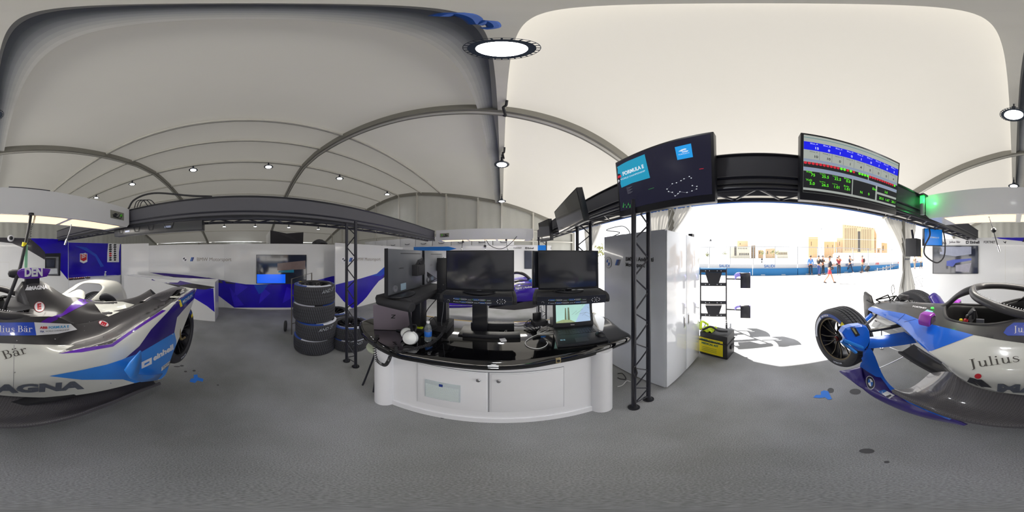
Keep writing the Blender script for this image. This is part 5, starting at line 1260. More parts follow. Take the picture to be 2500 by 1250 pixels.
# brake/hub block seen at the rear spokes
b = MB(); b.tube(cr([V((UR+.16, -.63, .99)), V((UR+.17, -.62, .9)), V((UR+.14, -.62, .82)), V((UR+.05, -.615, .80))], 12), .012, 8); b.build('brake_hose', mat('brass_hose', '8a7a52', .4, metal=.5, noise=.3, nscale=60), car, smooth=True)
# wheel cover fairing behind the near front wheel
FU = .97
q = [(2055, 813), (2064, 801), (2080, 796), (2103, 793), (2115, 796), (2122, 808), (2124, 830), (2118, 845), (2106, 858), (2092, 856), (2070, 838)]
pts = [atu(x, y, FU-.0) for x, y in q]
cc = sum(pts, V((0, 0, 0)))/len(pts)
b = MB(); n_ = len(pts)
back = [p+V((.05, .0, 0)) for p in pts]; mid = [cc+(p-cc)*.9+V((-.012, 0, 0)) for p in pts]
b.add(pts+back+mid, [tuple(range(2*n_, 3*n_))]+[(i, (i+1) % n_, 2*n_+(i+1) % n_, 2*n_+i) for i in range(n_)]+[(i, (i+1) % n_, n_+(i+1) % n_, n_+i) for i in range(n_)]+[tuple(range(n_, 2*n_))])
wc = b.build('wheel_fairing', CARB, car)
SW = Skin([wc])
SW.paint('partner_patch', [(2075, 799), (2087, 798), (2099, 818), (2089, 822)], DINK, wc, step=5, off=.003)
SW.paint('patch_mark', [(2079, 802), (2084, 801), (2092, 814), (2089, 816)], mat('patch_gold', 'a09a6a', .4, noise=.4, nscale=90), wc, step=5, off=.0036)
b = MB(); b.tube([atu(2054, 833, .93), atu(2070, 845, .92), atu(2090, 861, .91)], [.012, .014, .012], 8); b.build('lower_winglet', CARB2, car, smooth=True)
b = MB(); b.prism([(0, 0), (.15, -.11), (.15, -.085), (0, .03)], atu(2056, 832, .94), (0, -1, 0), (0, 0, 1), (-.04, 0, 0)); b.build('winglet_plate', CARB2, car, bevel=.004)
# pillar sweeping down to the turning blade at the floor
pr = [[(2106, 856, .97, 'u'), (2104, 875, .965, 'u'), (2102, 893, .96, 'u'), (2096, 901, 1.0, 'u'), (2049, 905, 1.235, 'u')], ]
top = [atu(2127, 850, .96), atu(2139, 878, .945), atu(2154, 914, .90), atu(2180, 948, .79), atu(2224, 980, .60), atu(2279, 1006, .42), atu(2327, 1021, .30), atu(2362, 1036, .215)]
bot = [atu(2110, 857, .985), atu(2107, 880, .985), atu(2102, 895, 1.0), atu(2078, 905, 1.12), atu(2062, 906, 1.20), ]
inner = cr(top, 40)
outer_px = [(2108, 856, .99), (2104, 885, .985), (2102, 897, .99), (2090, 915, 1.03), (2105, 948, .93), (2187, 994.6, .68), (2252, 1017, .48), (2316, 1031, .33), (2353, 1039, .24)]
outer = cr([atu(*p) for p in outer_px], 40)
midr = [(a+c)/2+V((0, .012, .012)) for a, c in zip(inner, outer)]
bl = patch([[inner[i] for i in range(0, 40, 3)], [midr[i] for i in range(0, 40, 3)], [outer[i] for i in range(0, 40, 3)]], 60, 10)
blade = part('turning_blade', [bl], CARN, th=.012)
tip = [[atu(2103, 893, .985), atu(2085, 899, 1.07), atu(2065, 904, 1.16), atu(2049, 905, 1.235)], [atu(2108, 925, .95), atu(2090, 918, 1.02), atu(2070, 911, 1.11), atu(2051, 907, 1.225)], [atu(2130, 962, .86), atu(2100, 945, .945), atu(2075, 926, 1.06), atu(2052, 909, 1.22)]]
tp = part('blade_tip', [patch(tip, 20, 10)], CARN, th=.01)
SBl = Skin([blade, tp])
SBl.paint('blue_pillar_paint', [(2100, 850), (2130, 845), (2145, 882), (2156, 914), (2182, 947), (2226, 979), (2280, 1004), (2328, 1020), (2320, 1024), (2270, 1006), (2216, 982), (2172, 953), (2150, 921), (2138, 919), (2118, 906), (2100, 893)], CARB, blade, step=6, off=.008)
def stick_roundel(SKx, cx, cy, rx, ry, rot, parent, o):
    SKx.paint('round_badge', ell(cx, cy, rx, ry, 32, rot), PWHITE, parent, step=4, off=o)
    SKx.paint('badge_ring', ell(cx, cy, rx*.92, ry*.92, 32, rot), BMWD, parent, step=4, off=o+.0006)
    SKx.paint('badge_core', ell(cx, cy, rx*.58, ry*.58, 28, rot), PWHITE, parent, step=4, off=o+.0012)
    for a0 in (0, pi):
        P = [(cx, cy)]+[(cx+rx*.58*cos(a0+t)*cos(rot)-ry*.58*sin(a0+t)*sin(rot), cy+rx*.58*cos(a0+t)*sin(rot)+ry*.58*sin(a0+t)*cos(rot)) for t in [pi/2*i/6 for i in range(7)]]
        SKx.paint('badge_quarter', P, BMWB, parent, step=4, off=o+.0018)
stick_roundel(SBl, 2125, 933.5, 10, 17.5, -.22, blade, .009)
SBl.paint('letter_patch', [(2144, 956), (2158, 952), (2184, 966), (2172, 973)], PWHITE, blade, step=4, off=.009)
SBl.paint('letter_patch_blue', [(2144, 956), (2158, 952), (2165, 956), (2152, 962)], BMWB, blade, step=4, off=.0096)
SBl.paint('letter_i', [(2163, 967), (2173, 964), (2177, 967), (2169, 971)], BMWD, blade, step=4, off=.0096)
# arms
def wing_arm(name, a, b_, c, d, m, th=.02):
    """blade arm: a,b upper edge (hub, body), c,d lower edge (body, hub)"""
    n = 14; rows = []
    for i in range(n):
        t = i/(n-1); u = a.lerp(b_, t); l = d.lerp(c, t); w = l-u; nn = (b_-a).cross(w).normalized()*th
        rows.append([u, u.lerp(l, .3)+nn*.8, u.lerp(l, .6)+nn*.7, l, u.lerp(l, .6)-nn*.7, u.lerp(l, .3)-nn*.8, u])
    b = MB(); b.grid(rows); return b.build(name, m, car, smooth=True)
wing_arm('suspension_arm', atu(2122, 823, .98), atu(2212, 809, .93), atu(2247, 835, .80), atu(2118, 851, .96), CARB, .02)
wing_arm('suspension_arm', atu(2123, 803, 1.03), atu(2194, 790, .98), atu(2202, 798, .96), atu(2123, 812, 1.03), CARK, .014)
wing_arm('suspension_arm', atu(2096, 790, 1.18), atu(2124, 765, 1.36), atu(2134, 770, 1.34), atu(2103, 797, 1.16), CARB, .014)
tubeV('push_rod', [atu(2110, 796, 1.1), atu(2125, 783, 1.2), atu(2139, 769, 1.3)], .012, CARK, k=8)
tubeV('push_rod', [atv(2120, 790, -1.15), atv(2140, 770, -1.2)], .009, MAG, k=6)
wing_arm('suspension_arm', V((1.05, -1.6, 1.0)), V((1.3, -1.95, .9)), V((1.2, -1.95, .86)), V((.9, -1.6, .94)), CARB, .015)
b = MB(); b.grid(patch([[V((1.02, -1.75, 1.2)), V((1.0, -1.85, 1.23)), V((.98, -1.98, 1.15))], [V((.9, -1.75, 1.02)), V((.88, -1.85, 1.03)), V((.86, -1.98, 1.0))]], 8, 6)); o = b.build('far_wheel_fairing', CARN, car, smooth=True); md = o.modifiers.new('shell', 'SOLIDIFY'); md.thickness = .02
for k in range(1):
    pass
# trestle stand under the nose
st = thing('car_stand', 'thin steel trestle stand holding up the front of the near car', 'stand', (.9, -1.4, 0))
b = MB()
for p, q in (((2223, 880), (2205, 838)), ((2152, 850), (2160, 820))):
    a = atz(p[0], p[1], .01); c = V((a.x-.02, a.y+.02, .66)); b2 = MB(); b2.tube([a, c], .012, 8); b2.lathe(a, [(.03, 0), (.03, .006), (0, .008)], 12); b2.build('leg', CHROME, st, smooth=True)
p1, p2 = atz(2223, 880, .3), atz(2150, 900, .1)
b.tube([atz(2148, 898, .12), atz(2212, 868, .3)], .007, 6); b.tube([atz(2172, 848, .3), atz(2210, 862, .3)], .007, 6); b.build('cross_brace', CHROME, st)
for (u, v) in ((-.9, -1.1), (-.9, -1.6), (.55, -1.6)):
    b2 = MB(); b2.tube([V((u, v, .01)), V((u, v, .575))], .015, 8); b2.lathe((u, v, .01), [(.04, -.01), (.04, 0), (0, .01)], 12); b2.build('leg', CHROME, st, smooth=True)
b2 = MB(); b2.bbox((-.95, -1.65, .545), (-.85, -1.05, .58)); b2.build('rest_pad', BLACKM, st)
# ---------- hanging screens ----------
def screen_on(BL, BR, TL, label, mt, group, bez=.018, chin=.05, name='hanging_screen', thick=.06):
    BL, BR, TL = Vector(BL), Vector(BR), Vector(TL); X = (BR-BL); w = X.length; X.normalize(); Yv = TL-BL; h = (Yv-X*Yv.dot(X)).length
    f = Fr(BL, X, (Yv-X*Yv.dot(X)))
    if f.N.dot(EYE-BL) < 0: f.N = -f.N
    c = f.p(w/2, h/2, -thick); t = thing(name, label, 'screen', c.to_tuple(), group)
    b = MB(); f.box(b, 0, w, 0, h, -thick, 0); f.box(b, w*.15, w*.85, h*.15, h*.8, -thick-.03, -thick); b.build('casing', BLACK, t, bevel=.005)
    b = MB(); f.box(b, bez, w-bez, chin, h-bez, -.002, .0015); s = b.build('screen', mt, t)
    b = MB(); f.box(b, w*.42, w*.58, h*.3, h*.7, -thick-.09, -thick-.02); b.build('wall_bracket', STEELB, t)
    return t, s, f, w, h
NAVYS = mat('screen_navy', '1c1c30', .15, coat=.4, emit=.25, noise=.1, nscale=4)
TEAL = mat('screen_teal', '1886a6', .3, emit=.55, noise=.03)
PALE = mat('screen_pale', '9aa09a', .3, emit=.5, noise=.04)
SBLUE = mat('screen_blue', '0a12c8', .3, emit=.6, noise=.03)
SDARK = mat('screen_dark', '26282c', .3, emit=.2, noise=.05)
SGREY = mat('screen_grey', '8c98ae', .3, emit=.4, noise=.05)
SRED = mat('screen_red', 'c02434', .3, emit=.5, noise=.05); SGRN = mat('screen_green', '5ee028', .3, emit=.6, noise=.05)
SWH = mat('screen_white', 'cdd2d8', .3, emit=.5, noise=.02); SINK = mat('screen_ink', '2c2c30', .4, noise=.05)
def quadfit(p, q, r, s): return p, q, s
# left big screen (map screen) and right big screen (counter table)
def corners(tl, tr, br, bl, ub, ut):
    return atu(*bl, ub), atu(*br, ub), atu(*tl, ut), atu(*tr, ut)
bl, br, tl, tr = corners((1483, 408), (1728, 326), (1746, 492), (1513, 530), .935, .88)
t, s, f, w, h = screen_on(bl+Vector((0, .0, 0)), br, (tl+(bl-br)*0), 'large hanging screen with teal championship panel and a track map', NAVYS, 'large screens hanging over the open side')
SX = Skin([s])
def scr_art(nm, poly, m_, o=.002): return SX.paint(nm, poly, m_, s, step=12, off=o)
def zz(x, y, ox, oy, k): return (ox+x/k, oy+y/k)
m1 = lambda *q: [zz(x, y, 1470, 310, 5.433) for x, y in q]
scr_art('teal_panel', m1((115, 572), (340, 455), (565, 362), (638, 675), (400, 745), (190, 838)), TEAL)
scr_art('small_teal_panel', m1((965, 270), (1180, 220), (1207, 400), (1000, 440)), mat('screen_azure', '1a86c8', .3, emit=.6, noise=.03))
def st(sx, a, b_, c, m_, o=.004, bold=.03): return SX.text('lettering', sx, zz(*a, 1470, 310, 5.433), zz(*b_, 1470, 310, 5.433), zz(*c, 1470, 310, 5.433), m_, s, bold=bold, off=o, L=8)
st('FORMULA E', (283, 650), (560, 545), (272, 600), SWH, bold=.04)
st('WORLD CHAMPIONSHIP', (250, 712), (575, 592), (246, 692), SWH, bold=.0)
st('ABB', (190, 690), (262, 665), (184, 660), SRED, bold=.06)
st('FIA', (195, 740), (240, 722), (190, 712), SWH, bold=.03)
st('FORMULA E', (1020, 380), (1160, 350), (1018, 365), SWH, bold=.0)
for q in (((1015, 330), (1060, 300), (1100, 288), (1122, 290), (1115, 305), (1075, 312), (1070, 322), (1148, 312), (1145, 320)), ((1060, 334), (1140, 322), (1135, 332), (1065, 342))): scr_art('swoosh_emblem', m1(*q), SWH, .004)
random.seed(3)
trk = [(865, 825), (935, 755), (990, 742), (1050, 715), (1090, 690), (1160, 660), (1185, 680), (1200, 780), (1260, 790), (1255, 825), (1195, 850), (1130, 870), (1035, 860), (1010, 885), (972, 915), (935, 868), (885, 858)]
for a, c in zip(trk, trk[1:]+trk[:1]): scr_art('track_line', m1(a, c, (c[0]+2, c[1]+5), (a[0]+2, a[1]+5)), mat('screen_line', '8a8c98', .4, emit=.2) if trk.index(a) > 10 else mat('screen_line_dim', '4a4a5c', .4, emit=.1), .003)
for x, y in trk: scr_art('track_mark', m1((x-8, y-4), (x+8, y-7), (x+9, y+4), (x-7, y+7)), SWH, .0045)
for k in range(9): scr_art('text_row', m1((325+k*2, 805+k*10), (400+k*2-(k % 3)*15, 785+k*11), (401+k*2-(k % 3)*15, 790+k*11), (326+k*2, 810+k*10)), mat('screen_text', '6c6c78', .4, emit=.15), .003)
for k in range(5): scr_art('graph_trace', m1((275+k*22, 1070-(k % 2)*30), (285+k*22, 1005+(k % 3)*20), (290+k*22, 1005+(k % 3)*20), (292+k*22, 1070-(k % 2)*30)), mat('screen_trace', '3c9a4c', .4, emit=.3), .003)
scr_art('red_mark', m1((1292, 558), (1348, 550), (1349, 556), (1293, 565)), SRED, .003)
scr_art('green_mark', m1((618, 828), (690, 805), (691, 809), (619, 832)), mat('screen_trace', '3c9a4c'), .003)
text_on('lettering', 'P', f.p(w*.08, h*.12, .001), f.X, f.Y, SGRN, s, width=.008) if False else None

bl, br, tl, tr = corners((1968, 325), (2212, 408), (2188, 525), (1953, 487), .92, .87)
t, s, f, w, h = screen_on(bl, br, tl, 'large hanging screen with blue and white rows of counter numbers', PALE, 'large screens hanging over the open side')
SX = Skin([s])
x0, x1, y0, y1 = .018, w-.018, .05, h-.018; SW_, SH_ = x1-x0, y1-y0
def fb(nm, a0, a1, b0, b1, m_, o=.0025):
    b = MB(); q = lambda a, c: f.p(x0+a*SW_, y1-c*SH_, o); 
    b.quad(q(a0, b1), q(a1, b1), q(a1, b0), q(a0, b0)); return b.build(nm, m_, s, fix=False)
def ft(sx, a, c, wd, m_, bold=.02, o=.004, hh=None):
    vs, fs, asp = text2d(sx, bold); W2 = wd*SW_ if wd else hh*SH_*asp; H2 = W2/asp; b = MB()
    b.add([f.p(x0+a*SW_+p*W2, y1-c*SH_+q*H2, o) for p, q in vs], fs); return b.build('lettering', m_, s, fix=False)
fb('blue_row', 0, 1, .135, .29, SBLUE); fb('light_row', 0, 1, .455, .50, SGREY)
fb('dark_row', 0, .60, .51, .60, SDARK); fb('dark_row', .61, 1, .51, .60, SDARK); fb('grey_band', 0, 1, .60, .66, SGREY)
fb('value_block', 0, .43, .665, .93, SDARK); fb('value_block', .44, .70, .665, .93, SDARK); fb('value_block', .72, 1, .665, .77, SDARK); fb('value_block', .72, 1, .81, .93, SDARK)
fb('task_bar', 0, 1, .965, 1, SINK); fb('menu_line', 0, 1, .045, .055, mat('screen_teal_line', '4a8a94', .3, emit=.3))
for k, (a, c) in enumerate(zip('ABCDEFGHI', ('15', '0', '1', '0', '1', '0', '1', '0', '3'))):
    X_ = .06+k*.105; ft('Blue_'+a, X_-.01, .18, .06, SWH, 0); ft(c, X_+.03, .265, None, SWH, .02, hh=.045)
for k, (a, c) in enumerate(zip('KLMNOPQRS', ('10', '10', '0', '1', '4', '3', '0', '0', '4'))):
    X_ = .055+k*.105; ft('White_'+a, X_-.01, .335, .065, SINK, 0); ft(c, X_+.03, .425, None, SINK, .02, hh=.045)
    fb('divider', X_+.07, X_+.072, .29, .455, GREY, .003)
for k in range(32):
    if k == 15: continue
    g = k in (10, 11, 13, 16, 17, 18, 19, 31); a = .015+k*.0305; cc_ = f.p(x0+a*SW_, y1-.53*SH_, .0035)
    b = MB(); r_ = .010; b.add([cc_+f.X*r_*cos(2*pi*i/16)+f.Y*r_*sin(2*pi*i/16) for i in range(16)], [tuple(range(16))]); b.build('status_lamp', SGRN if g else SRED, s, fix=False)
for (a, c, tx) in ((.06, .745, '75'), (.15, .745, '25.5'), (.26, .745, '22.5'), (.37, .745, '0.0'), (.05, .88, '5.0'), (.15, .88, '26.5'), (.26, .88, '1.01'), (.36, .88, '1.01'), (.52, .88, 'N'), (.61, .88, '0'), (.66, .76, 'Eha'), (.82, .75, '3.8'), (.75, .895, '20.5'), (.84, .895, '1.67'), (.93, .895, '20.1')):
    ft(tx, a, c, None, SGRN, .01, hh=.045)
for k in range(8): ft(('Volt', 'TyrePres', 'TyreTemp', 'Brake')[k % 4], .02+(k % 4)*.11, .695 if k < 4 else .825, .05, SGRN, 0)
# smaller hanging screens along the beam
def hs(tl, tr, br, bl, u, label, mt=SCREEN, ub=None):
    B, C_, A, D = atu(*bl, u), atu(*br, u), atu(*tl, u-.04), None
    return screen_on(B, C_, A, label, mt, None, chin=.02, bez=.014)
B, C_ = Vector((.84, 2.28, H+.33)), Vector((.74, 1.33, H+.33)); screen_on(B, C_, B+Vector((-.08, 0, .34)), 'blank hanging screen next to the large map screen, above the right desk monitor', SCREEN, None, chin=.02)
B, C_ = Vector((.80, 3.35, H+.29)), Vector((.89, 2.87, H+.29)); screen_on(B, C_, B+Vector((-.04, 0, .41)), 'smallest blank hanging screen, farthest along the beam over the desk', SCREEN, None, chin=.02)
# far pair by the rear light box
t = thing('speaker', 'dark wedge speaker hung under the beam beside the blue hanging screen', 'speaker', (1.0, -2.1, 1.9))
b = MB(); A = atd(2230, 600, 2.75); b.box((A.x, A.y, 1.86), (.2, .2, .30), .15); b.build('cabinet_shell', DGREY, t, bevel=.01)
b = MB(); b.tube([(A.x, A.y, 1.99), (A.x, A.y+.05, RZ0)], .02, 6); b.build('yoke', STEELB, t)
P1, P2, P3 = atd(2256, 600, 2.55), atd(2301, 601, 2.7), atd(2258, 557, 2.55)
t, s, f, w, h = screen_on(P1, P2, P3, 'small hanging screen glowing blue beside the dark wedge speaker', mat('screen_azure2', '1264b4', .3, emit=.5, noise=.03), None, chin=.012, bez=.01, thick=.08, name='small_screen')
f.text('lettering', 'FORMULA E', w*.3, h*.45, PALE, s, width=w*.5)
b = MB(); b.tube(cr([atd(2302, 560, 2.6), atd(2307, 590, 2.6), atd(2305, 625, 2.6), atd(2290, 641, 2.6), atd(2272, 635, 2.6), atd(2257, 620, 2.6), atd(2258, 600, 2.5), atd(2270, 575, 2.5), atd(2268, 555, 2.5)], 50), .012, 8); b.build('looped_cable', BLACKM, t, smooth=True)
b = MB(); b.lathe(atd(2296, 610, 2.58), [(.01, .04), (.03, -.03), (0, -.03)], 16); b.build('warning_horn', GREY, t)
t2 = thing('small_screen', 'tiny dim blue screen above the right desk monitor, far behind', 'screen', (.95, 4.0, 2.0))
P1, P2, P3 = atd(1313, 612, 3.6), atd(1331, 612, 3.6), atd(1313, 594, 3.6); 
f = Fr(P1, P2-P1, P3-P1); b = MB(); f.box(b, 0, .18, 0, .12, -.04, 0); b.build('casing', mat('screen_azure2', '1264b4'), t2)
# green signal tube on the beam corner and green cable bits
t = thing('signal_light', 'glowing green status tube at the corner of beam and light box', 'signal light', (.97, -1.45, 2.3))
GL = mat('green_glow', '30f060', .3, emit=1.6, noise=.05)
p = atd(2252, 500, 1.78); b = MB(); b.cyl((p.x, p.y, RZ1+.05), .026, .13, 20); b.build('tube', mat('frosted_tube', 'a8b4ae', .3, noise=.1), t, smooth=True)
b = MB(); b.cyl((p.x, p.y, RZ1+.16), .027, .09, 20); b.build('lit_section', GL, t, smooth=True)
b = MB(); b.box((p.x, p.y, RZ1+.215), (.09, .09, .02)); b.build('cap', BLACK, t)
li = bpy.data.lights.new('green_light', 'POINT'); li.energy = .35; li.color = (.1, 1, .25); li.shadow_soft_size = .02
lo = bpy.data.objects.new('green_light', li); COL.objects.link(lo); lo.location = (p.x-.97-.06, p.y+1.45+.0, RZ1+.16-2.3); lo.parent = t
# ---------- televisions on the walls ----------
REFL = mat('tv_glass', '2c3142', .08, coat=1, noise=.5, nscale=2)
def tv(tl, br, SKw, W, label, cols):
    x0, y0 = tl; x1, y1 = br
    P = [SKw.hit(x, y, .03) for x, y in ((x0, y1), (x1, y1), (x1, y0), (x0, y0))]; Bk = [SKw.hit(x, y, .001) for x, y in ((x0, y1), (x1, y1), (x1, y0), (x0, y0))]
    t = thing('television', label, 'television', (sum(P, Vector((0, 0, 0)))/4).to_tuple())
    b = MB(); b.add(P+Bk, [(0, 1, 2, 3), (4, 7, 6, 5), (0, 4, 5, 1), (1, 5, 6, 2), (2, 6, 7, 3), (3, 7, 4, 0)]); c = b.build('casing', BLACK, t)
    S_ = Skin([c]); e = .8; S_.paint('screen', [(x0+e, y1-e), (x1-e, y1-e), (x1-e, y0+e), (x0+e, y0+e)], REFL, t, step=30, off=.002)
    for m_, q in cols: S_.paint('screen_shapes', [(x0+(x1-x0)*a, y0+(y1-y0)*c_) for a, c_ in q], m_, t, step=30, off=.003)
    return t
GLB = mat('tv_blue', '0a58e0', .2, emit=.5, noise=.05)
tt = tv((626, 622), (748, 692), Skin([W1]), W1, 'wide wall television with a bright blue bar in its lower left', [(GLB, [(.01, .68), (.58, .68), (.58, .99), (.01, .99)]), (mat('tv_brown', '6a5a58', .2, emit=.1, noise=.3, nscale=6), [(.42, .3), (.98, .2), (.98, .5), (.42, .55)]), (mat('tv_teal', '1c6480', .2, emit=.15, noise=.2), [(.44, .56), (.75, .52), (.75, .62), (.44, .62)])])
tv((2278, 600), (2388, 668), SK4, W4, 'wall television reflecting blurred blue and grey shapes behind the near car', [(mat('tv_reflection_sky', '8b90a4', .2, emit=.12, noise=.2), [(.15, .04), (.85, .04), (.85, .3), (.5, .38), (.15, .3)]), (mat('tv_reflection_blue', '3a4a9c', .2, emit=.15, noise=.3), [(.3, .55), (.45, .5), (.85, .45), (.85, .52), (.5, .62), (.44, .75), (.3, .72)]), (mat('tv_reflection_pale', '8c8a98', .2, emit=.1, noise=.3), [(.5, .7), (.85, .62), (.8, .95), (.5, .92)])])  # reflections in this glass are painted on as faintly glowing shapes
tv((1280, 612), (1304, 656), SK3, W3, 'wall television partly hidden between the two front desk monitors', [])
# small recessed monitor niche on the rear wall
t = thing('wall_niche', 'black framed niche holding a small monitor on the blue and white rear wall', 'niche', (-1.8, -4.15, 1.6))
for nm, q, m_, o in (('frame', [(109, 619), (147, 618), (146, 673), (109, 672)], BLACK, .03), ('inner_frame', [(110, 627), (142, 627), (141, 671), (110, 670)], GREY, .034), ('monitor_face', [(110, 630), (135, 630), (134, 654), (110, 654)], BLACK, .04), ('monitor_glass', [(112, 633), (132, 633), (131, 652), (112, 652)], REFL, .043), ('keyboard_shelf', [(118, 656), (138, 655), (139, 668), (116, 669)], mat('niche_pale', 'c2c6ce', .5, noise=.1), .04)):
    SK4.paint(nm, q, m_, t, step=12, off=o)
# poster with dark emblems and little things on the bench
t = thing('wall_poster', 'narrow white poster with two columns of dark emblems on blue wall', 'poster', (-4.0, -4.6, 1.9))
SK5.paint('sheet', [(262, 593), (290, 593), (290, 640), (261, 640)], PWHITE, t, step=20, off=.02)
random.seed(11)
for cx in (269, 280):
    for k in range(8):
        y = 598+k*5.2; w_ = 3+1.5*random.random(); SK5.paint('print_mark', [(cx-w_, y), (cx-1, y-2.4), (cx+w_, y-1), (cx+w_*.6, y+2), (cx-w_*.7, y+2.2)], RED if (k in (4, 5) and cx < 275) else DINK, t, step=20, off=.024)
bz = .985
for k, (x, y, lb, m_) in enumerate(((257, 672, 'small clear spray bottle standing on the white bench', mat('bottle_pale', 'b0b8c0', .3, noise=.05)),)):
    d_ = atv(x, 668, -4.35); t = thing('spray_bottle', lb, 'bottle', (d_.x, -4.35, bz)); b = MB(); b.lathe((d_.x, -4.35, bz), [(0, 0), (.035, 0), (.035, .1), (.015, .13), (.012, .17), (0, .18)], 18); b.build('bottle_body', m_, t, smooth=True); b = MB(); b.box((d_.x, -4.33, bz+.18), (.025, .06, .03)); b.build('trigger', PWHITE, t)
for k, x in enumerate((172, 184, 192, 200, 214)):
    d_ = atv(x, 668, -4.4); t = thing('tool_tray', 'low tray of small red and brown parts on the white bench below the shield emblem', 'tray', (d_.x, -4.4, bz), 'small parts trays on the bench')
    b = MB(); b.box((d_.x, -4.4, bz+.02), (.13, .12, .04)); b.build('tray', mat('tray_dark', '3a2a34', .5, noise=.2), t, bevel=.004)
    b = MB()
    for q in range(5): b.lathe((d_.x-.05+.025*q, -4.38+.02*(q % 2), bz+.05), [(0, .018), (.012, .01), (.012, -.02)], 8, mt=[RED, mat('part_copper', 'b07a58', .4, metal=.5, noise=.1), PWHITE][(q+k) % 3])
    b.build('small_parts', None, t)
# black drape box, dark heap above the long wall
t = thing('draped_box', 'black cloth draped over a box standing above the long white wall', 'box', (-6.6, 2.3, 2.4))
P = [atd(x, y, 6.9) for x, y in ((660, 594), (740, 596), (741, 567), (700, 570), (660, 562))]
b = MB(); b.add(P+[p+Vector((-.5, .1, 0)) for p in P], [(0, 1, 2, 3, 4), (9, 8, 7, 6, 5)]+[(i, (i+1) % 5, 5+(i+1) % 5, 5+i) for i in range(5)]); b.build('drape', mat('drape_black', '26242a', .8, noise=.2), t)
P = [atd(x, y, 7.1) for x, y in ((650, 594), (660, 594), (660, 562), (650, 574))]; b = MB(); b.quad(*P); b.build('side_flap', CLOTH, t)
b = MB(); b.bbox((-7.1, 1.4, 0), (-6.6, 2.9, 2.1)); b.build('support', WHITEM, t)
t = thing('dark_bag', 'dark crumpled bag lying on top of the long wall near ladder post', 'bag', (-6.0, 3.9, 2.2))
b = MB(); c = atd(780, 592, 6.6); b.lathe(c+Vector((0, 0, -.02)), [(0, .14), (.12, .12), (.24, .06), (.32, -.03), (.3, -.06)], 18, mt=BLACKM); b.v = [Vector((p.x+.03*sin(p.y*30), p.y*1.0, p.z+.02*sin(p.x*40))) for p in b.v]; b.build('bag_body', BLACKM, t, smooth=True)
b = MB(); b.bbox((c.x-.3, c.y-.3, 0), (c.x-.1, c.y+.3, c.z-.08)); b.build('support', WHITEM, t)
# glowing quad standing in for daylight through a gap under the far eave
b = MB(); b.quad((-15.8, -1.6, H+.88), (-15.8, .5, H+.88), (-15.8, .5, H+1.1), (-15.8, -1.6, H+1.1)); o = b.build('eave_gap_glow', mat('daylight_gap', 'f8fbff', .5, emit=1.4, noise=.01)); struct(o)
# cctv ball, hooks, hoses
t = thing('dome_camera', 'white dome security camera on the dark stripe of the rear wall', 'camera', (-1.3, -4.1, 1.95))
c = SK4.hit(26, 582, .05); b = MB(); b.lathe(c, [(.09, -.05), (.085, .0), (.05, .03)], 28, (0, 1, 0)); b.build('housing', PWHITE, t, smooth=True)
b = MB(); b.lathe(c, [(.055, .02), (.045, .05), (.02, .065), (0, .068)], 24, (0, 1, 0)); b.build('lens_dome', BLACK, t, smooth=True)
t = thing('dome_camera', 'small dome security camera on the far garage wall above the middle monitor', 'camera', (-.3, 5.8, 1.95))
c = SK3.hit(1185, 601, .05); b = MB(); b.lathe(c, [(.07, -.04), (.07, .0), (.05, .02)], 24, (0, -1, 0)); b.build('housing', PWHITE, t, smooth=True); b = MB(); b.lathe(c, [(.045, .02), (.03, .05), (0, .06)], 20, (0, -1, 0)); b.build('lens_dome', BLACK, t, smooth=True)
# umbilical hoses from the near light box down to the car
h0 = [atd(75, 527, 1.66), atd(70, 560, 1.60), atd(61, 600, 1.5), atd(50, 650, 1.4), atd(44, 668, 1.36), atd(30, 705, 1.30), atd(14, 745, 1.26), atd(8, 765, 1.25)]
t = thing('air_hose', 'thick black air hose from the white light box down behind the driver tag', 'hose', h0[0].to_tuple())
b = MB(); b.tube(cr(h0, 50), .016, 10); b.build('hose', BLACKM, t, smooth=True)
b = MB(); b.tube([atd(60, 592, 1.5), atd(58, 602, 1.5)], .021, 10); b.build('yellow_band', YEL, t)
b = MB(); b.cyl(atd(76, 523, 1.66), .03, .02, 16); b.build('socket', BLACK, t)
coil([atd(86, 524, 1.7), atd(83, 540, 1.66), atd(76, 560, 1.62), atd(73, 585, 1.56), atd(60, 612, 1.5), atd(52, 640, 1.43), atd(47, 655, 1.4)], .008, 34, .003).build('coiled_lead', BLACKM, t, smooth=True)
b = MB(); P = [atd(x, y, 1.5) for x, y in ((60, 600), (68, 597), (67, 655), (60, 655))]; b.add(P+[p+Vector((0, -.01, 0)) for p in P], [(0, 1, 2, 3), (7, 6, 5, 4), (0, 1, 5, 4), (1, 2, 6, 5), (2, 3, 7, 6), (3, 0, 4, 7)]); b.build('green_sleeve', mat('sleeve_green', '9adcae', .5, noise=.06), t)
def drop(label, pts, bell=None, col=BLACKM):
    t = thing('hanging_lead', label, 'lead', Vector(pts[0]).to_tuple()); b = MB(); b.tube(cr(pts, 24), .006, 6); b.build('lead', col, t, smooth=True)
    b = MB(); p, q = Vector(pts[-1]), Vector(pts[-2]); d = (p-q).normalized(); b.tube([p-d*.02, p, p+d*.05], [.008, .014, .012], 10); b.build('connector', CHROME, t, smooth=True)
    if bell: b = MB(); b.lathe(bell, [(0, .03), (.022, .02), (.03, 0), (.022, -.02), (0, -.03)], 16); b.build('weight_ball', BLACK, t, smooth=True)
drop('thin lead with a black ball hanging from the near light box by the wall television', [atd(2411, 520, 1.75), atd(2420, 545, 1.72), atd(2425, 560, 1.7), atd(2430, 580, 1.68), atd(2437, 603, 1.68)], atd(2426, 562, 1.7))
drop('short pale lead hanging from the left end of the near light box', [atd(174, 548, 1.85), atd(172, 560, 1.83), atd(166, 577, 1.8), atd(162, 588, 1.8)], None, GREY)
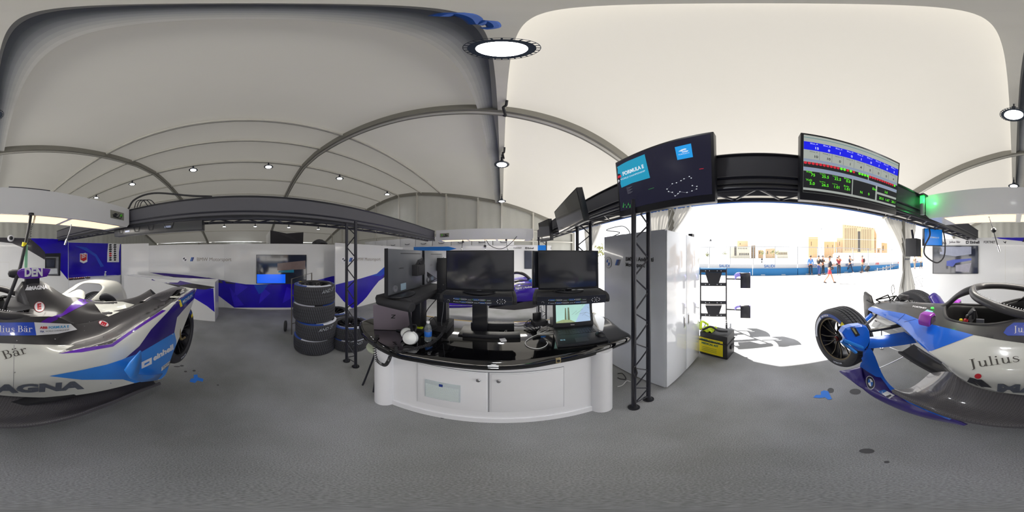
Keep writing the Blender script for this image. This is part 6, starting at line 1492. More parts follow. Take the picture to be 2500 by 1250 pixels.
drop('thin vertical lead hanging from the left of the far light box', [atd(1130, 585, 4.2), atd(1129, 595, 4.2), atd(1127, 608, 4.2)], atd(1130, 590, 4.2))
drop('thin vertical lead hanging right of the dome camera at the far light box', [atd(1236, 585, 4.2), atd(1237, 598, 4.2), atd(1239, 607, 4.2)], atd(1236, 586, 4.2))
drop('dark hose hanging straight down from the middle of the far light box', [atd(1184, 584, 4.2), atd(1184.5, 598, 4.2), atd(1185, 610, 4.2)])
cablething('sagging_cable', 'dark cable sagging under the far light box above the middle monitor', [atd(1187, 586, 4.2), atd(1196, 599, 4.2), atd(1215, 607, 4.2), atd(1232, 605, 4.2), atd(1250, 591, 4.2), atd(1262, 577, 4.2)], .009, BLACKM, 40)
cablething('power_cable', 'black cables arching over the left end of the near light box onto the charcoal beam', [(-1.82, -1.6, RZ2+.0), (-1.85, -1.5, RZ2+.14), (-1.87, -1.2, RZ2+.18), (-1.88, -.7, RZ2+.06), (-1.9, -.4, RZ2+.02)], .014, BLACKM, 30)
for k in range(3): cablething('power_cable', 'thin black cable hoop at the corner where the light box meets the charcoal beam', [(-1.84, -1.5+.05*k, RZ2), (-1.85, -1.46+.05*k, RZ2+.10-.01*k), (-1.86, -1.36+.06*k, RZ2+.1-.01*k), (-1.87, -1.28+.06*k, RZ2)], .007, BLACKM, 20, 'thin cable hoops at the beam corner')
for k in range(2): cablething('seam_cable', 'black cable bunch tied along the roof seam beside a round lamp', [(.06, (1.9, 3.4)[k], roof(.06)-.1), (.05, (1.95, 3.5)[k], roof(0)-.22), (.02, (2.05, 3.6)[k], roof(0)-.16), (.05, (2.2, 3.75)[k], roof(0)-.24), (.02, (2.3, 3.8)[k], roof(0)-.1)], .02, BLACKM, 30, 'black cable bunches on the roof seam')
# blue strap beside overhead seam
b = MB(); zs_ = H+2.62; b.tube(cr([atz(1072, 40, zs_), atz(1110, 33, zs_), atz(1150, 44, zs_), atz(1165, 60, zs_), atz(1190, 52, zs_), atz(1205, 66, zs_), atz(1180, 70, zs_)], 30), .02, 8); o = b.build('blue_sling', mat('sling_blue', '1a4a9a', .5, noise=.4, nscale=20), smooth=True); tag(o, 'crumpled blue sling tied to the roof seam straight overhead', 'sling')
# ---------- tall white cabinet ----------
cab = thing('tall_cabinet', 'tall white two-door cabinet with team lettering on its side', 'cabinet', (1.83, 1.37, 0))
b = MB(); b.bbox((1.37, .876, .02), (2.29, 1.885, 1.99)); b.build('carcase', mat('cabinet_white', 'd6dae2', .25, coat=.4, noise=.03), cab, bevel=.004)
b = MB(); b.bbox((1.39, .89, 0), (2.27, 1.87, .02)); b.build('plinth', BLACKM, cab)
for k, (a, c, hx) in enumerate(((1.375, 1.825, 1.77), (1.835, 2.285, 1.89))):
    b = MB(); b.bbox((a, .856, .03), (c, .876, 1.98)); d = b.build('door', mat('cabinet_door', 'e2e5ec', .12, coat=.9, noise=.015), cab, bevel=.003)
    b = MB(); b.bbox((hx-.02, .852, .80), (hx+.02, .858, .96)); hnd = b.build('recessed_handle', mat('handle_rim', 'b8bcc4', .3, metal=.6), d, bevel=.002)
    b = MB(); b.bbox((hx-.011, .85, .82), (hx+.008, .853, .94)); b.build('grip_slot', mat('grip_brown', '4a3a2c', .4), hnd)
fc = Fr((1.368, 1.885, 0), (0, -1, 0), (0, 0, 1))
o_ = fc.p(.10, 1.63); art('round_badge', [(DINK, ell(0, 0, 1.04)), (mat('cabinet_white', 'c9cdd6'), ell(0, 0, 1)), (DINK, ell(0, 0, .62)), (PWHITE, ell(0, 0, .58)), (BMWB, [(0, 0)]+arc((0, 0), .58, pi/2, pi, 10)), (BMWB, [(0, 0)]+arc((0, 0), .58, -pi/2, 0, 10))], o_, fc.X*.07, fc.Y*.075, cab)
for c_, a_ in zip('BMW', (2.3, pi/2, .85)): text_on('lettering', c_, o_+fc.X*(.056*cos(a_)-.008)+fc.Y*(.06*sin(a_)-.008), fc.X, fc.Y, DINK, cab, height=.018)
for k, m_ in enumerate((BMWB, NAVY, GREY)): art('stripe_badge', [(m_, [(k*.026, 0), (k*.026+.026, 0), (k*.026+.06, .075), (k*.026+.034, .075)])], fc.p(.245, 1.60), fc.X, fc.Y, cab)
fc.text('lettering', 'BMW i Andretti', .45, 1.66, DINK, cab, width=.42, bold=.03); fc.text('lettering', 'Motorsport', .45, 1.58, DINK, cab, width=.30, bold=.03)
b = MB(); b.tube(cr([(1.45, 1.8, 1.995), (1.5, 1.7, 2.05), (1.42, 1.9, 2.1), (1.6, 1.75, 2.16), (1.5, 1.5, 2.02), (1.44, 1.62, 2.0)], 40), .006, 6); b.build('cable_loops', BLACKM, cab)
b = MB(); b.box((2.2, .95, 2.02), (.08, .06, .05)); b.build('door_sensor', BLACK, cab)
# floor cables behind the desk pillar
cablething('floor_cable', 'white cable curling on the floor between the desk and tall cabinet', [atz(1508, 944, .006), atz(1520, 940, .006), atz(1530, 930, .006), atz(1540, 932, .006)], .005, CABLEW, 24)
cablething('floor_cable', 'black cable lying along the floor from the desk pillar to the ladder post', [atz(1508, 912, .006), atz(1520, 912, .006), atz(1528, 925, .006), atz(1515, 925, .006), atz(1508, 922, .006)], .006, BLACKM, 24)
# ---------- emergency case ----------
q = [atz(1708, 862), atz(1765, 877), atz(1782, 858)]; X = (q[1]-q[0]).normalized(); D = (q[2]-q[1]).normalized()
case = thing('medical_case', 'black hard case with yellow emergency medical kit label by the cabinet', 'case', ((q[0]+q[2])/2).to_tuple())
Z = Vector((0, 0, 1)); L = .47; f = Fr(q[0], X, Z); CS = mat('case_black', '2a2a2c', .5, noise=.08)
b = MB(); b.prism(rect(0, 0, L, .30), q[0], X, D, Z*.30); b.build('lower_shell', CS, case, bevel=.02)
b = MB(); b.prism(rect(0, 0, L, .30), q[0]+Z*.31, X, D, Z*.15); b.build('lid', CS, case, bevel=.02)
b = MB(); b.prism(rect(-.008, -.008, L+.008, .308), q[0]+Z*.295, X, D, Z*.02); b.build('rim', BLACKM, case)
b = MB(); f.box(b, L+.0, L+.02, .17, .24, -.2, -.1); b.build('handle', BLACKM, case, bevel=.006)
lab = f.art('warning_label', [(YEL, rect(0, .05, .40, .36))], case, .004)
f.text('lettering', 'EMERGENCY', .02, .29, mat('kit_green', '1c6a5c', .5), case, width=.34, bold=.05, off=.006)
f.text('lettering', 'MEDICAL KIT', .04, .23, mat('kit_green', '1c6a5c'), case, width=.29, bold=.05, off=.006)
for k in range(3): f.art('small_print', [(mat('kit_green', '1c6a5c'), rect(.04, .10+k*.035, .30, .106+k*.035))], case, .006)
v_ = thing('safety_vest', 'fluorescent yellow vest and straps lying on top of the medical case', 'vest', (q[0]+Z*.47).to_tuple())
b = MB(); HV = mat('hi_vis', 'c8e01e')
rows = []
for i in range(9): rows.append([q[0]+X*(.0+.2*j/8)+D*(.02+.2*i/8)+Z*(.47+.035*sin(i*1.6+j)*.6+.02*sin(j*2.2)+.012) for j in range(9)])
b.grid(rows); b.build('vest_cloth', HV, v_, smooth=True, solid=.01)
b = MB(); b.tube(cr([q[0]+X*.05+Z*.5, q[0]+X*.15+D*.1+Z*.54, q[0]+X*.3+D*.05+Z*.52, q[0]+X*.42+D*.12+Z*.5], 20), .018, 6); b.build('strap', BLACKM, v_, smooth=True)
b = MB(); b.tube(cr([q[0]+X*.02+Z*.5, q[0]+X*-.02+D*.1+Z*.60, q[0]+X*.04+D*.2+Z*.52], 14), .02, 6); b.build('sleeve', HV, v_, smooth=True)
# ---------- wheel-cover rack in the sun ----------
rk = thing('parts_rack', 'dark wheeled frame rack holding black brackets, standing in the sun', 'rack', (3.6, 1.0, 0)); RK = mat('rack_grey', '2e2f33', .5, noise=.1)
bA, bB = Vector((3.68, .72, 0)), Vector((3.55, 1.30, 0)); RX = (bA-bB).normalized(); rw_ = (bA-bB).length
for p in (bA, bB):
    b = MB(); b.tube([p+Z*.12, p+Z*1.44], .018, 8); b.build('upright', RK, rk, smooth=True)
g = Fr(bB, RX, Z)
if g.N.dot(Vector((-1, 0, 0))) < 0: g.N = -g.N
for k, z in enumerate((1.38, 1.06, .62, .30)):
    b = MB(); g.box(b, 0, rw_, z-.04, z+.04, -.015, .015, RK)
    for i in (.2, .35, .65, .8): b.lathe(g.p(rw_*i, z, .016), [(0, .006), (.012, .004)], 8, g.N, mt=PWHITE)
    b.build('cross_bar', RK, rk)
for z in (1.34, .58):
    b = MB(); b.prism([(.12, 0), (rw_-.1, 0), (rw_-.17, -.24), (.19, -.24)], g.p(0, z, .02), g.X, g.Y, g.N*.1); b.build('bracket_block', BLACKM, rk, bevel=.006)
b = MB(); g.box(b, 0, rw_, 1.41, 1.44, -.06, .06); b.build('top_rail', mat('rack_blue', '3a86c4', .4, noise=.05), rk)
for p in (bA, bB):
    b = MB(); b.tube([p+Z*.2-g.N*.3, p+Z*.15+g.N*.16], .016, 8); b.tube([p+Z*.16+g.N*.14, p+Z*.1+g.N*.14], .014, 6); b.build('foot_rail', RK, rk)
    b = MB(); b.lathe(p+g.N*.14+Z*.075, [(.02, .02), (.07, .02), (.075, 0), (.07, -.02), (.02, -.02)], 20, RX); b.build('castor', BLACKM, rk, smooth=True)
LAV = mat('fender_lavender', '9a8cf0', .3, coat=.5, noise=.1)
for z, l in ((.97, 'lavender and black curved wheel cover on the upper rack arm'), (.22, 'lavender and black curved wheel cover on the lower rack arm')):
    c = Vector((3.72, .285, z)); t = thing('wheel_cover', l, 'wheel cover', c.to_tuple(), 'curved wheel covers on the rack'); hh = .36
    prof = [(.02, 0), (.03, hh*.4), (.02, hh*.75), (-.03, hh*.95), (-.11, hh*1.05), (-.19, hh*1.04)]
    b = MB(); b.grid([[c+Vector((x, -.115, q)) for x, q in prof], [c+Vector((x, .115, q)) for x, q in prof]]); b.build('skirt', mat('cover_dark', '2a2a30', .6, noise=.1), t, smooth=True, solid=.012)
    b = MB(); b.grid(patch([[c+Vector((x-.006, .10, q+.008)) for x, q in prof[2:]], [c+Vector((x-.02, .18, q-.0)) for x, q in prof[2:]], [c+Vector((x-.03, .24, q-.06)) for x, q in prof[2:]]], 12, 8)); b.build('arch', LAV, t, smooth=True, solid=.01)
    b = MB(); b.grid([[c+Vector((x-.004, -.12, q+.01)) for x, q in prof], [c+Vector((x-.004, -.10, q+.01)) for x, q in prof]]); b.build('edge_strip', LAV, t, smooth=True, solid=.006)
    b = MB(); b.bbox((c.x-.01, c.y+.1, z+.2), (c.x+.01, bA.y, z+.23)); b.build('rack_arm', RK, t)
# ---------- tape on the floor ----------
TAPE = mat('tape_blue', '1f78e0', .6, noise=.08)
for lb, P in (('blue T-shaped tape mark on the floor left of the near car', [(463, 932), (466, 924), (473, 924), (473, 915), (482, 914), (483, 921), (497, 925), (495, 932), (482, 929), (476, 935)]), ('ragged blue T-shaped tape mark on the floor near the front wheel', [(1985, 970), (1992, 964), (2004, 964), (2004, 956), (2012, 953), (2022, 955), (2031, 974), (2022, 976), (2014, 970), (2000, 972)])):
    V_, F_ = fill(P, 50); b = MB(); b.add([atz(x, y, .003) for x, y in V_], F_); o = b.build('floor_tape', TAPE, fix=False); tag(o, lb, 'tape')
STN = mat('floor_stain', '4c4c50', .7, noise=.1)
for k, (x, y, rx, ry) in enumerate(((2116, 1101, 19, 6), (2088, 956, 14, 7), (2028, 953, 8, 6), (2165, 1128, 7, 3), (444, 893, 5, 2), (453, 907, 4, 2), (474, 905, 4, 2), (432, 895, 8, 1.5), (1080, 1020, 5, 2.5), (532, 940, 3, 1.5))):
    b = MB(); b.add([atz(px, py, .002) for px, py in ell(x, y, rx, ry, 14)], [tuple(range(14))]); o = b.build('oil_spot', STN, fix=False); tag(o, ('widest dark oil spot, alone on the open floor in front of the near car', 'oval dark stain on the floor beside the turning blade of the car', 'dark stain touching the ragged blue tape mark', 'faint small spot lower down from the widest oil spot', 'tiny spot just behind the rear wheel, nearest the tyre', 'tiny spot between the rear wheel and the blue T mark', 'tiny spot right above the tidy blue T mark', 'thin smear directly under the rear wheel edge', 'brown dot on the floor in front of the desk plinth', 'lone dot on the floor to the side of the tidy blue T mark')[k], 'stain')
# ---------- outside: barrier, fence, buildings ----------
BARB = mat('barrier_blue', '045a8e', .6, noise=.05, nscale=2)
bannerM = mat('banner_white', 'a4a6aa', .7, noise=.03); FEN = mat('fence_steel', '8d9094', .5, metal=.2, noise=.05)
def seen_text(x): return {'a': 1}
u0 = 14.2
for k in range(11):
    v1 = 12.5-4.02*k; t = thing('barrier_block', ('blue barrier block mostly hidden behind the tall cabinet', 'blue barrier block seen beside the dark parts rack', 'blue barrier block behind the wheel covers of the rack', 'blue barrier block behind the small camera tripod', 'blue barrier block on the open stretch before the pale blue shirt', 'blue barrier block behind the pale blue shirt and walking woman', 'blue barrier block behind the backpack person', 'blue barrier block behind the suitcase puller', 'blue barrier block beside the queue posts', 'last blue barrier block before the gathered curtain', 'blue barrier block seen through the gap past the curtain')[k], 'barrier', (u0+.3, v1-2, 0), 'blue barrier blocks across the yard')
    b = MB(); b.prism([(0, 0), (3.98, 0), (3.98, .62), (0, .62)], (u0, v1, 0), (0, -1, 0), (0, 0, 1), (.5, 0, 0)); b.build('block', BARB, t, bevel=.02)
    for q in (.9, 2.7): b = MB(); b.box((u0-.004, v1-q, .07), (.01, .35, .06)); b.build('foot_slot', mat('slot_pale', '9aa0a8', .6, noise=.05), t)
    p = MB(); p.bbox((u0+.16, v1-3.98, .62), (u0+.2, v1-.02, .98)); bn = p.build('banner', bannerM, t)
    wd = {2: 'SAUDI', 3: 'SAUDI', 4: 'BOSCH', 5: 'BOSCH', 6: 'ABB', 7: 'ABB', 1: 'BOSCH', 8: 'Julius Bär'}.get(k)
    if wd:
        text_on('lettering', wd, (u0+.155, v1-1.0, .70), (0, -1, 0), (0, 0, 1), mat('banner_ink', '34588a', .6) if wd != 'ABB' else mat('banner_red', 'a83038', .6), t, width=.95 if wd != 'ABB' else .6, bold=.03)
    f = MB()
    for q in (0.05, 2.0): f.bbox((u0+.3, v1-q-.03, .6), (u0+.36, v1-q+.03, 2.6))
    for z in [1.05+.2*i for i in range(8)]: f.bbox((u0+.32, v1-4, z), (u0+.33, v1, z+.008))
    for i in range(16): f.bbox((u0+.32, v1-.25*i-.004, .9), (u0+.33, v1-.25*i+.004, 2.55))
    f.bbox((u0+.31, v1-4, 2.52), (u0+.35, v1, 2.57)); f.build('debris_fence', FEN, t)
SAND = mat('sandstone', 'bba284', .8, noise=.06, nscale=.2); SAND2 = mat('sandstone_orange', 'bd9a72', .8, noise=.06, nscale=.2); PALEB = mat('pale_building', 'b8b4a6', .8, noise=.05, nscale=.2)
BWIN = mat('far_window', '6a5c46', .5, noise=.1); BWIND = mat('far_window_dark', '4a4642', .5, noise=.1)
def bld(label, x0, x1, yt0, yt1, d, m_, wins=(), name='building', extra=None):
    A, B_ = atd(x0, 640, d), atd(x1, 640, d); zt0 = H+d*tan(radians((625-yt0)*.144)); zt1 = H+d*tan(radians((625-yt1)*.144))
    X = Vector((B_.x-A.x, B_.y-A.y, 0)); w = X.length; X.normalize(); N = Vector((A.x+B_.x, A.y+B_.y, 0)).normalized()*d*.12; A0 = Vector((A.x, A.y, 0))
    t = thing(name, label, 'building', ((A+B_)/2).to_tuple()); t.location.z = 0
    b = MB(); b.prism([(0, 0), (w, 0), (w, zt1), (0, zt0)], A0, X, (0, 0, 1), N); b.build('wall', m_, t)
    k = w/abs(x1-x0)
    for nm, mm, lst in wins:
        for a0, a1, y0, y1 in lst:
            b = MB(); f = Fr(A0, X, (0, 0, 1)); nn = -N.normalized()
            P = [A0+X*(a0-x0)*k+nn*.15, A0+X*(a1-x0)*k+nn*.15]; zz0, zz1 = [H+d*tan(radians((625-y)*.144)) for y in (y1, y0)]
            b.quad(P[0]+Vector((0, 0, zz0)), P[1]+Vector((0, 0, zz0)), P[1]+Vector((0, 0, zz1)), P[0]+Vector((0, 0, zz1))); b.build(nm, mm, t, fix=False)
    return t
wl = [(2063+4.4*i, 2064.2+4.4*i, 557, 612) for i in range(7)]+[(2104+4.2*i, 2105.2+4.2*i, 560, 612) for i in range(6)]
dots = [(2063+6*i, 2064.5+6*i, 551+i*.6, 552.5+i*.6) for i in range(13)]
bld('tall sandstone palace block with narrow vertical slit windows far beyond the barrier', 2057, 2134, 548, 557, 170, SAND, [('slit_window', BWIN, wl), ('central_window', BWIND, [(2094, 2100.5, 565, 615)]), ('round_window', BWIN, dots)])
bld('sandstone end wing just right of the tall slit-windowed block', 2134.2, 2140, 557, 572, 174, SAND2, [('window', BWIN, [(2136, 2137, 580, 612)])])
bld('small sandstone block at the far right of the palace group', 2152, 2166, 592, 594, 180, SAND2, [('window', BWIND, [(2155, 2157, 600, 612)])])
bld('low brown block between the palace and the far right block', 2141, 2151, 606, 605, 178, SAND2, [('window', BWIND, [(2144, 2145.5, 608, 615)])])
bld('square sandstone tower left of the white mast', 1974, 1997, 579, 579, 165, SAND2, [('window', BWIN, [(1980, 1981.5, 590, 600)])])
bld('long low sandstone wing directly right of the white mast', 2012, 2043, 590, 590, 168, SAND2, [('window', BWIN, [(2020, 2021.5, 598, 606), (2032, 2033.5, 598, 606)])])
bld('stepped sandstone wing joining the long low wing to the tall palace', 2043, 2057, 581, 581, 172, SAND, [('window', BWIN, [(2049, 2050.5, 590, 600)])])
bld('pale office building with small square windows, left beyond the barrier', 1780, 1831, 604, 602, 120, PALEB, [('window', BWIND, [(1793, 1798, 601, 624)]+[(1802+4*i, 1803.6+4*i, 605, 608) for i in range(6)]+[(1805+5*i, 1808+5*i, 618, 623) for i in range(5)])])
bld('pale drum shaped upper storey standing behind the office building', 1800, 1826, 588, 588, 130, SAND, [('window', BWIN, [(1806, 1808, 594, 597)])])
bld('narrow brown block immediately right of the pale office building', 1834, 1844, 600, 599, 122, mat('brown_block', '7a6650', .8, noise=.05), [('window', BWIND, [(1837, 1838.5, 604, 616)])])
bld('low orange building beside a tree far beyond the barrier', 1851, 1863, 611, 611, 126, SAND2, [('window', BWIND, [(1854, 1856, 614, 620)])])
bld('low orange and white building in the middle distance left of the tower', 1869, 1892, 608, 606, 130, SAND, [('window', BWIND, [(1873, 1875, 613, 620), (1884, 1886, 613, 620)])])
bld('low white colonnade building, middle distance, left of the sandstone tower', 1897, 1924, 611, 612, 128, PALEB, [('opening', BWIN, [(1899+2.6*i, 1900.6+2.6*i, 616, 622) for i in range(9)])])
bld('small hazy sandstone house seen through the gap right of the curtain', 2238, 2256, 606, 604, 140, SAND2, [('window', BWIND, [(2243, 2245, 612, 618)])])
t = thing('marquee', 'long low white marquee roof in front of the palace group', 'marquee', (60, -60, 0))
A, B_ = atd(2045, 625, 60), atd(2184, 625, 66); A.z = B_.z = 0
b = MB(); X = (B_-A); L = X.length; X.normalize(); b.prism([(0, 1.2), (L, 1.2), (L, 2.3), (L*.97, 2.9), (L*.03, 2.9), (0, 2.3)], A, X, (0, 0, 1), (4, 0, 0)); b.build('roof', PWHITE, t)
for k in range(12): b = MB(); b.tube([A+X*L*k/11, A+X*L*k/11+Vector((0, 0, 1.2))], .08, 6); b.build('leg', FEN, t)
TREE = mat('hazy_foliage', '7a7c50', .9, noise=.3, nscale=3)
random.seed(4)
for k, (x, y, d, s_) in enumerate(((1862, 617, 95, 2.2), (1893, 616, 95, 2.4), (1770, 619, 110, 2.0), (1459, 612, 40, 2.2), (1728, 622, 120, 2.5))):
    c = atd(x, y, d); t = thing('tree', ('small hazy tree between the low orange buildings', 'small round hazy tree left of the white colonnade', 'low hazy bush far left beyond the street lamp', 'pale green tree seen between the desk monitor and tall cabinet', 'faint low tree line by the street lamp foot')[k], 'tree', (c.x, c.y, 0))
    b = MB()
    for i in range(90):
        p = Vector((random.gauss(0, .5), random.gauss(0, .5), random.gauss(0, .35)))*s_+Vector((c.x, c.y, c.z)); r_ = s_*.16
        q = [p+Vector((random.uniform(-1, 1), random.uniform(-1, 1), random.uniform(-1, 1)))*r_*1.6 for _ in range(3)]; b.add(q, [(0, 1, 2)])
    b.build('crown', TREE, t, fix=False); b = MB(); b.tube([(c.x, c.y, 0), (c.x, c.y, c.z)], .12, 6); b.build('trunk', mat('trunk', '6a5844', .9, noise=.1), t)
t = thing('mast', 'tall thin grey mast rising beside the sandstone tower', 'mast', (0, 0, 0)); p = atd(2005, 640, 60); t.location = (p.x, p.y, 0)
b = MB(); b.tube([(p.x, p.y, 0), (p.x, p.y, H+60*tan(radians(12.4)))], [.16, .07], 8); b.build('pole', FEN, t)
b = MB(); b.box((p.x, p.y, H+60*tan(radians(9.5))), (.5, .5, .3)); b.build('crosshead', FEN, t)
t = thing('street_lamp', 'slim street lamp with a drooping head left of the pale office building', 'lamp', (0, 0, 0)); p = atd(1728, 640, 34); t.location = (p.x, p.y, 0)
b = MB(); zt = H+34*tan(radians(6.7)); b.tube([(p.x, p.y, 0), (p.x, p.y, zt), (p.x, p.y-.5, zt+.02)], .05, 8); b.build('pole', DGREY, t)
b = MB(); b.lathe((p.x, p.y-.6, zt-.9), [(0, .5), (.1, .4), (.3, 0), (0, -.05)], 14); b.build('lamp_head', DGREY, t)
t = thing('lighting_rig', 'thin overhead light gantry on slim poles above the fence', 'gantry', (40, -8, 0))
b = MB(); Q = [atd(x, 580+(x-1845)*.02, 42) for x in (1845, 1866, 1925, 2037, 2140)]
for p in Q: b.tube([(p.x, p.y, 0), p], .05, 6)
b.tube(Q, .035, 6); b.build('pole_frame', mat('gantry_pale', 'a0a4a8', .6, noise=.03), t)
for k, x in enumerate((2142, 2156, 2164, 2174)):
    y = 692-(k*6); g_ = atz(x, y, 0); t = thing('queue_post', 'pale slim queue post standing on the sunlit yard left of the curtain', 'post', g_.to_tuple(), 'pale queue posts in the yard')
    b = MB(); b.tube([g_, g_+Vector((0, 0, .98))], .022, 8); b.lathe(g_, [(.16, 0), (.16, .02), (.03, .04)], 16); b.build('pole', FEN, t)
    b = MB(); q = atz(x+13, y-6, 0); b.bbox((g_.x-.01, g_.y, .88), (g_.x+.01, g_.y-1.0, .93)); b.build('belt', GREY, t)
t = thing('chair_frame', 'tangle of thin metal chair frames right of the curtain in the sun', 'chair', atz(2248, 700, 0).to_tuple())
for k in range(3):
    g_ = atz(2243+k*5, 704-k*4, 0); b = MB()
    for dx in (0, .45):
        b.tube([g_+Vector((dx, 0, 0)), g_+Vector((dx, -.4, .5)), g_+Vector((dx, -.5, .95))], .014, 6); b.tube([g_+Vector((dx, -.4, 0)), g_+Vector((dx, 0, .5)), g_+Vector((dx, -.42, .5))], .014, 6)
    b.build('frame', GREY, t)

# ---------- people ----------
SKINM = mat('skin', 'b07a5c', .6, noise=.05)
def skinned(name, V_, E_, R_, mt, parent, root=0):
    org = parent_world(parent); me = bpy.data.meshes.new(name); me.from_pydata([tuple(v) for v in V_], E_, []); me.materials.append(mt)
    o = bpy.data.objects.new(name, me); COL.objects.link(o); o.parent = parent
    md = o.modifiers.new('skin', 'SKIN'); md.use_smooth_shade = True
    sv = me.skin_vertices[0].data if me.skin_vertices else None
    if sv is None:
        bm = bmesh.new(); bm.from_mesh(me); bm.verts.layers.skin.verify(); bm.to_mesh(me); bm.free(); sv = me.skin_vertices[0].data
    for i, r in enumerate(R_):
        sv[i].radius = r if isinstance(r, tuple) else (r, r); sv[i].use_root = (i == root)
    s2 = o.modifiers.new('smooth', 'SUBSURF'); s2.levels = s2.render_levels = 1
    return o
def person(x, y, hd, label, top, legs, shoes='2a2a30', hair='2c2420', hgt=1.76, stride=.1, arms=((.1, .0), (.1, .0)), shorts=False, cap=None, prop=None, lean=0., d=None):
    """feet at pixel x,y; hd = bearing the person faces; arms = (forward swing, elbow bend) left/right"""
    g = atz(x, y, 0); t = thing('person', label, 'person', g.to_tuple()); t.rotation_euler = (0, 0, -hd)     # local +Y = facing
    s = hgt/1.76; q = lambda *p: Vector((p[0]*s, p[1]*s+lean*p[2]*s, p[2]*s))
    hips, chest, neck, head = q(0, 0, .96), q(0, 0, 1.30), q(0, 0, 1.47), q(0, .01, 1.56)
    legV = []
    for sd_, k in ((-1, 1), (1, -1)):
        f_ = stride*k; legV.append((q(.09*sd_, 0, .92), q(.10*sd_, f_*.45+.03, .50), q(.10*sd_, f_ if f_ > 0 else f_*1.15, .09 if f_ > 0 else .09+abs(f_)*.25), q(.11*sd_, (f_ if f_ > 0 else f_*1.15)+.14, .035 if f_ > 0 else .05+abs(f_)*.1)))
    armV = []
    for (sd_, (sw, be)) in ((-1, arms[0]), (1, arms[1])):
        sh = q(.18*sd_, 0, 1.40); el = sh+Vector((.05*sd_, sin(sw)*.28, -cos(sw)*.28))*s; a2 = sw+be; wr = el+Vector((-.06*sd_*min(1, be), sin(a2)*.25, -cos(a2)*.25))*s; ha = wr+Vector((-.02*sd_*min(1, be), sin(a2)*.09, -cos(a2)*.09))*s
        armV.append((sh, el, wr, ha))
    Vb = [hips, q(0, 0, 1.12), chest, neck, head, q(0, .012, 1.66)]; Eb = [(0, 1), (1, 2), (2, 3), (3, 4), (4, 5)]; Rb = [(.13*s, .095*s), (.12*s, .085*s), (.15*s, .10*s), .05*s, .078*s, .085*s]
    for L_ in legV:
        o = len(Vb); Vb += L_; Eb += [(0, o), (o, o+1), (o+1, o+2), (o+2, o+3)]; Rb += [.085*s, .055*s, .036*s, .03*s]
    for A_ in armV:
        o = len(Vb); Vb += A_; Eb += [(2, o), (o, o+1), (o+1, o+2), (o+2, o+3)]; Rb += [.05*s, .038*s, .028*s, .03*s]
    skinned('body', Vb, Eb, Rb, SKINM, t)
    tm = mat('cloth_'+top, top, .8, noise=.08); lm = mat('cloth_'+legs, legs, .8, noise=.08)
    Vt = [q(0, 0, .93), q(0, 0, 1.12), chest, q(0, 0, 1.44)]; Et = [(0, 1), (1, 2), (2, 3)]; Rt = [(.155*s, .12*s), (.14*s, .105*s), (.17*s, .12*s), .075*s]
    for A_ in armV:
        o = len(Vt); Vt += [A_[0], A_[1]]; Et += [(2, o), (o, o+1)]; Rt += [.068*s, .055*s]
        if top in ('4a78b4',): Vt.append(A_[2]); Et.append((o+1, o+2)); Rt.append(.042*s)
    skinned('shirt', Vt, Et, Rt, tm, t)
    Vl = [q(0, 0, 1.0), q(0, 0, .93)]; El = [(0, 1)]; Rl = [(.145*s, .11*s), (.16*s, .12*s)]
    for L_ in legV:
        o = len(Vl); end = L_[2]+Vector((0, 0, .02)) if not shorts else L_[0].lerp(L_[1], .75)
        Vl += [L_[0], L_[0].lerp(L_[1], .6) if shorts else L_[1], end]; El += [(1, o), (o, o+1), (o+1, o+2)]; Rl += [.10*s, (.09 if shorts else .07)*s, (.09 if shorts else .058)*s]
    skinned('shorts' if shorts else 'trousers', Vl, El, Rl, lm, t)
    for L_ in legV: skinned('shoe', [L_[2]-Vector((0, .05, .045))*s, L_[3]-Vector((0, .02, 0)), L_[3]+Vector((0, .05, -.01))*s], [(0, 1), (1, 2)], [.045*s, .04*s, .032*s], mat('shoe_'+shoes, shoes, .6, noise=.03), t)
    # face and hair, in the person's own frame
    def loc(name, V2, F2, m_): 
        me = bpy.data.meshes.new(name); me.from_pydata([tuple(v) for v in V2], [], F2); me.materials.append(m_); me.polygons.foreach_set('use_smooth', [True]*len(F2)); o = bpy.data.objects.new(name, me); COL.objects.link(o); o.parent = t; return o
    def blob(c, rx, ry, rz_, zmin=-2, n=12, m=8):
        V2 = []; F2 = []
        for i in range(m+1):
            ph = pi*i/m
            for j in range(n): V2.append(c+Vector((rx*sin(ph)*cos(2*pi*j/n), ry*sin(ph)*sin(2*pi*j/n), max(zmin, rz_*cos(ph)))))
        for i in range(m):
            for j in range(n): F2.append((i*n+j, i*n+(j+1) % n, (i+1)*n+(j+1) % n, (i+1)*n+j))
        return V2, F2
    hc = q(0, -.012, 1.655); hm = mat('hair_'+hair, hair, .7, noise=.1)
    loc('hair', *blob(hc+Vector((0, -.01, .02))*s, .098*s, .108*s, .11*s, -.02*s), hm)
    if cap: V2, F2 = blob(q(0, .0, 1.69), .105*s, .112*s, .09*s, -.005); v3, f3 = blob(q(0, .13, 1.685), .08*s, .09*s, .012*s); k = len(V2); loc('cap', V2+v3, F2+[tuple(k+i for i in f) for f in f3], mat('cap_'+cap, cap, .7))
    V2, F2 = blob(q(0, .095, 1.62), .014*s, .022*s, .022*s, n=8, m=5); 
    for sx in (-1, 1):
        v3, f3 = blob(q(.034*sx, .085, 1.648), .011*s, .006*s, .007*s, n=6, m=4); k = len(V2); V2 += v3; F2 += [tuple(k+i for i in f) for f in f3]
    loc('face_features', V2, F2, mat('face_shade', '6a4436', .6))
    if prop: prop(t, q, loc, blob, armV)
    return t
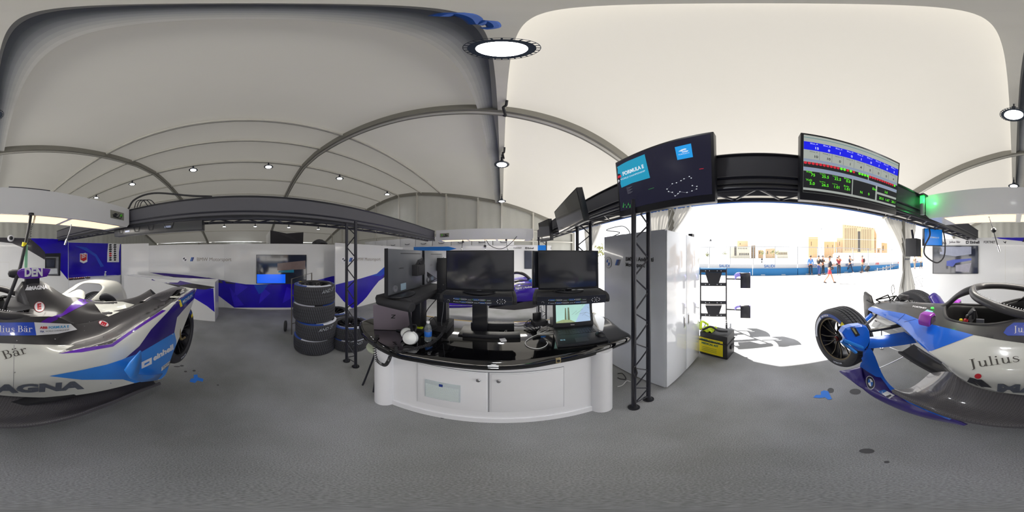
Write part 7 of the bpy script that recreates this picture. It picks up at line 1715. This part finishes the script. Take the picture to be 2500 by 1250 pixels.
def p_camera(t, q, loc, blob, A): 
    V2 = []; 
    c = A[1][3]+Vector((-.05, .06, .02)); b = [(c.x+dx, c.y+dy, c.z+dz) for dz in (-.05, .06) for dx, dy in ((-.07, -.05), (.07, -.05), (.07, .05), (-.07, .05))]
    loc('camera', b, [(3, 2, 1, 0), (4, 5, 6, 7), (0, 1, 5, 4), (1, 2, 6, 5), (2, 3, 7, 6), (3, 0, 4, 7)], BLACKM)
def p_pack(col, d=.16):
    def f(t, q, loc, blob, A): V2, F2 = blob(q(0, -.2, 1.25), .15, .12, .23); loc('backpack', V2, F2, mat('pack_'+col, col, .7, noise=.05))
    return f
def p_bag(t, q, loc, blob, A): V2, F2 = blob(q(.16, .12, .98), .12, .1, .1); loc('waist_bag', V2, F2, BLACKM); p_camera(t, q, loc, blob, A)
R_ = radians
person(1979, 671.5, R_(100), 'person in a pale blue shirt and dark trousers, back turned, by the barrier', '4a78b4', '20222c', arms=((.05, .1), (-.05, .1)), stride=.12)
person(1999, 673, R_(150), 'person in a black t-shirt and blue jeans standing beside the pale blue shirt', '1c1c20', '22386a', arms=((.2, 1.2), (.3, 1.0)), stride=.06)
person(2009, 671, R_(230), 'person in all black half hidden behind the walking woman', '1e1c1e', '1c1c22', arms=((.4, 1.4), (.4, 1.4)), stride=.05)
person(2025, 692, R_(185), 'woman in black top, red shorts and cap striding across the yard', '22222a', 'b02c38', hair='6a4a30', cap='3a302c', shorts=True, stride=.34, arms=((.4, 1.6), (.3, 1.5)), prop=p_bag, hgt=1.72)
person(2048, 671, R_(300), 'person with a blue backpack and red vest holding up a video camera', '7a2430', '24242c', arms=((1.2, 1.1), (1.3, 1.0)), stride=.05, prop=lambda *a: (p_pack('1c2c7a')(*a), p_camera(*a)), hair='5a4030')
person(2075, 666, R_(250), 'person in dark clothes stepping along the barrier, white shoes', '2a3040', '1e2a44', shoes='c8c8cc', arms=((1.0, 1.4), (1.0, 1.3)), stride=.3)
person(2105, 666, R_(20), 'person in a red and white top pulling a black suitcase', '8a3438', '3a3a40', arms=((.2, .3), (-.5, .2)), stride=.1, prop=p_pack('3a2c2c'))
person(2233, 657, R_(180), 'small distant person standing right of the curtain, in brown and black', '6a5a4c', '6a6058', arms=((.1, .3), (.1, .3)))
person(2248, 656, R_(200), 'small distant person leaning with a bag beside the far right barrier', 'b0b0b0', '24242a', arms=((.6, 1.2), (.5, 1.0)), stride=.25)
g_ = atz(2117, 665, 0); t = thing('suitcase', 'black wheeled suitcase tilted behind the person in red and white', 'suitcase', g_.to_tuple())
b = MB(); M_ = Matrix.Rotation(.6, 3, 'X'); b.box((g_.x, g_.y, .42), (.3, .42, .6), M=M_); b.build('case_shell', BLACKM, t, bevel=.03)
b = MB(); b.tube([(g_.x, g_.y+.15, .65), (g_.x, g_.y+.42, .95)], .012, 6); b.build('pull_handle', GREY, t)
t = thing('camera_tripod', 'small camera on a tripod in front of the barrier banner', 'tripod', (0, 0, 0)); p = Vector((u0+.9, 1.55-1.9, 0)); g_ = atd(1860, 650, 15.4); t.location = (g_.x, g_.y, 0)
for a in (0, 2.1, 4.2):
    b = MB(); b.tube([(g_.x, g_.y, 1.3), (g_.x+.35*cos(a), g_.y+.35*sin(a), 0)], .02, 6); b.build('leg', BLACKM, t)
b = MB(); b.box((g_.x, g_.y, 1.4), (.3, .16, .18)); b.build('camera_body', BLACK, t, bevel=.01)

# ---------- the other racing car, beyond the desk ----------
car2 = thing('racing_car', 'second racing car with indigo side and black halo, beyond the desk monitors', 'racing car', (.4, 3.6, 0))
IND = mat('car2_indigo', '3a14b0', .25, coat=.8, noise=.1, nscale=4)
def at3(x, y): return atv(x, y, 3.45)
top_ = [at3(*p) for p in ((1085, 738), (1160, 728), (1215, 712), (1256, 697), (1285, 692), (1310, 698), (1322, 716))]
bot_ = [at3(*p) for p in ((1085, 752), (1160, 750), (1215, 744), (1256, 738), (1285, 737), (1310, 733), (1322, 724))]
mid_ = [(a+c)/2+Vector((0, -.12, 0)) for a, c in zip(top_, bot_)]
bk_ = [Vector((p.x, p.y+.9, p.z+.02)) for p in top_]; tpm = [Vector((p.x, p.y+.45, p.z+.08)) for p in top_]
b = MB(); b.grid(patch([bk_, tpm, top_, mid_, bot_, [p+Vector((0, .5, -.02)) for p in bot_]], 50, 26)); c2 = b.build('side_body', IND, car2, smooth=True)
SC2 = Skin([c2])
SC2.paint('white_flank_paint', [(1080, 736), (1160, 730), (1192, 728), (1192, 741), (1256, 736), (1200, 748), (1160, 752), (1080, 754)], CARW, c2, off=.003)
SC2.paint('black_top_paint', [(1240, 700), (1256, 688), (1285, 684), (1312, 692), (1308, 700), (1290, 699), (1258, 701)], CARK, c2, off=.003)
SC2.text('lettering', 'BMW i Andretti', (1259, 707), (1304, 702), (1258, 702), PWHITE, c2, bold=.03, off=.005)
b = MB(); b.tube(cr([atv(1235, 676, 3.9), atv(1256, 666, 3.8), atv(1275, 668, 3.7), atv(1290, 678, 3.7), atv(1300, 690, 3.75)], 30), .035, 10); b.build('halo_hoop', CARK, car2, smooth=True)
b = MB(); b.tube(cr([atv(1256, 688, 3.6), atv(1270, 686, 3.6), atv(1290, 687, 3.6)], 12), .03, 8); b.build('cockpit_edge', CARK, car2, smooth=True)
b = MB(); b.lathe(atv(1296, 688, 3.6), [(0, .06), (.05, .05), (.06, 0), (.05, -.05), (0, -.06)], 12, mt=CARB2); b.build('wing_mirror', CARB2, car2, smooth=True)
q = [at3(*p) for p in ((1192, 752), (1256, 742), (1318, 728), (1328, 742), (1300, 752), (1256, 757))]
b = MB(); b.add(q+[p+Vector((0, .8, 0)) for p in q], [(0, 1, 2, 3, 4, 5), (11, 10, 9, 8, 7, 6)]+[(i, (i+1) % 6, 6+(i+1) % 6, 6+i) for i in range(6)]); b.build('floor_tray', CARK, car2)
for x in (-.6, .9):
    b = MB(); b.tube([(x, 3.6, 0), (x, 3.6, .62)], .02, 8); b.tube([(x, 4.1, 0), (x, 4.1, .62)], .02, 8); b.tube([(x, 3.6, .6), (x, 4.1, .6)], .02, 8); b.build('stand_leg', CHROME, car2)
for x, v in ((-1.15, 3.6), (1.15, 4.4)):
    pass
# (populated later)
# ---------- light and camera ----------
w = bpy.data.worlds.new('sky'); SC.world = w; w.use_nodes = True
bg = w.node_tree.nodes['Background']; bg.inputs['Color'].default_value = (.97, .985, 1, 1); bg.inputs['Strength'].default_value = 1.3
sd = Vector((.59, .68, 1.0)).normalized()
sl = bpy.data.lights.new('sun', 'SUN'); sl.energy = 15; sl.angle = radians(.6); sl.color = (1, .96, .9)
so = bpy.data.objects.new('sun', sl); COL.objects.link(so); so.rotation_euler = sd.to_track_quat('Z', 'Y').to_euler()
cam = bpy.data.cameras.new('camera'); cam.type = 'PANO'
try: cam.cycles.panorama_type = 'EQUIRECTANGULAR'
except Exception: pass
try: cam.panorama_type = 'EQUIRECTANGULAR'
except Exception: pass
cam.clip_start = .01; cam.clip_end = 2000
co = bpy.data.objects.new('camera', cam); COL.objects.link(co); co.location = EYE; co.rotation_euler = (radians(90), 0, -radians(3.6))
SC.camera = co
SC.view_settings.view_transform = 'Standard'; SC.view_settings.look = 'None'; SC.view_settings.exposure = .8; SC.view_settings.gamma = 1
SC.cycles.use_denoising = True; SC.cycles.max_bounces = 8; SC.cycles.diffuse_bounces = 5; SC.cycles.sample_clamp_indirect = 6
